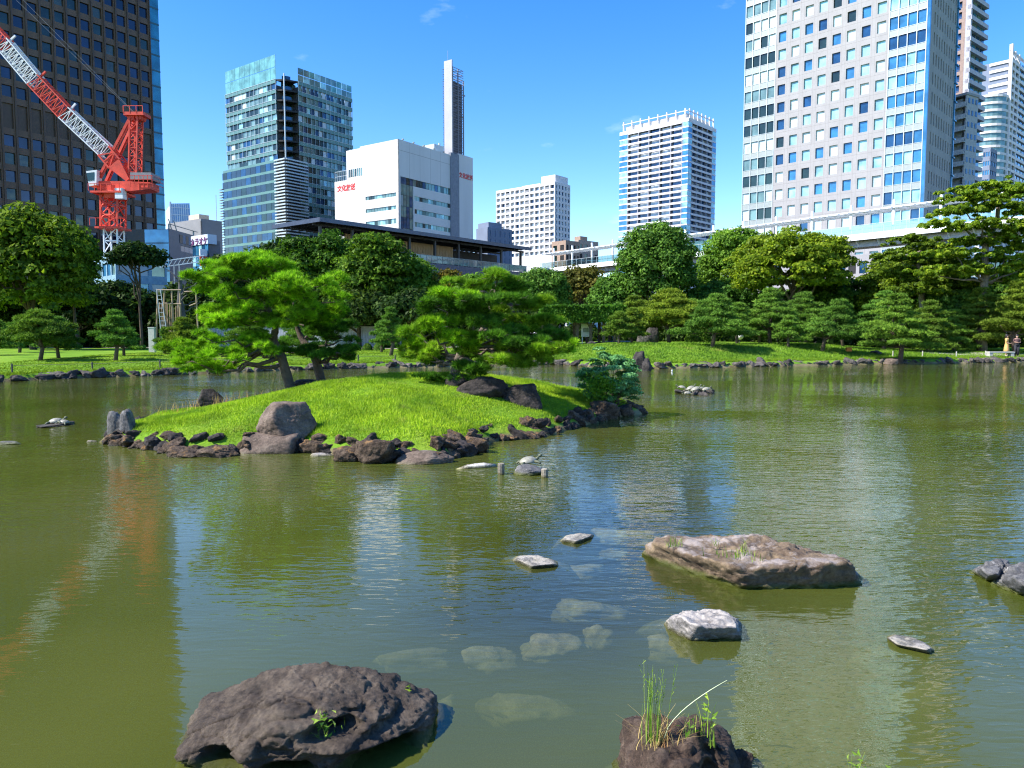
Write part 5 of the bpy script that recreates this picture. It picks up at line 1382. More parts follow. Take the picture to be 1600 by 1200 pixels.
hero_pine(18.6, (706, 580), [(716, 560, 0), (724, 545, 0), (735, 532, .1), (752, 515, .1), (768, 490, .2), (772, 460, .2), (776, 440, .2)],
  [(777, 431, 30, 10), (735, 444, 26, 10), (792, 448, 42, 13), (712, 460, 32, 11), (756, 468, 48, 14), (816, 474, 36, 14), (684, 476, 26, 11), (690, 498, 38, 13), (654, 511, 24, 11), (645, 532, 24, 13),
   (676, 544, 32, 14), (722, 528, 34, 11), (732, 484, 30, 12), (804, 504, 46, 13), (846, 500, 32, 14), (870, 524, 28, 15), (890, 544, 16, 10), (636, 545, 18, 12), (632, 520, 18, 9), (862, 550, 26, 10), (700, 556, 30, 10), (740, 572, 30, 9), (810, 526, 42, 12), (775, 546, 38, 12), (784, 566, 34, 10), (826, 548, 32, 12), (760, 500, 30, 10), (845, 546, 26, 9), (664, 560, 16, 6)],
  [f_hero2, f_hero, f_hero2, f_heroD], 'wide low island pine with pale twisted trunk above dark rocks', dens=1.35, bk=bark_m, r0=.10)
# creeping juniper below it
q = P(690, 590, 18.2); g_ = gz(q.x, 18.2); root = empty('creeping_juniper', (q.x, 18.2, g_), 0, 'low creeping evergreen shrub left of the dark island rocks', 'shrub')
Vs = []
for k in range(9):
    C, N = pad_points((R.uniform(-.5, .5), R.uniform(-.3, .3), R.uniform(.02, .16)), .24, .2, .07, 55); V, _ = tuft_mesh(C, N, .1, 15, .014, .8); Vs.append(V)
V = np.concatenate(Vs); me = np_mesh('foliage', V, np.arange(len(V)).reshape(-1, 3), f_heroD); set_tint(me, RN.uniform(0, 1, len(V)//45), 45); link('foliage', me, root)
# blue-green bush at the right tip of the island
Yb = 20.0; q = P(952, 640, Yb); root = empty('feathery_bush', (q.x, Yb, .22), 0, 'feathery blue green bush overhanging the water at the right island tip', 'bush')
Cs, Ns = [], []; br = MB(); cc0 = P(956, 592, Yb) - Vector((q.x, Yb, .22))
for s_ in range(150):
    d = Vector(RN.normal(size=3)); d.normalize(); rr_ = R.uniform(.55, 1.0)**.6 * (1 + .18*math.sin(d.x*5 + d.z*4))
    c = cc0 + Vector((d.x*.80, d.y*.62, d.z*.74))*rr_
    if c.z < -.05: c.z = R.uniform(0, .3)
    wv = R.uniform(.10, .2); C, N = pad_points(c, wv, wv*.9, .09, 170); N = unit(N*.6 + np.array(d)*.9); Cs.append(C); Ns.append(N)
    if s_ % 3 == 0: limb(br, (R.uniform(-.15, .15), 0, 0), c, .018, .004, n=4, wob=.06)
C = np.concatenate(Cs); N = unit(np.concatenate(Ns) + rand_dirs(len(C))*.6); V, Fc = leaf_quads(C, N, .055, .6)
link('foliage', np_mesh('foliage', V, Fc, f_bush), root); br.build('stems', bark, root, True)
C = np.array([list(P(R.gauss(936, 12), R.gauss(604, 10), Yb - .75 + R.uniform(-.15, .15)) - Vector((q.x, Yb, .22))) for _ in range(800)])
V, Fc = leaf_quads(C, unit(rand_dirs(800) + np.array([0, -.3, .6])), .06, .7); link('foliage', np_mesh('foliage', V, Fc, f_bush2), root)

# --- grass
def blades(x, y, z, hgt_, wid, lean=.5):
    n = len(x); B = np.stack([x, y, z], 1); a = RN.uniform(0, 2*math.pi, n); s_ = np.stack([np.cos(a), np.sin(a), a*0], 1) * wid/2
    b2 = RN.uniform(0, 2*math.pi, n); l_ = lean*RN.uniform(.1, 1, n)*hgt_
    T = B + np.stack([np.cos(b2)*l_, np.sin(b2)*l_, hgt_], 1)
    V = np.stack([B - s_, B + s_, T], 1).reshape(-1, 3); return V, np.arange(n*3).reshape(-1, 3)
n = 430000
x = RN.uniform(-9.2, 4, n); y = RN.uniform(12.5, 24, n); h_, d_ = isl_h(x, y); k = (d_ > .06 + .14*RN.uniform(size=n)); x, y = x[k], y[k]
z = ground(x, y)
tall = .062 + .035*(vnoise(np.stack([x*.9, y*.9, x*0], 1)) + .4*vnoise(np.stack([x*3, y*3, x*0], 1)))
hh = np.clip(tall, .03, .14) * RN.uniform(.6, 1.3, len(x)); far_ = ss(19, 21.5, y); hh = hh*(1 + far_*.8)
V, Fc = blades(x, y, z - .01, hh, .012, .7)
tag(link('island_grass', np_mesh('island_grass', V, Fc, f_grass)), 'long bright green grass covering the island mound', 'grass', kind='stuff')
# seed stalks on the island crest
n = 1500; x = RN.uniform(-8.5, -2, n); y = RN.uniform(17, 23, n); h_, d_ = isl_h(x, y); k = (d_ > .3) & (d_ < 2.0); x, y = x[k], y[k]
V, Fc = blades(x, y, ground(x, y), RN.uniform(.16, .34, len(x)), .012, .5)
tag(link('seed_grass', np_mesh('seed_grass', V, Fc, f_straw)), 'thin straw coloured seed stalks along the back of the island', 'grass', kind='stuff')
def bank(name, x0, x1, sa, sb, n, hmin, hmax, wd, mt, label):
    x = RN.uniform(x0, x1, n); s_ = RN.uniform(0, 1, n)**1.3*(sb-sa) + sa; y = shore(x) + s_; z = ground(x, y)
    V, Fc = blades(x, y, z - .02, RN.uniform(hmin, hmax, n), wd, .6)
    tag(link(name, np_mesh(name, V, Fc, mt)), label, 'grass', kind='stuff')
bank('bank_grass', -1, 44, .3, 12, 90000, .06, .2, .05, f_shade, 'tall rough green grass on the right far bank')
bank('lawn_grass', -30, 0, .3, 26, 70000, .04, .09, .07, f_lawn, 'short yellow green grass of the left lawn')
bank('shore_grass', -30, 44, .2, 1.2, 14000, .08, .22, .04, f_lawn, 'fringe of grass along the far stone edge')
# ------------------------------------------------------------------ rocks
ico_cache = {}
def ico(sub):
    if sub not in ico_cache:
        bm = bmesh.new(); bmesh.ops.create_icosphere(bm, subdivisions=sub, radius=1)
        V = np.array([v.co[:] for v in bm.verts]); Fc = np.array([[v.index for v in f.verts] for f in bm.faces]); bm.free()
        ico_cache[sub] = (unit(V), Fc)
    return ico_cache[sub]
def polytope(D, N, h, p=14):
    dn = np.maximum(D @ N.T, 0) / h
    return D / ((dn ** p).sum(1) ** (1/p))[:, None]
def rock_verts(sub, dims, seed, nf=14, p=12, amp=.10, fine=.035, freq=1.6, planes=None):
    rs = np.random.default_rng(seed); D, Fc = ico(sub)
    N = unit(rs.normal(size=(nf, 3))); h = rs.uniform(.72, 1.0, nf)
    N = np.concatenate([N, [[1,0,0],[-1,0,0],[0,1,0],[0,-1,0],[0,0,1],[0,0,-1]]]); h = np.concatenate([h, [1]*6])
    if planes:
        for (n_, h_) in planes: N = np.concatenate([N, [np.array(n_)/np.linalg.norm(n_)]]); h = np.append(h, h_)
    V = polytope(D, N, h, p)
    V = V * (1 + amp*fbm(D*freq + seed*3.1, 4)[:, None] + fine*fbm(D*freq*5 + seed*1.7, 3, .6)[:, None])
    return V * np.array(dims), Fc
r_shore = rockmat('island_stone', (.028, .020, .014), (.092, .062, .040), (.23, .165, .11), (.31, .17, .06), .42, 5.5, .05)
r_far = rockmat('far_shore_stone', (.04, .035, .03), (.10, .085, .07), (.22, .19, .16), (.30, .27, .22), .35, 2.5, .05)
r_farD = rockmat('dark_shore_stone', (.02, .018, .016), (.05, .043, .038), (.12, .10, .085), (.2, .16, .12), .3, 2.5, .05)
r_black = rockmat('black_rock', (.014, .012, .010), (.036, .029, .025), (.09, .072, .062), None, .3, 5, .03)
r_lava = rockmat('purple_brown_rock', (.022, .016, .011), (.085, .063, .045), (.18, .14, .10), (.32, .29, .25), .26, 4.5, .022, algae=True)
r_boul = rockmat('pink_brown_boulder', (.06, .042, .030), (.145, .105, .078), (.23, .175, .13), (.33, .27, .21), .35, 3.5, .012)
r_slab = rockmat('brown_slab', (.07, .045, .03), (.17, .12, .075), (.29, .21, .12), (.33, .275, .235), .45, 4, .018, algae=True)
r_white = rockmat('bleached_stone', (.10, .09, .08), (.24, .22, .20), (.29, .26, .22), (.45, .40, .34), .50, 7, .012)
r_grey = rockmat('grey_rock', (.05, .05, .048), (.12, .115, .11), (.25, .24, .22), (.5, .47, .42), .35, 6, .015, algae=True)
r_sub = rockmat('sunken_stone', (.13, .105, .06), (.25, .21, .14), (.38, .34, .24), None, .3, 3, .02, wet=False)
r_log = rockmat('weathered_log', (.10, .085, .06), (.24, .205, .15), (.5, .45, .36), (.72, .68, .6), .5, 5, .01)
def rock(name, px, py, hwpx, hz, mt, label, group=None, cat='rock', z0=None, sub=5, dep=.8, seed=None, dz=-.15, rot=None, sink=.35, on_px_base=True, Y=None, parent=None, planes=None, p=12, amp=.10, fine=.035, nf=14, lean=(0, 0), back=.8):
    """rock whose foot shows at (px, py); half width in pixels, height hz in metres above its foot"""
    seed = seed if seed is not None else R.randrange(10000)
    if Y is None:
        q = G(px, py, z0 if z0 is not None else 0.0)
    else: q = P(px, py, Y); q.z = z0 if z0 is not None else gz(q.x, q.y)
    wv = hwpx * q.y / F; below = hz*sink + .05
    V, Fc = rock_verts(sub, (wv, wv*dep, (hz + below)/2), seed, planes=planes, p=p, amp=amp, fine=fine, nf=nf)
    V[:, 2] += (hz - below)/2; V[:, 0] += lean[0]*(V[:, 2]); V[:, 1] += lean[1]*V[:, 2]
    if rot:
        c, s_ = math.cos(rot), math.sin(rot); V[:, :2] = V[:, :2] @ np.array([[c, s_], [-s_, c]])
    o = link(name, np_mesh(name, V, Fc, mt, True), parent, (q.x, q.y + wv*dep*back, q.z))
    return tag(o, label, cat, group)

# stones edging the island (shared shapes, each its own stone)
protos = []
for k in range(12):
    V, Fc = rock_verts(4, (1, R.uniform(.7, 1), R.uniform(.6, .9)), 100 + k, nf=10, p=20, amp=.24, fine=.10)
    protos.append(V)
ICO3 = ico(4)[1]
def stone_set(mats):
    return [np_mesh('shore_stone', V, ICO3, mats[k % len(mats)], True) for k, V in enumerate(protos)]
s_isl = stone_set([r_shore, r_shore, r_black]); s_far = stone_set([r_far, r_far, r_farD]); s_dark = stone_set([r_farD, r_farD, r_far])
def seg_front(x):
    for lim, w_ in ((-7.0, 'at the left tip of the island by the upright stones'), (-5.4, 'along the island front left of the pink boulder'), (-3.2, 'along the island front right of the pink boulder'),
                    (-1.0, 'along the island front by the long flat pink rock'), (1.2, 'along the island edge beyond the turtle rock')):
        if x < lim: return w_
    return 'along the right island tip below the feathery bush'
def seg_far(x):
    for lim, w_ in ((-21, 'along the lawn shore at the far left edge'), (-15.5, 'along the left lawn shore below the cloud pruned pines'), (-7, 'along the lawn shore behind the left island pines'), (1, 'along the middle shore behind the island'),
                    (10, 'along the shore below the trellis and feathery bush'), (18, 'along the right bank shore below the standing stone'), (28, 'along the right bank shore below the grassy mound'), (38, 'along the right bank shore below the forked pine')):
        if x < lim: return w_
    return 'along the shore before the stone bench and people'
def stone(meshes, x, y, z, s_, label, group, squash=1.0):
    me = R.choice(meshes); o = link('shore_stone', me, None, (x, y, z), (R.uniform(-.4, .4), R.uniform(-.4, .4), R.uniform(0, 6.3)), (s_*R.uniform(.85, 1.25), s_*R.uniform(.8, 1.1), s_*squash*R.uniform(.75, 1.1)))
    return tag(o, label, 'stone', group)
n = len(ISL); LBF = 'rough brown black stone edging the front of the grassy island'; LBB = 'dark stone edging the back of the grassy island'
for i in range(n):
    a, c = ISL[i], ISL[(i+1) % n]; ln = math.hypot(*(c-a)); front = i < len(isl_px) - 1
    k = max(1, int(ln / (.21 if front else .8)))
    for j in range(k):
        t_ = (j + R.random()*.6)/k; x_, y_ = a + (c-a)*t_; s_ = R.uniform(.10, .24) if front else R.uniform(.2, .32)
        if front:
            stone(s_isl, x_ + R.uniform(-.05, .05), y_ + R.uniform(-.14, .02), R.uniform(.0, .10), s_, 'rough brown black stone ' + seg_front(x_), 'edging stones ' + seg_front(x_))
            if j % 2 == 0: stone(s_isl, x_ + R.uniform(-.1, .1), y_ + R.uniform(.14, .26), R.uniform(.20, .28), s_*.8, 'rough brown black stone ' + seg_front(x_), 'edging stones ' + seg_front(x_))
        else: stone(s_isl, x_, y_, R.uniform(0, .12), s_*1.1, LBB, 'dark stones along the back of the island')
# far shore
x_ = -27.0
while x_ < 47:
    y_ = shore(x_); left = x_ < 1; s_ = R.uniform(.26, .44) if left else R.uniform(.24, .46)
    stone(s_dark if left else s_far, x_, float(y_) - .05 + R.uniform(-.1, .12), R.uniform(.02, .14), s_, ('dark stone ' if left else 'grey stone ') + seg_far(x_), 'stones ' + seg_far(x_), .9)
    x_ += s_*R.uniform(.95, 1.3)
# named boulders on the island
rock('boulder', 433, 684, 52, .62, r_boul, 'large pink brown boulder with dark right side on the island grass', z0=.28, seed=5, sub=6, dep=.75, planes=[((.75, -.55, .35), .55), ((-.8, -.3, .45), .72)], p=20, amp=.05, fine=.02)
rock('boulder', 421, 706, 44, .40, r_boul, 'smooth pink oblong boulder at the water edge below the large boulder', back=.15, z0=0, seed=9, sub=6, dep=.6, p=9, amp=.04, fine=.012, planes=[((.0, -.2, 1), .8)], nf=5)
rock('boulder', 320, 645, 27, .50, r_black, 'dark pointed boulder on the left slope of the island', Y=17.9, seed=21, sub=5, planes=[((.6, -.3, .7), .5), ((-.9, -.3, .3), .6)], p=24, amp=.05)
rock('standing_stone', 178, 690, 15, .62, r_grey, 'left of two upright stones at the left tip of the island', seed=31, sub=5, dep=.9, dz=0, amp=.08, sink=.2)
rock('standing_stone', 199, 692, 14, .68, r_grey, 'right rounded upright stone at the left tip of the island', seed=35, sub=5, dep=.9, amp=.05, nf=6, p=7, sink=.2, lean=(-.15, 0))
rock('rock', 190, 694, 26, .22, r_shore, 'brown rock at the foot of the two upright stones', back=.15, seed=37, sub=4)
rock('rock', 750, 606, 46, .42, r_black, 'wide black rock under the low island pine', Y=17.3, seed=41, sub=5, dep=.6, amp=.14)
rock('rock', 812, 612, 34, .50, r_black, 'rounded black rock right of the wide one under the pine', Y=17.4, seed=44, sub=5, dep=.7, amp=.12)
rock('rock', 716, 594, 24, .30, r_black, 'small black rock at the left end under the low pine', Y=17.8, seed=46, sub=4, dep=.7, amp=.14)
rock('rock', 484, 588, 26, .26, r_black, 'black rock between the trunks of the left island pines', Y=19.5, seed=48, sub=4)
rock('rock', 940, 655, 28, .50, r_shore, 'dark cluster rock below the feathery bush', back=.15, seed=51, sub=5, amp=.12, fine=.06)
rock('rock', 906, 662, 14, .26, r_shore, 'small brown rock beside the cluster rock at the island tip', back=.15, seed=52, sub=4, amp=.15)
rock('rock', 665, 723, 46, .22, r_boul, 'long flat pale pink rock at the front edge of the island', back=.15, seed=55, sub=5, dep=.5, amp=.06)
rock('rock', 735, 706, 26, .34, r_shore, 'chunky dark brown rock with rusty face at the island front', back=.15, seed=56, sub=5, amp=.14)
rock('rock', 700, 708, 22, .36, r_shore, 'rusty brown rock left of the chunky dark one', back=.15, seed=57, sub=5, amp=.14)
rock('rock', 585, 722, 30, .38, r_shore, 'large rough rock at the front corner of the island', back=.15, seed=58, sub=5, amp=.16)
rock('rock', 545, 720, 24, .30, r_shore, 'rough dark rock left of the front corner rock', back=.15, seed=59, sub=5, amp=.16)
rock('rock', 504, 712, 20, .07, r_white, 'small smooth white stone on the island waterline', back=.15, seed=60, sub=4, dep=.6, amp=.04)
rock('rock', 245, 692, 24, .07, r_white, 'flat white stone near the left island tip', back=.15, seed=61, sub=4, dep=.5, amp=.04)
rock('rock', 268, 698, 7, .22, r_grey, 'narrow pale upright stone in the island edge', back=.15, seed=62, sub=4, amp=.06)
rock('rock', 340, 712, 34, .22, r_shore, 'rough brown rock left of the smooth pink boulder', back=.15, seed=63, sub=5, amp=.16)
rock('rock', 285, 712, 28, .18, r_shore, 'low rough rock at the left island front', back=.15, seed=64, sub=5, amp=.16)
# stones of the water between island and viewer
def sharp_poly(name, bot, top, zb, zt, mt, label, seed, sub=6, p=26, amp=.03, fine=.012, strata=.0, kz=2.5, cat='rock', cuts=()):
    """rock cut by planes through the edges of a plan outline"""
    bot = np.array([(G(a, b2, 0).x, G(a, b2, 0).y) for a, b2 in bot]); top = np.array([(G(a, b2, zt).x, G(a, b2, zt).y) for a, b2 in top])
    c = (bot.mean(0) + top.mean(0))/2; n = len(bot); N, h = [], []
    zc = 0.0
    for i in range(n):
        a, b2 = bot[i] - c, bot[(i+1) % n] - c; a1 = top[i] - c
        e1 = np.array([b2[0]-a[0], b2[1]-a[1], 0]); e2 = np.array([a1[0]-a[0], a1[1]-a[1], zt])
        e1 = e1*np.array([1, 1, kz]); e2 = e2*np.array([1, 1, kz]); nn_ = np.cross(e1, e2); nn_ /= np.linalg.norm(nn_)
        hh_ = nn_ @ np.array([a[0], a[1], 0])
        if hh_ < 0: nn_, hh_ = -nn_, -hh_
        N.append(nn_); h.append(max(hh_, .02))
    N += [[0, 0, 1], [0, 0, -1]]; h += [zt*kz, -zb*kz]
    for (n_, h_) in cuts: n_ = np.array(n_, float); N.append(n_/np.linalg.norm(n_)); h.append(h_)
    D, Fc = ico(sub); V = polytope(D, np.array(N), np.array(h), p)
    V = V / np.array([1, 1, kz])
    nz = fbm(V*3.3 + seed, 5, .55); nrm = unit(V*np.array([1, 1, 3]))
    V = V + nrm * (nz*amp + fine*fbm(V*17 + seed, 3, .6))[:, None]
    if strata:
        side = 1 - ss(.75, .98, V[:, 2]/zt)
        s_ = vnoise(np.stack([V[:, 0]*1.2, V[:, 1]*1.2, V[:, 2]*15 + V[:, 0]*2], 1)); V[:, :2] += unit(np.c_[V[:, :2], V[:, 0]*0])[:, :2] * (s_*strata*side)[:, None]
    o = link(name, np_mesh(name, V, Fc, mt, True), None, (c[0], c[1], 0)); return tag(o, label, cat)
slab = sharp_poly('slab_rock', [(1004, 866), (1160, 921), (1350, 914), (1340, 893), (1300, 872), (1190, 850), (1040, 848)],
                  [(1020, 846), (1165, 888), (1340, 900), (1320, 874), (1290, 860), (1185, 839), (1040, 838)], -.35, .22, r_slab, 'big flat topped brown slab rock with grass tufts standing in the water', 3, sub=6, strata=.02, amp=.055, fine=.024)
slab.scale.z = 1
sharp_poly('rock', [(1036, 975), (1080, 1000), (1158, 999), (1157, 975), (1120, 958), (1050, 962)], [(1062, 966), (1092, 980), (1150, 978), (1148, 962), (1118, 952), (1075, 956)], -.25, .13, r_white, 'white capped two lobed rock right of the middle near the slab', 8, sub=6, amp=.05, fine=.015)
sharp_poly('rock', [(876, 846), (900, 850), (926, 840), (928, 836), (905, 833), (882, 838)], [(882, 842), (900, 846), (922, 838), (920, 834), (905, 832), (886, 836)], -.12, .04, r_white, 'small white stone farther out of the pair left of the slab', 9, sub=5, amp=.012, fine=.006)
sharp_poly('rock', [(800, 876), (830, 889), (874, 885), (872, 877), (840, 868), (806, 869)], [(808, 874), (832, 884), (866, 881), (862, 874), (838, 868), (812, 870)], -.12, .04, r_white, 'flat white stone nearer of the pair left of the slab', 10, sub=5, amp=.012, fine=.006)
sharp_poly('rock', [(1382, 996), (1400, 1010), (1450, 1021), (1460, 1016), (1430, 996), (1395, 990)], [(1386, 995), (1402, 1006), (1446, 1016), (1452, 1011), (1428, 995), (1398, 991)], -.15, .04, r_white, 'pale pinkish flat stone low in the water at the right', 11, sub=5, amp=.014, fine=.006)
sharp_poly('rock', [(1517, 895), (1540, 908), (1566, 908), (1580, 885), (1566, 878), (1530, 886)], [(1532, 886), (1545, 895), (1560, 892), (1572, 880), (1560, 873), (1545, 878)], -.3, .16, r_grey, 'pointed grey rock with white top near the right edge', 12, sub=6, amp=.05, fine=.02)
sharp_poly('rock', [(1556, 914), (1590, 930), (1650, 936), (1660, 905), (1610, 890), (1570, 895)], [(1572, 900), (1595, 912), (1640, 915), (1645, 895), (1610, 884), (1580, 890)], -.3, .17, r_grey, 'brown grey rock cut by the right picture edge', 13, sub=6, amp=.06, fine=.02)
def sunken(px, py, hw, hh, zt, label, seed):
    c = G(px, py, zt); wv = hw*c.y/F; dv = hh*c.y/F * c.y/(H) * .9
    V, Fc = rock_verts(4, (wv, dv*.8, .22), seed, amp=.30, fine=.06, p=12, nf=10); V[:, 2] *= .45; V[:, 2] += .16 - V[:, 2].max() + .02*math.sin(seed)
    tag(link('sunken_rock', np_mesh('sunken_rock', V, Fc, r_sub, True), None, (c.x, c.y, zt - .22)), label, 'rock')
for i, (a, b2, hw, hh, zt, lb) in enumerate([
    (925, 926, 55, 17, -.05, 'large pale sunken stone between the white stones and the slab'), (935, 966, 26, 14, -.05, 'round sunken stone below the large pale sunken one'),
    (985, 822, 50, 9, -.035, 'brownish sunken stone beyond the small white stone'), (1012, 793, 40, 7, -.06, 'farther brownish sunken stone up the channel'), (905, 876, 40, 10, -.05, 'dim sunken stone between the two white stones'),
    (1005, 768, 34, 5, -.06, 'farthest sunken stone in the blue channel'), (945, 845, 34, 8, -.04, 'sunken stone right of the farther white stone'), (1440, 1052, 44, 20, -.06, 'sunken ledge below the pale pink stone at the right'),
    (1370, 1004, 40, 14, -.06, 'yellowish sunken shelf left of the pale pink stone'), (1050, 985, 40, 16, -.04, 'sunken foot of the white capped rock'), (860, 985, 50, 22, -.035, 'faint sunken stone in the middle foreground'), (770, 1000, 40, 16, -.04, 'faint sunken stone behind the near boulder'),
    (640, 1000, 60, 10, -.06, 'faint long sunken stone left of centre'), (690, 1080, 22, 26, -.06, 'sunken stone beside the near boulder right side'), (830, 1075, 70, 30, -.09, 'faint broad sunken stone in the lower middle'), (1520, 960, 50, 16, -.06, 'sunken rock before the right edge rocks'),
    (700, 732, 60, 4, -.04, 'sunken ledge in front of the long flat island rock'), (110, 694, 60, 3, -.04, 'brown sunken bank left of the island tip')]):
    sunken(a, b2, hw, hh, zt, lb, 300 + i)
rock('rock', 5, 695, 24, .07, r_grey, 'low flat rock at the left picture edge in the water', seed=70, sub=4, dep=.5, amp=.06)
rock('rock', 141, 691, 9, .035, r_white, 'tiny white stone in the water left of the island tip', seed=71, sub=3, dep=.5, amp=.06)
# near boulder, bottom left of centre: humps and hollows
cY = G(275, 1168).y; cx0 = G(275, 1168).x; cx1 = G(678, 1155).x
def near_boulder():
    D, Fc = ico(7); W = (cx1 - cx0)/2; Dp = .46
    N = np.array([[-.62, -.15, .78], [.60, -.1, .80], [0, -.1, 1], [0, -.85, .5], [0, .9, .45], [.85, -.5, .2], [-.9, -.4, .15], [.3, -.95, .1], [-.4, -.9, .2], [0, 0, -1.], [.35, -.5, .8], [-.35, -.45, .82], [1, 0, 0], [-1, 0, 0]])
    N = unit(N); h = np.array([.70, .80, .80, .86, .8, .93, .95, .95, .9, .6, .93, .84, 1, 1.])
    V = polytope(D, N, h, 16)
    V = V * np.array([W, Dp, .52])
    V[:, 0] += .02
    nrm = unit(V / np.array([W, Dp, .52])**2)
    V += nrm * (.045*fbm(V*2.4 + 4, 4, .5))[:, None]
    front = 1 - ss(-.02, .16, V[:, 1])
    def dent(x0, z0, rx, rz, dep):
        r2 = ((V[:, 0]-x0)/rx)**2 + ((V[:, 2]-z0)/rz)**2
        w_ = np.exp(-(r2**(1.6 if dep > 0 else 1))) * front
        V[:, 1] += w_*dep; V[:] = V - nrm*(w_*dep*.35)[:, None]
    for (x0, z0, rx, rz, dp) in [(-.02, .30, .09, .08, -.05), (-.16, .16, .09, .16, -.08), (.12, .26, .08, .07, -.07), (.03, .05, .12, .055, .32), (.50, .04, .17, .07, .30), (-.31, .07, .13, .06, .20), (.24, .27, .15, .05, .15),
                                 (.40, .30, .14, .035, -.07), (.47, .20, .12, .03, .08), (-.55, .06, .10, .05, -.06), (.12, -.02, .20, .045, -.16), (.3, .19, .12, .03, -.07), (-.08, -.0, .10, .04, -.08), (-.24, .33, .03, .12, .04)]:
        dent(x0, z0, rx, rz, dp)
    # cracks and pitted skin
    cr_ = np.abs(vnoise(V*4.2 + 9)); V -= nrm * (.024*np.exp(-(cr_/.035)**2))[:, None]
    V += nrm * (.016*fbm(V*9 + 3, 4, .6) + .008*fbm(V*31, 3, .65))[:, None]
    cr2 = np.abs(vnoise(V*np.array([7, 7, 3.0]) + 31)); V -= nrm * (.016*np.exp(-(cr2/.035)**2))[:, None]
    V[:, 2] *= .80
    o = link('near_boulder', np_mesh('near_boulder', V, Fc, r_lava, True), None, ((cx0+cx1)/2 - .04, cY + .08, .0))
    return tag(o, 'large hollowed purple brown boulder in the foreground water', 'rock')
nb = near_boulder()
def near_rock2():
    D, Fc = ico(6); c = G(1068, 1200, .3); c = P(1068, 1140, 3.45)
    V = polytope(D, unit(np.array([[0, 0, 1], [-.9, 0, .4], [.7, -.2, .7], [.9, 0, .3], [0, -1, .25], [0, .9, .4], [0, 0, -1.], [.5, -.7, .4], [-.5, -.8, .4]])), np.array([.9, .85, .78, 1, .9, .9, 1, .9, .95]), 18)
    V = V*np.array([.36, .34, .36]); nrm = unit(V)
    V += nrm*(.05*fbm(V*4 + 2, 5, .6) + .02*np.abs(fbm(V*16, 4, .6)))[:, None]
    w_ = np.exp(-((V[:, 0]-.10)/.07)**2 - ((V[:, 2]-.16)/.12)**2) * (V[:, 1] < 0); V[:, 1] += w_*.2
    r_ = rockmat('red_brown_lava', (.022, .014, .009), (.075, .048, .033), (.17, .12, .085), (.30, .23, .18), .25, 9, .018, algae=True)
    o = link('near_rock', np_mesh('near_rock', V, Fc, r_, True), None, (c.x, 3.5, -.01)); tag(o, 'rough dark red brown rock with wild grass at the bottom edge', 'rock'); return c, V
rc, rV = near_rock2()
RB = Vector((rc.x, 3.5, -.01))
rock('rock', 1150, 1230, 30, .16, bpy.data.materials['red_brown_lava'], 'low crumbly continuation of the red brown rock at the bottom edge', seed=80, sub=5, amp=.2, fine=.08)
# log, stakes
m_ = MB(); a = G(712, 733); c = G(775, 729); m_.tube([a + Vector((0, 0, -.03)), a.lerp(c, .3) + Vector((0, .02, .0)), a.lerp(c, .7) + Vector((0, 0, .01)), c + Vector((0, 0, -.01))], [.03, .065, .07, .05], 9)
tag(m_.build('log', r_log, None, True), 'pale weathered log lying flat in the water by the island', 'log')
for (a, b2, hz_, lb) in ((783, 741, .17, 'left wooden stake beside the pale log'), (851, 746, .13, 'right wooden stake by the turtle rock')):
    q = G(a, b2); m_ = MB(); m_.lathe([(.055, -.4), (.055, hz_), (.045, hz_ + .01)], 10); tag(m_.build('wooden_stake', r_log, None, False, loc=(q.x, q.y, 0)), lb, 'stake', 'wooden stakes in the pond')
rock('rock', 824, 743, 28, .12, r_grey, 'low grey rock carrying the single turtle between the stakes', seed=85, sub=5, dep=.7, amp=.08)
# rock pile with turtles
pile = G(1087, 618)
for i, (dx, dy, dz_, s_) in enumerate([(-30, 0, 0, .5), (-12, 0, 0, .45), (8, -1, 0, .5), (22, 0, .0, .45), (-4, 3, 0, .4), (14, 4, -.02, .42), (30, 1, 0, .35)]):
    q = G(1087 + dx*.72, 614 + dy); me = s_far[i]
    o = link('pile_stone', me, None, (q.x, q.y, dz_), (.2*i, .3, i), (s_*.62, s_*.5, s_*.3)); tag(o, 'pale stone in the turtle covered pile out on the pond', 'stone', 'stones of the turtle pile')
q = G(93, 664); o = link('pile_stone', s_far[3], None, (q.x, q.y, -.01), (0, 0, 1), (.45, .3, .09)); tag(o, 'small low rock under the two turtles at the left', 'rock')

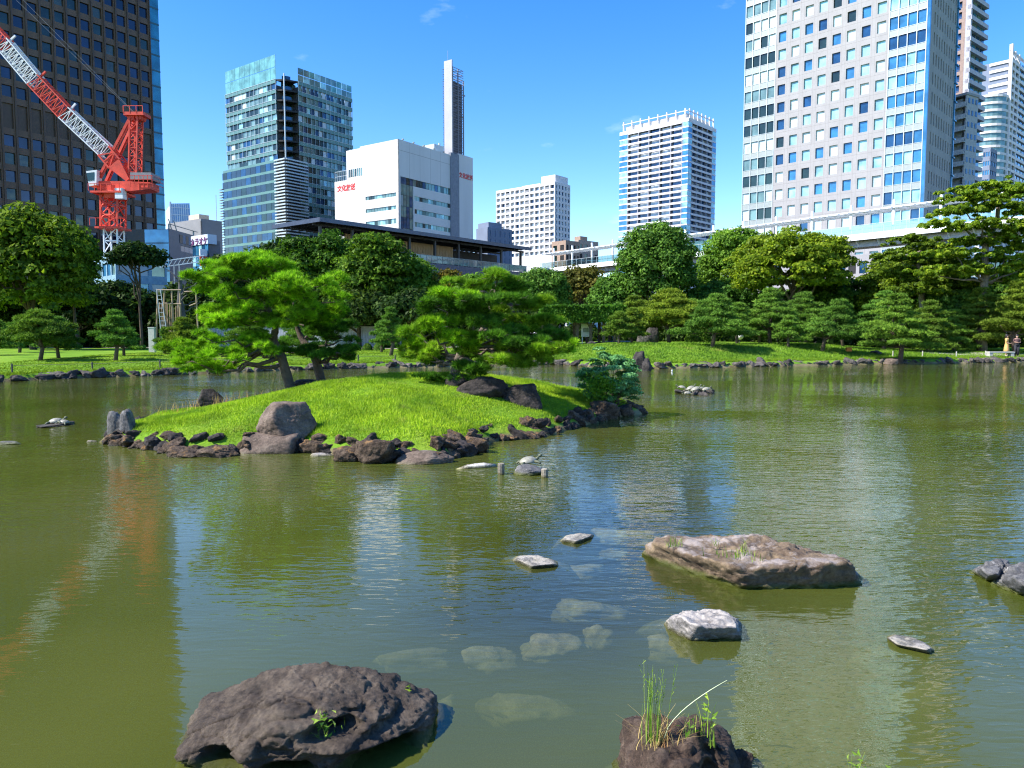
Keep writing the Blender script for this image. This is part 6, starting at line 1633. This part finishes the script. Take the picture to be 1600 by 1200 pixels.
# --- turtles
shellm = plain('turtle_shell', (.27, .255, .19), .45, var=.3, scale=20); skinm = plain('turtle_skin', (.10, .11, .06), .6, var=.3, scale=30)
def turtle(x, y, z, rz, s_, label, group, pitch=0.0, proto=[None]):
    if proto[0] is None:
        root = empty('turtle', (0, 0, 0), 0)
        m_ = MB(); m_.lathe([(.155, .02), (.16, .035), (.150, .06), (.125, .085), (.085, .105), (.04, .115), (.005, .118)], 16)
        for i, v in enumerate(m_.v): m_.v[i] = (v[0]*.95, v[1]*.76, v[2])
        m_.build('shell', shellm, root, True)
        m_ = MB(); m_.lathe([(.10, .01), (.145, .022), (.14, .034)], 16)
        for i, v in enumerate(m_.v): m_.v[i] = (v[0]*.95, v[1]*.72, v[2])
        m_.build('plastron', plain('turtle_belly', (.35, .30, .12), .6), root, True)
        m_ = MB(); m_.tube([(.12, 0, .045), (.165, 0, .065), (.2, 0, .095)], [.030, .024, .02], 8); m_.tube([(.19, 0, .092), (.205, 0, .10), (.235, 0, .104), (.252, 0, .10)], [.018, .030, .026, .012], 8); m_.build('head', skinm, root, True)
        for (a, b2) in ((1, 1), (1, -1), (-1, 1), (-1, -1)):
            m_ = MB(); m_.tube([(a*.09, b2*.08, .035), (a*.135, b2*.125, .03), (a*.155, b2*.15, .005), (a*.175, b2*.155, .0)], [.026, .024, .02, .012], 7); m_.build('leg', skinm, root, True)
        m_ = MB(); m_.tube([(-.14, 0, .03), (-.19, .01, .012)], [.014, .004], 6); m_.build('tail', skinm, root, True)
        proto[0] = root; o = root
    else: o = copy_tree(proto[0])
    o.location = (x, y, z); o.rotation_euler = (0, -pitch, rz); o.scale = (s_,)*3
    tag(o, label, 'turtle', group); return o
q = G(826, 736); turtle(q.x, q.y + .12, .105, .25, 1.0, 'turtle basking alone on the grey rock between the stakes', 'basking turtles', .12)
q = G(88, 664); turtle(q.x, q.y, .045, .1, 1.1, 'larger left turtle on the low rock at the left', 'basking turtles', .1)
q = G(101, 664); turtle(q.x, q.y - .02, .035, 3.0, .85, 'smaller right turtle on the low rock at the left', 'basking turtles', .05)
for (a, b2, zz, rz, s_, pt, lb) in [(1065, 611, .24, 2.9, 1.15, .1, 'turtle on the left end of the pond pile'), (1079, 612, .22, .2, 1.3, .35, 'highest turtle in the middle of the pond pile'), (1087, 613, .20, .1, 1.4, .35, 'turtle climbing next to the highest one on the pile'),
                                    (1094, 612, .20, .3, 1.1, .3, 'turtle stretching its neck right of the middle of the pile'), (1103, 613, .2, .2, 1.25, .15, 'turtle on the right part of the pond pile'), (1074, 616, .10, 3.3, 1.1, .0, 'lowest turtle at the front of the pond pile')]:
    q = G(a, b2 + 3); turtle(q.x, q.y, zz*.72, rz, s_*.82, lb, 'basking turtles', pt)

# --- weeds on the near stones
def clump(base, n, hmin, hmax, wd, mt, label, cat='grass tuft', spread=.05, lean=.35, name='grass_clump', leafy=0, group=None, stems=()):
    """stand of curved blades"""
    root = empty(name, base, 0, label, cat, group)
    Vv, Ff = [], []
    def blade(x, y, h_, w_, a, ln, seg=5):
        k0 = len(Vv); dx, dy = math.cos(a), math.sin(a)
        for i in range(seg + 1):
            t_ = i/seg; r_ = ln*h_*t_*t_; ww = w_*(1 - t_**1.5)/2 + .0004
            cx_, cy_, cz_ = x + dx*r_, y + dy*r_, h_*t_*(1 - .15*ln*t_)
            Vv.append((cx_ - dy*ww, cy_ + dx*ww, cz_)); Vv.append((cx_ + dy*ww, cy_ - dx*ww, cz_))
        for i in range(seg): Ff.append((k0 + 2*i, k0 + 2*i + 1, k0 + 2*i + 3, k0 + 2*i + 2))
    for _ in range(n): blade(R.gauss(0, spread), R.gauss(0, spread*.6), R.uniform(hmin, hmax), wd*R.uniform(.6, 1.3), R.uniform(0, 6.28), lean*R.uniform(.1, 1.3))
    link('blades', np_mesh('blades', Vv, Ff, mt), root)
    if leafy:
        Vv2, Ff2 = [], []; Vv, Ff = Vv2, Ff2
        C, N = [], []
        for _ in range(leafy):
            t_ = R.random(); C.append((R.gauss(0, spread*1.2), R.gauss(0, spread*.7), hmin*.4 + t_*(hmax-hmin*.3))); 
        N = unit(rand_dirs(leafy) + np.array([0, -.2, .5])); V, Fc = leaf_quads(np.array(C), N, .03, .35); link('leaves', np_mesh('leaves', V, Fc, f_weed), root)
    return root
def top_of(V, O, x_, y_=None):
    k = (np.abs(V[:, 0] + O.x - x_) < .03) & (np.abs(V[:, 1] + O.y - y_) < .04); return float(V[k, 2].max() + O.z) if k.any() else O.z + .3
def P_at(px, py, Y): return P(px, py, Y)
q = P(1022, 1140, 3.45); zt_ = top_of(rV, RB, q.x, 3.45); root = clump((q.x, 3.45, zt_ - .02), 26, .12, .40, .0028, f_weed, 'tall seeding grass rising from the red brown rock', spread=.022, lean=.12)
m_ = MB()
for _ in range(9):
    a = R.uniform(0, 6.28); x_, y_ = R.gauss(0, .02), R.gauss(0, .02); hh = R.uniform(.3, .42); m_.tube([(x_, y_, 0), (x_*1.3, y_, hh*.5), (x_*1.7 + .01, y_, hh)], [.0013, .001, .0006], 4)
    for s_ in range(7): t_ = .6 + .4*s_/7; m_.tube([(x_*(1 + .7*t_), y_, hh*t_), (x_*(1 + .7*t_) + R.uniform(-.018, .018), y_, hh*t_ + .018)], [.0006, .0018], 4)
m_.build('stems', f_weed, root)
m_ = MB(); pts = []
for t_ in np.linspace(0, 1, 10): pts.append((.05 + .30*t_**1.25, 0, .02 + .29*t_**.75))
m_.tube(pts, [.0022]*8 + [.0016, .001], 5); m_.build('bent_stem', plain('pale_stem', (.55, .60, .35), .6), root)
clump((q.x + .02, 3.43, zt_ - .03), 70, .05, .17, .0022, f_straw, 'dry straw tuft at the foot of the tall seeding grass', spread=.05, lean=.9)
for (px_, h1, lb) in ((1075, .16, 'short weed with reddish tips on the red brown rock'), (1100, .22, 'thin upright weed right of the reddish one'), (1116, .20, 'second thin weed at the right of the red brown rock')):
    q = P(px_, 1140, 3.45); z_ = top_of(rV, RB, q.x, 3.45); clump((q.x, 3.45, z_ - .02), 9, h1*.4, h1, .0028, f_weed, lb, spread=.015, lean=.25, leafy=10)
q = P(508, 1165, 3.78); clump((q.x, 3.74, q.z), 9, .06, .20, .006, f_weed, 'small leafy weed rooted in the hollow of the near boulder', spread=.035, lean=.5, leafy=60)
clump((q.x + .02, 3.73, q.z - .01), 20, .02, .06, .004, f_straw, 'straw bits below the leafy weed on the near boulder', spread=.03, lean=1.2)
q = P(636, 1082, 4.2); clump((q.x, 4.2, q.z - .02), 6, .03, .06, .008, f_weed, 'tiny white green sprout on the right shoulder of the near boulder', spread=.012, lean=.6, leafy=14)
for (a, b2, n_, h1, sp_, lb) in ((1052, 851, 22, .16, .04, 'wispy grass tuft on the left end of the slab rock'), (1152, 868, 50, .11, .10, 'bushy grass tuft in the middle of the slab rock'), (1118, 850, 8, .12, .02, 'thin grass sprig between the tufts of the slab rock'), (1162, 862, 10, .19, .03, 'tall thin sprig behind the bushy slab tuft')):
    q = G(a, b2, .24); clump((q.x, q.y, .22), n_, h1*.4, h1, .007, f_weed, lb, spread=sp_, lean=.7, leafy=0)
for i, (a, b2, h1) in enumerate(((1335, 1215, .16), (1350, 1216, .10), (1390, 1215, .10), (1440, 1220, .09), (1545, 1215, .10))):
    q = G(a, b2, .05); clump((q.x, q.y, max(gz(q.x, q.y), -.02)), 9, h1*.5, h1*1.3, .004, f_weed, 'sparse weed sprigs sticking up at the bottom edge of the view', spread=.02, lean=.3, leafy=10, group='weed sprigs at the bottom right edge')
# grasses leaning over the boulders of the island
q = P(455, 684, 15.1); clump((q.x, 15.0, gz(q.x, 15.2)), 16, .15, .34, .012, f_weed, 'tuft of long blades at the right of the large boulder', spread=.08, lean=.8)

# ------------------------------------------------------------------ things of the far bank
stone_m = plain('cut_stone', (.45, .43, .38), .8, var=.12, scale=5)
Yp = 57.0
# paths
def ribbon(name, pts, wd, mt, label):
    V = []; Fc = []; pl = []
    for i in range(len(pts)-1):
        a, c = Vector(pts[i]), Vector(pts[i+1]); k = max(2, int((c-a).length/.5))
        for j in range(k): pl.append(a.lerp(c, j/k))
    pl.append(Vector(pts[-1]))
    for i, p in enumerate(pl):
        d = (pl[min(i+1, len(pl)-1)] - pl[max(i-1, 0)]).normalized(); nrm = Vector((-d.y, d.x))
        for s_ in (-1, -.33, .33, 1):
            q = p + nrm*wd/2*s_; V.append((q.x, q.y, gz(q.x, q.y) + .05))
    for i in range(len(pl)-1):
        for j in range(3): Fc.append((i*4+j, i*4+j+1, (i+1)*4+j+1, (i+1)*4+j))
    tag(link(name, np_mesh(name, V, Fc, mt, True)), label, kind='structure')
gravel = plain('path_gravel', (.42, .37, .30), .95, var=.12, scale=3, bump=.01, bscale=40)
ribbon('gravel_path', [(60, 62), (44, 59.6), (36, 58.6), (33, 60)], 2.4, gravel, 'pale gravel path by the bench on the right bank')
ribbon('gravel_path', [(11, 67), (6, 68), (2, 69), (-4, 69), (-12, 71), (-26, 74), (-50, 78)], 2.4, gravel, 'pale gravel path running behind the banks')
# bench
q = P(1568, 551, 56.4); gb = gz(q.x, 56.4); root = empty('stone_bench', (q.x, 56.4, gb), .05, 'long pale stone bench beside the path at the right', 'bench')
MB().box(-1.25, .75, -.22, .22, .36, .46).build('seat', stone_m, root)
for x_ in (-1.1, .6): MB().box(x_ - .12, x_ + .12, -.2, .2, -.1, .36).build('leg', stone_m, root)
# people
skin = plain('skin', (.50, .30, .21), .6, var=.05); hairm = plain('dark_hair', (.02, .014, .012), .5)
def person(x, y, rz, label, dress, top_m, leg_m, armpose, shoe_m, hold=False):
    g_ = gz(x, y) + .04; root = empty('person', (x, y, g_), rz, label, 'person')
    P_ = {'pel': (0, 0, .92), 'spine': (0, 0, 1.12), 'chest': (0, .0, 1.32), 'neck': (0, 0, 1.45), 'head0': (0, -.01, 1.53), 'head1': (0, -.015, 1.62),
          'hl': (.09, 0, .90), 'kl': (.10, -.03, .49), 'al': (.10, .01, .09), 'tl': (.11, -.12, .04), 'hr': (-.09, 0, .90), 'kr': (-.09, -.02, .49), 'ar': (-.10, .02, .09), 'tr': (-.11, -.11, .04),
          'sl': (.18, 0, 1.38), 'sr': (-.18, 0, 1.38)}
    P_.update(armpose)
    E = [('pel', 'spine'), ('spine', 'chest'), ('chest', 'neck'), ('neck', 'head0'), ('head0', 'head1'), ('pel', 'hl'), ('hl', 'kl'), ('kl', 'al'), ('al', 'tl'), ('pel', 'hr'), ('hr', 'kr'), ('kr', 'ar'), ('ar', 'tr'),
         ('chest', 'sl'), ('sl', 'el'), ('el', 'wl'), ('wl', 'fl'), ('chest', 'sr'), ('sr', 'er'), ('er', 'wr'), ('wr', 'fr')]
    rad = {'pel': .135, 'spine': .115, 'chest': .13, 'neck': .052, 'head0': .085, 'head1': .10, 'hl': .095, 'hr': .095, 'kl': .058, 'kr': .058, 'al': .038, 'ar': .038, 'tl': .035, 'tr': .035,
           'sl': .06, 'sr': .06, 'el': .042, 'er': .042, 'wl': .03, 'wr': .03, 'fl': .026, 'fr': .026}
    names = list(P_); me = bpy.data.meshes.new('body'); me.from_pydata([P_[n_] for n_ in names], [(names.index(a), names.index(c)) for a, c in E], [])
    o = link('body', me, root); md = o.modifiers.new('skin', 'SKIN'); sd = o.modifiers.new('sub', 'SUBSURF'); sd.levels = sd.render_levels = 2
    for i, n_ in enumerate(names): me.skin_vertices[0].data[i].radius = (rad[n_], rad[n_]*.85)
    me.skin_vertices[0].data[names.index('pel')].use_root = True
    bpy.context.view_layer.update()
    nm_ = bpy.data.meshes.new_from_object(o.evaluated_get(bpy.context.evaluated_depsgraph_get())); o.modifiers.clear(); o.data = nm_
    nm_.materials.clear(); nm_.materials.append(skin)
    m_ = MB(); m_.lathe([(.02, 1.745), (.065, 1.73), (.095, 1.68), (.102, 1.60), (.098, 1.52), (.09, 1.42 if dress else 1.36), (.05, 1.36 if dress else 1.30)], 14, (0, .045, 0)); 
    h_o = m_.build('hair', hairm, root, True)
    # face: nose, eyes and mouth small pieces
    m_ = MB(); m_.tube([(0, -.10, 1.60), (0, -.135, 1.585), (0, -.11, 1.575)], [.008, .014, .010], 5); m_.build('nose', skin, root, True)
    for s_ in (-1, 1): MB().lathe([(.0, 0), (.012, .004), (.0, .01)], 6, (s_*.035, -.112, 1.61)).build('eye', hairm, root)
    MB().box(-.025, .025, -.118, -.108, 1.545, 1.553).build('mouth', plain('lips', (.35, .08, .07), .5) if 'lips' not in bpy.data.materials else bpy.data.materials['lips'], root)
    if dress:
        m_ = MB(); m_.lathe([(.12, 1.44), (.19, 1.37), (.165, 1.2), (.15, 1.08), (.19, .9), (.23, .7), (.26, .5), (.27, .38)], 18); 
        for i, v in enumerate(m_.v): m_.v[i] = (v[0], v[1]*.75, v[2])
        m_.build('dress', top_m, root, True)
    else:
        m_ = MB(); m_.lathe([(.10, 1.42), (.175, 1.35), (.16, 1.2), (.15, 1.10), (.155, 1.03)], 18)
        for i, v in enumerate(m_.v): m_.v[i] = (v[0], v[1]*.78, v[2])
        m_.build('top', top_m, root, True)
        m_ = MB(); m_.lathe([(.15, 1.04), (.17, .96), (.18, .85)], 16)
        for i, v in enumerate(m_.v): m_.v[i] = (v[0], v[1]*.8, v[2])
        m_.tube([(.09, 0, .9), (.10, -.03, .49), (.10, .01, .10)], [.115, .085, .075], 10); m_.tube([(-.09, 0, .9), (-.09, -.02, .49), (-.10, .02, .10)], [.115, .085, .075], 10)
        m_.build('trousers', leg_m, root, True)
    for s_ in (-1, 1):
        m_ = MB(); m_.tube([(s_*.18, 0, 1.38), tuple(armpose['el' if s_ > 0 else 'er'])], [.066, .052], 8); m_.build('sleeve', top_m, root, True)
        m_ = MB(); m_.tube([(s_*.105, .06, .05), (s_*.105, -.03, .05), (s_*.11, -.15, .035)], [.045, .048, .035], 8); m_.build('shoe', shoe_m, root, True)
        w_ = Vector(armpose['fl' if s_ > 0 else 'fr']); e_ = Vector(armpose['wl' if s_ > 0 else 'wr']); d = (w_-e_).normalized(); sd_ = d.cross(Vector((0, 0, 1))).normalized() if abs(d.z) < .9 else Vector((1, 0, 0))
        for k in range(4): mm = MB(); a = w_ + sd_*(k-1.5)*.016; mm.tube([a, a + d*(.035 + .008*(1.5-abs(k-1.5))), a + d*.06 + Vector((0, 0, -.02))], [.009, .008, .006], 5); mm.build('finger', skin, root, True)
        mm = MB(); a = e_.lerp(w_, .6); mm.tube([a + sd_*.02, a + sd_*.05 + d*.02], [.011, .008], 5); mm.build('thumb', skin, root, True)
    return root, h_o
pa = dict(el=(.23, -.02, 1.12), wl=(.16, -.20, 1.02), fl=(.10, -.27, 1.04), er=(-.23, 0, 1.12), wr=(-.17, -.18, 1.00), fr=(-.10, -.25, 1.02))
pb = dict(el=(.26, .0, 1.14), wl=(.12, -.20, 1.10), fl=(.05, -.26, 1.11), er=(-.25, -.02, 1.15), wr=(-.10, -.20, 1.12), fr=(-.03, -.26, 1.12))
p1 = P(1572.5, 551, 57.0); person(p1.x, 57.0, .9, 'person in a long golden yellow dress standing behind the bench', True, plain('golden_cloth', (.62, .36, .12), .8, var=.2, scale=12), None, pa, white)
p2 = P(1588, 551, 56.8); person(p2.x, 56.8, -.09, 'person in black trousers and cropped dark top holding a phone', False, plain('dark_top', (.10, .05, .05), .8), plain('black_cloth', (.02, .02, .025), .8), pb, blackm)
m_ = MB(); m_.box(-.04, .04, -.006, .006, -.07, .07); ph = m_.build('phone', blackm, None, loc=(p2.x + .0, 56.8 - .29, gz(p2.x, 56.8) + 1.17), rot=(-.5, 0, -.2)); tag(ph, 'dark phone held by the person in black trousers', 'phone')
# globe lamps
glb = plain('white_globe', (.86, .86, .88), .35, var=.01)
for (a, b2, Y, r_, lb) in ((1156, 525, 60, .30, 'white globe garden lamp low behind the thin pine on the mound'), (1216, 483, 66, .17, 'small white globe lamp high among the tiered pines')):
    q = P(a, b2, Y); g_ = gz(q.x, Y); root = empty('globe_lamp', (q.x, Y, g_), 0, lb, 'lamp', 'white globe lamps')
    m_ = MB(); zc = q.z - g_; m_.lathe([(.01, zc - r_)] + [(r_*math.cos(t_), zc + r_*math.sin(t_)) for t_ in np.linspace(-1.4, 1.4, 11)] + [(.01, zc + r_)], 18); m_.build('globe', glb, root, True)
    MB().lathe([(.04, -.1), (.04, max(.05, zc - r_*.97))], 8).build('post', darkgrey, root)
# standing stone on the bank and stone at the water's edge
rock('standing_stone', 1018, 541, 15, 1.35, r_farD, 'tall dark standing stone on the right bank among pines', Y=61, seed=90, sub=5, dep=.7, p=16, amp=.08, planes=[((-.9, -.3, .45), .6)])
rock('standing_stone', 1006, 541, 10, .75, r_far, 'lower grey stone leaning on the left of the standing stone', Y=60.7, seed=91, sub=4, dep=.7, p=16)
rock('rock', 1000, 578, 10, 1.15, r_farD, 'upright dark rock at the shore behind the feathery bush', seed=92, sub=5, dep=.8, p=16, amp=.1)
rock('rock', 1012, 580, 8, .75, r_farD, 'short dark rock right of the upright shore rock', seed=93, sub=4, dep=.8, p=16, amp=.1)
rock('rock', 1396, 570, 10, .45, r_boul, 'round pinkish rock on the right shore below the forked pine', seed=94, sub=4)
rock('rock', 1372, 541, 9, .35, r_farD, 'half buried rock in the bank grass under the full pine', Y=56, seed=95, sub=4)
rock('rock', 925, 552, 8, .3, r_farD, 'dark rock in the grass below the trellis', Y=60, seed=96, sub=4)
q = G(1050, 579); m_ = MB(); m_.lathe([(.02, -.05), (.05, .0), (.06, .02), (.04, .04), (.01, .05)], 12); tag(m_.build('float_marker', white2, None, True, loc=(q.x, q.y, 0)), 'tiny white float on the water before the right bank', 'float')
q = P(1326, 553, 55.5); root = empty('marker_box', (q.x, 55.5, gz(q.x, 55.5)), 0, 'little orange marker box on two pegs in the bank grass', 'marker')
MB().box(-.2, .2, -.1, .1, .12, .42).build('box', plain('orange_paint', (.7, .25, .05), .6), root)
for x_ in (-.14, .14): MB().box(x_ - .02, x_ + .02, -.02, .02, -.05, .12).build('peg', darkgrey, root)
# little posts along the lawn edge, with a rope between them
postm = plain('post_dark', (.08, .07, .06), .8); ropem = plain('rope', (.20, .18, .12), .8)
pts = []
xs_ = [-24.2, -21.8, -19.3, -16.9, -14.6, -12.3, -10.0, -7.8, -5.4, -3.0]
for x_ in xs_:
    y_ = float(shore(x_)) + 2.1; z_ = gz(x_, y_); m_ = MB(); m_.lathe([(.045, -.15), (.045, .42), (.03, .45)], 8)
    tag(m_.build('lawn_post', postm, None, loc=(x_, y_, z_)), 'short dark post in the rope line along the left lawn edge', 'post', 'short posts along the lawn edge'); pts.append((x_, y_, z_ + .36))
for x_ in (28.5, 31.0, 34.0, 36.8):
    y_ = float(shore(x_)) + 1.9; z_ = gz(x_, y_); m_ = MB(); m_.lathe([(.045, -.15), (.045, .42), (.03, .45)], 8)
    tag(m_.build('lawn_post', stone_m, None, loc=(x_, y_, z_)), 'short pale post by the path on the right bank', 'post', 'short pale posts on the right bank')
m_ = MB(); m_.tube(pts, .012, 4); tag(m_.build('rope', ropem), 'thin rope strung between the short lawn posts', 'rope')
# trellis with wisteria
Yt = 64.0; a = P(858, 534, Yt); c = P(962, 534, Yt); g_ = gz((a.x + c.x)/2, Yt); tr = empty('wisteria_trellis', (a.x, Yt, g_), 0, 'long trellis roofed with a thick mat of green wisteria beyond the island', 'trellis')
Lt = c.x - a.x; ht = P(900, 500, Yt).z - g_
for px_ in (866, 902, 923, 943, 960):
    x_ = P(px_, 534, Yt).x - a.x
    for y_ in (0, 3.2):
        m_ = MB(); m_.box(x_ - .12, x_ + .12, y_ - .12, y_ + .12, -.2, ht); m_.build('post', bark, tr)
    m_ = MB(); m_.tube([(x_, .0, ht*.55), (x_ - .4, 0, ht)], .06, 5); m_.tube([(x_, .0, ht*.55), (x_ + .4, 0, ht)], .06, 5); m_.build('brace', bark, tr)
m_ = MB()
for y_ in (0, 1.6, 3.2): m_.box(-.5, Lt + .5, y_ - .08, y_ + .08, ht, ht + .15)
for k in range(12): x_ = Lt*k/11; m_.box(x_ - .05, x_ + .05, -.5, 3.7, ht + .151, ht + .24)
m_.build('roof_frame', bark, tr)
n = 12000; C = np.stack([RN.uniform(-.7, Lt + .7, n), RN.uniform(-.8, 4, n), ht + .25 + 1.05*RN.uniform(0, 1, n)**.5*(.8 + .2*np.sin(RN.uniform(0, 9, n)))], 1)
edge = RN.uniform(size=n) < .3; C[edge, 1] = -.8 + RN.uniform(-.1, .1, edge.sum()); C[edge, 2] = ht + RN.uniform(-.15, 1.2, edge.sum())
V, Fc = leaf_quads(C, unit(rand_dirs(n) + np.array([-.1, -.2, .7])), .24); link('foliage', np_mesh('foliage', V, Fc, f_light), tr)
# kiosk sign under it, red roofed hut behind
q = P(916, 534, 66.5); root = empty('notice_board', (q.x, 66.5, gz(q.x, 66.5)), 0, 'small white roofed notice board under the trellis', 'notice board')
zt_ = 1.75; nb_ = MB().box(-.45, .45, -.05, .05, .6, zt_).build('board', white2, root); MB().prism([(-.6, -.25), (.6, -.25), (.6, .25), (-.6, .25)], zt_, zt_ + .08).build('roof', greypan, root)
for x_ in (-.36, .36): MB().box(x_ - .04, x_ + .04, -.045, .045, -.1, .59).build('leg', white2, root)
MB().box(-.3, .3, -.062, -.052, 1.0, 1.4).build('notice_sheet', alu_d, nb_)
q = P(925, 531, 80); g_ = gz(q.x, 80); root = empty('garden_hut', (q.x, 80, g_), 0, 'white garden hut with red roof seen through the trellis posts', 'hut')
MB().box(-2.6, 2.4, 0, 4, -.1, 2.4).build('wall', white2, root)
m_ = MB(); m_.add([(.6, -.6, 2.3), (4.2, -.6, 2.3), (4.2, 2, 3.9), (.6, 2, 3.9), (.6, -.6, 2.2), (4.2, -.6, 2.2), (4.2, 2, 3.8), (.6, 2, 3.8)], [(0,1,2,3), (7,6,5,4), (0,4,5,1), (1,5,6,2), (2,6,7,3), (3,7,4,0)]); m_.build('roof', plain('red_roof', (.50, .07, .05), .7), root)
MB().box(-2.4, -1.2, -.05, -.005, 1, 1.9).build('window', blackm, root); MB().box(1.2, 2.1, -.05, -.005, 0, 2).build('door', tan, root)
# bamboo frame with a ladder round a bare trunk, stone post
Yf = 66.0; g_ = gz(P(278, 545, Yf).x, Yf); O = P(278, 545, Yf); O.z = g_
root = empty('bamboo_frame', (O.x, Yf, g_), 0, 'tall frame of bamboo poles around a bare dark trunk in the shade', 'scaffold')
bam = plain('bamboo', (.30, .21, .13), .6, var=.2, scale=4)
def fp(px, py, dy=0): v = P(px, py, Yf + dy); return Vector((v.x - O.x, dy, v.z - g_))
for (a, c) in (((246, 452), (244, 508)), ((257, 452), (254, 508)), ((268, 453), (273, 508)), ((281, 454), (282, 508)), ((306, 453), (311, 508))):
    m_ = MB(); p0 = fp(*a); p1 = fp(c[0], 548); m_.tube([p0, p1], .075, 6); m_.build('pole', bam, root)
for (a, c) in (((244, 453), (283, 453)), ((256, 474), (283, 475)), ((288, 456), (306, 455)), ((296, 478), (306, 474))):
    m_ = MB(); m_.tube([fp(*a, -.1), fp(*c, -.1)], .055, 6); m_.build('cross_pole', bam, root)
for k in range(12):
    x0 = 246 + k*3.2 + R.uniform(-1, 1); m_ = MB(); m_.tube([fp(x0, 470 + R.uniform(0, 22), .6), fp(x0 + R.uniform(-3, 3), 548, .6)], .05, 5); m_.build('thin_pole', bam, root)
lad = empty('ladder', (O.x, Yf - .4, g_), 0, 'pale ladder leaning inside the bamboo frame', 'ladder'); al_ = plain('ladder_grey', (.35, .38, .42), .5)
for (a, c) in (((248, 452), (258, 548)), ((254, 452), (268, 548))): MB().tube([fp(*a), fp(*c)], .04, 5).build('rail', al_, lad)
for k in range(14):
    t_ = k/14; MB().tube([fp(248 + 10*t_, 455 + 93*t_), fp(254 + 14*t_, 455 + 93*t_)], .03, 4).build('rung', al_, lad)
tb_ = empty('bare_tree', (P(288, 545, Yf + 1).x, Yf + 1, g_), 0, 'bare dark trunk standing in the bamboo frame', 'tree')
m_ = MB(); ht_ = P(288, 420, Yf).z - g_; m_.tube([(.3, 0, -.1), (0, 0, ht_*.3), (-.25, 0, ht_*.6), (-.1, 0, ht_)], [.55, .4, .28, .08], 9)
for k in range(7): limb(m_, (-.2, 0, ht_*(.45 + .07*k)), (R.uniform(-1.8, 1.8), R.uniform(-1, 1), ht_*(.6 + .07*k)), .09, .02)
m_.build('trunk', plain('grey_bark', (.07, .07, .075), .9, var=.3, scale=6), tb_)
q = P(238, 540, 62); root = empty('stone_pillar', (q.x, 62, gz(q.x, 62)), 0, 'pale rectangular stone pillar on the dark edge of the left lawn', 'pillar')
hp = P(238, 511, 62).z - gz(q.x, 62); mb = MB(); mb.box(-.24, .24, -.15, .15, -.1, hp - .08); mb.build('shaft', stone_m, root); MB().box(-.27, .27, -.18, .18, hp - .079, hp).build('cap', stone_m, root)
# low wall with vertical boards and the hipped roof gate house behind the island pine
q = P(548, 540, 76); g_ = gz(q.x, 76); root = empty('board_fence', (P(470, 540, 76).x, 76, g_), 0, 'low pale plank fence behind the lawn in the middle', 'fence')
Lf = P(590, 540, 76).x - P(325, 540, 76).x; x00 = P(325, 540, 76).x - P(470, 540, 76).x; wz = P(548, 511, 76).z - g_; fm_ = plain('pale_plank', (.33, .35, .40), .7, var=.15, scale=3)
MB().box(0, .28, 0, .05, 0, 1.0); bm_ = MB().box(.01, .27, 0, .05, .05, wz); pm = bm_.mesh('plank', fm_)
for k in range(int(Lf/.28)): link('plank', pm, root, (x00 + k*.28, 0, 0))
MB().box(x00, x00 + Lf, .05, .12, .3, .42).box(x00, x00 + Lf, .05, .12, wz - .3, wz - .18).build('rail', fm_, root)
MB().box(x00 - .1, x00 + Lf + .1, -.08, .14, wz, wz + .09).build('coping', greypan, root)
q = P(572, 535, 84); g_ = gz(q.x, 84); root = empty('gate_house', (q.x, 84, g_), .1, 'old wooden house with shallow brown tiled roof behind the plank fence', 'house')
zt_ = P(572, 500, 84).z - g_; ze = P(572, 513, 84).z - g_
MB().box(-3.2, 3.8, 0, 4, -.1, ze).build('wall', plain('plaster', (.55, .53, .48), .8), root)
m_ = MB(); m_.add([(-4.4, -.9, ze), (4.9, -.9, ze), (4.9, 4.9, ze), (-4.4, 4.9, ze), (-2.2, 2, zt_), (2.8, 2, zt_)], [(0,1,5,4), (1,2,5), (2,3,4,5), (3,0,4), (3,2,1,0)]); m_.build('roof', plain('brown_tile_roof', (.12, .075, .06), .7, var=.2, scale=6), root)
m_ = MB()
for k in range(5): m_.box(-3 + k*1.6, -2.8 + k*1.6, -.06, -.003, 0, ze)
m_.build('timber_post', bark, root)['kind'] = 'stuff'
for (x_) in (-2.4, -.8, 2.4): MB().box(x_, x_ + .9, -.05, -.004, .9, ze - .5).build('window', blackm, root)
# garden lawn stones and low white sill seen across the lawn
for (a, b2, Y, hw, lb) in ((470, 545, 58, 26, 'flat pale stone slab lying on the middle lawn'), (650, 552, 53, 9, 'small flat stone near the middle shore'), (684, 553, 53, 12, 'flat grey stone beside the shore beyond the low pine')):
    rock('flat_stone', a, b2, hw, .12, r_far, lb, Y=Y, cat='stone', seed=R.randrange(999), sub=3, dep=.5)
# rooftop frame behind the dark trees: small blue grey roof and gantry near the crane
b = small_block('site_shed', 180, 402, 112, 45, 146, 260, 'blue glazed shed at the foot of the crane behind the dark trees', plain('shed_blue', (.20, .34, .42), .5), 5, 3, 2, [gl_blue, gl_navy, gl_green], fl_=3.2, pw=.2, sh=.4); b.done()
gq = P(285, 425, 104); root = empty('signal_gantry', (gq.x, 104, .6), .1, 'pale lattice gantry beam behind the dark trees at the left', 'gantry')
m_ = MB(); zz = P(285, 418, 104).z - .6
m_.bar((-3, 0, zz), (3, 0, zz + .9), .12); m_.bar((-3, 0, zz + .8), (3, 0, zz + 1.7), .12)
for k in range(10): x_ = -3 + k*.6; m_.bar((x_, 0, zz + .15*k*.6), (x_ + .6, 0, zz + .9 + .15*(k+1)*.6), .07)
m_.build('beam', alu, root)
for x_ in (-1.1, -.4): MB().bar((x_, 0, 0), (x_, 0, zz + .4), .15).build('leg', alu_d, root)
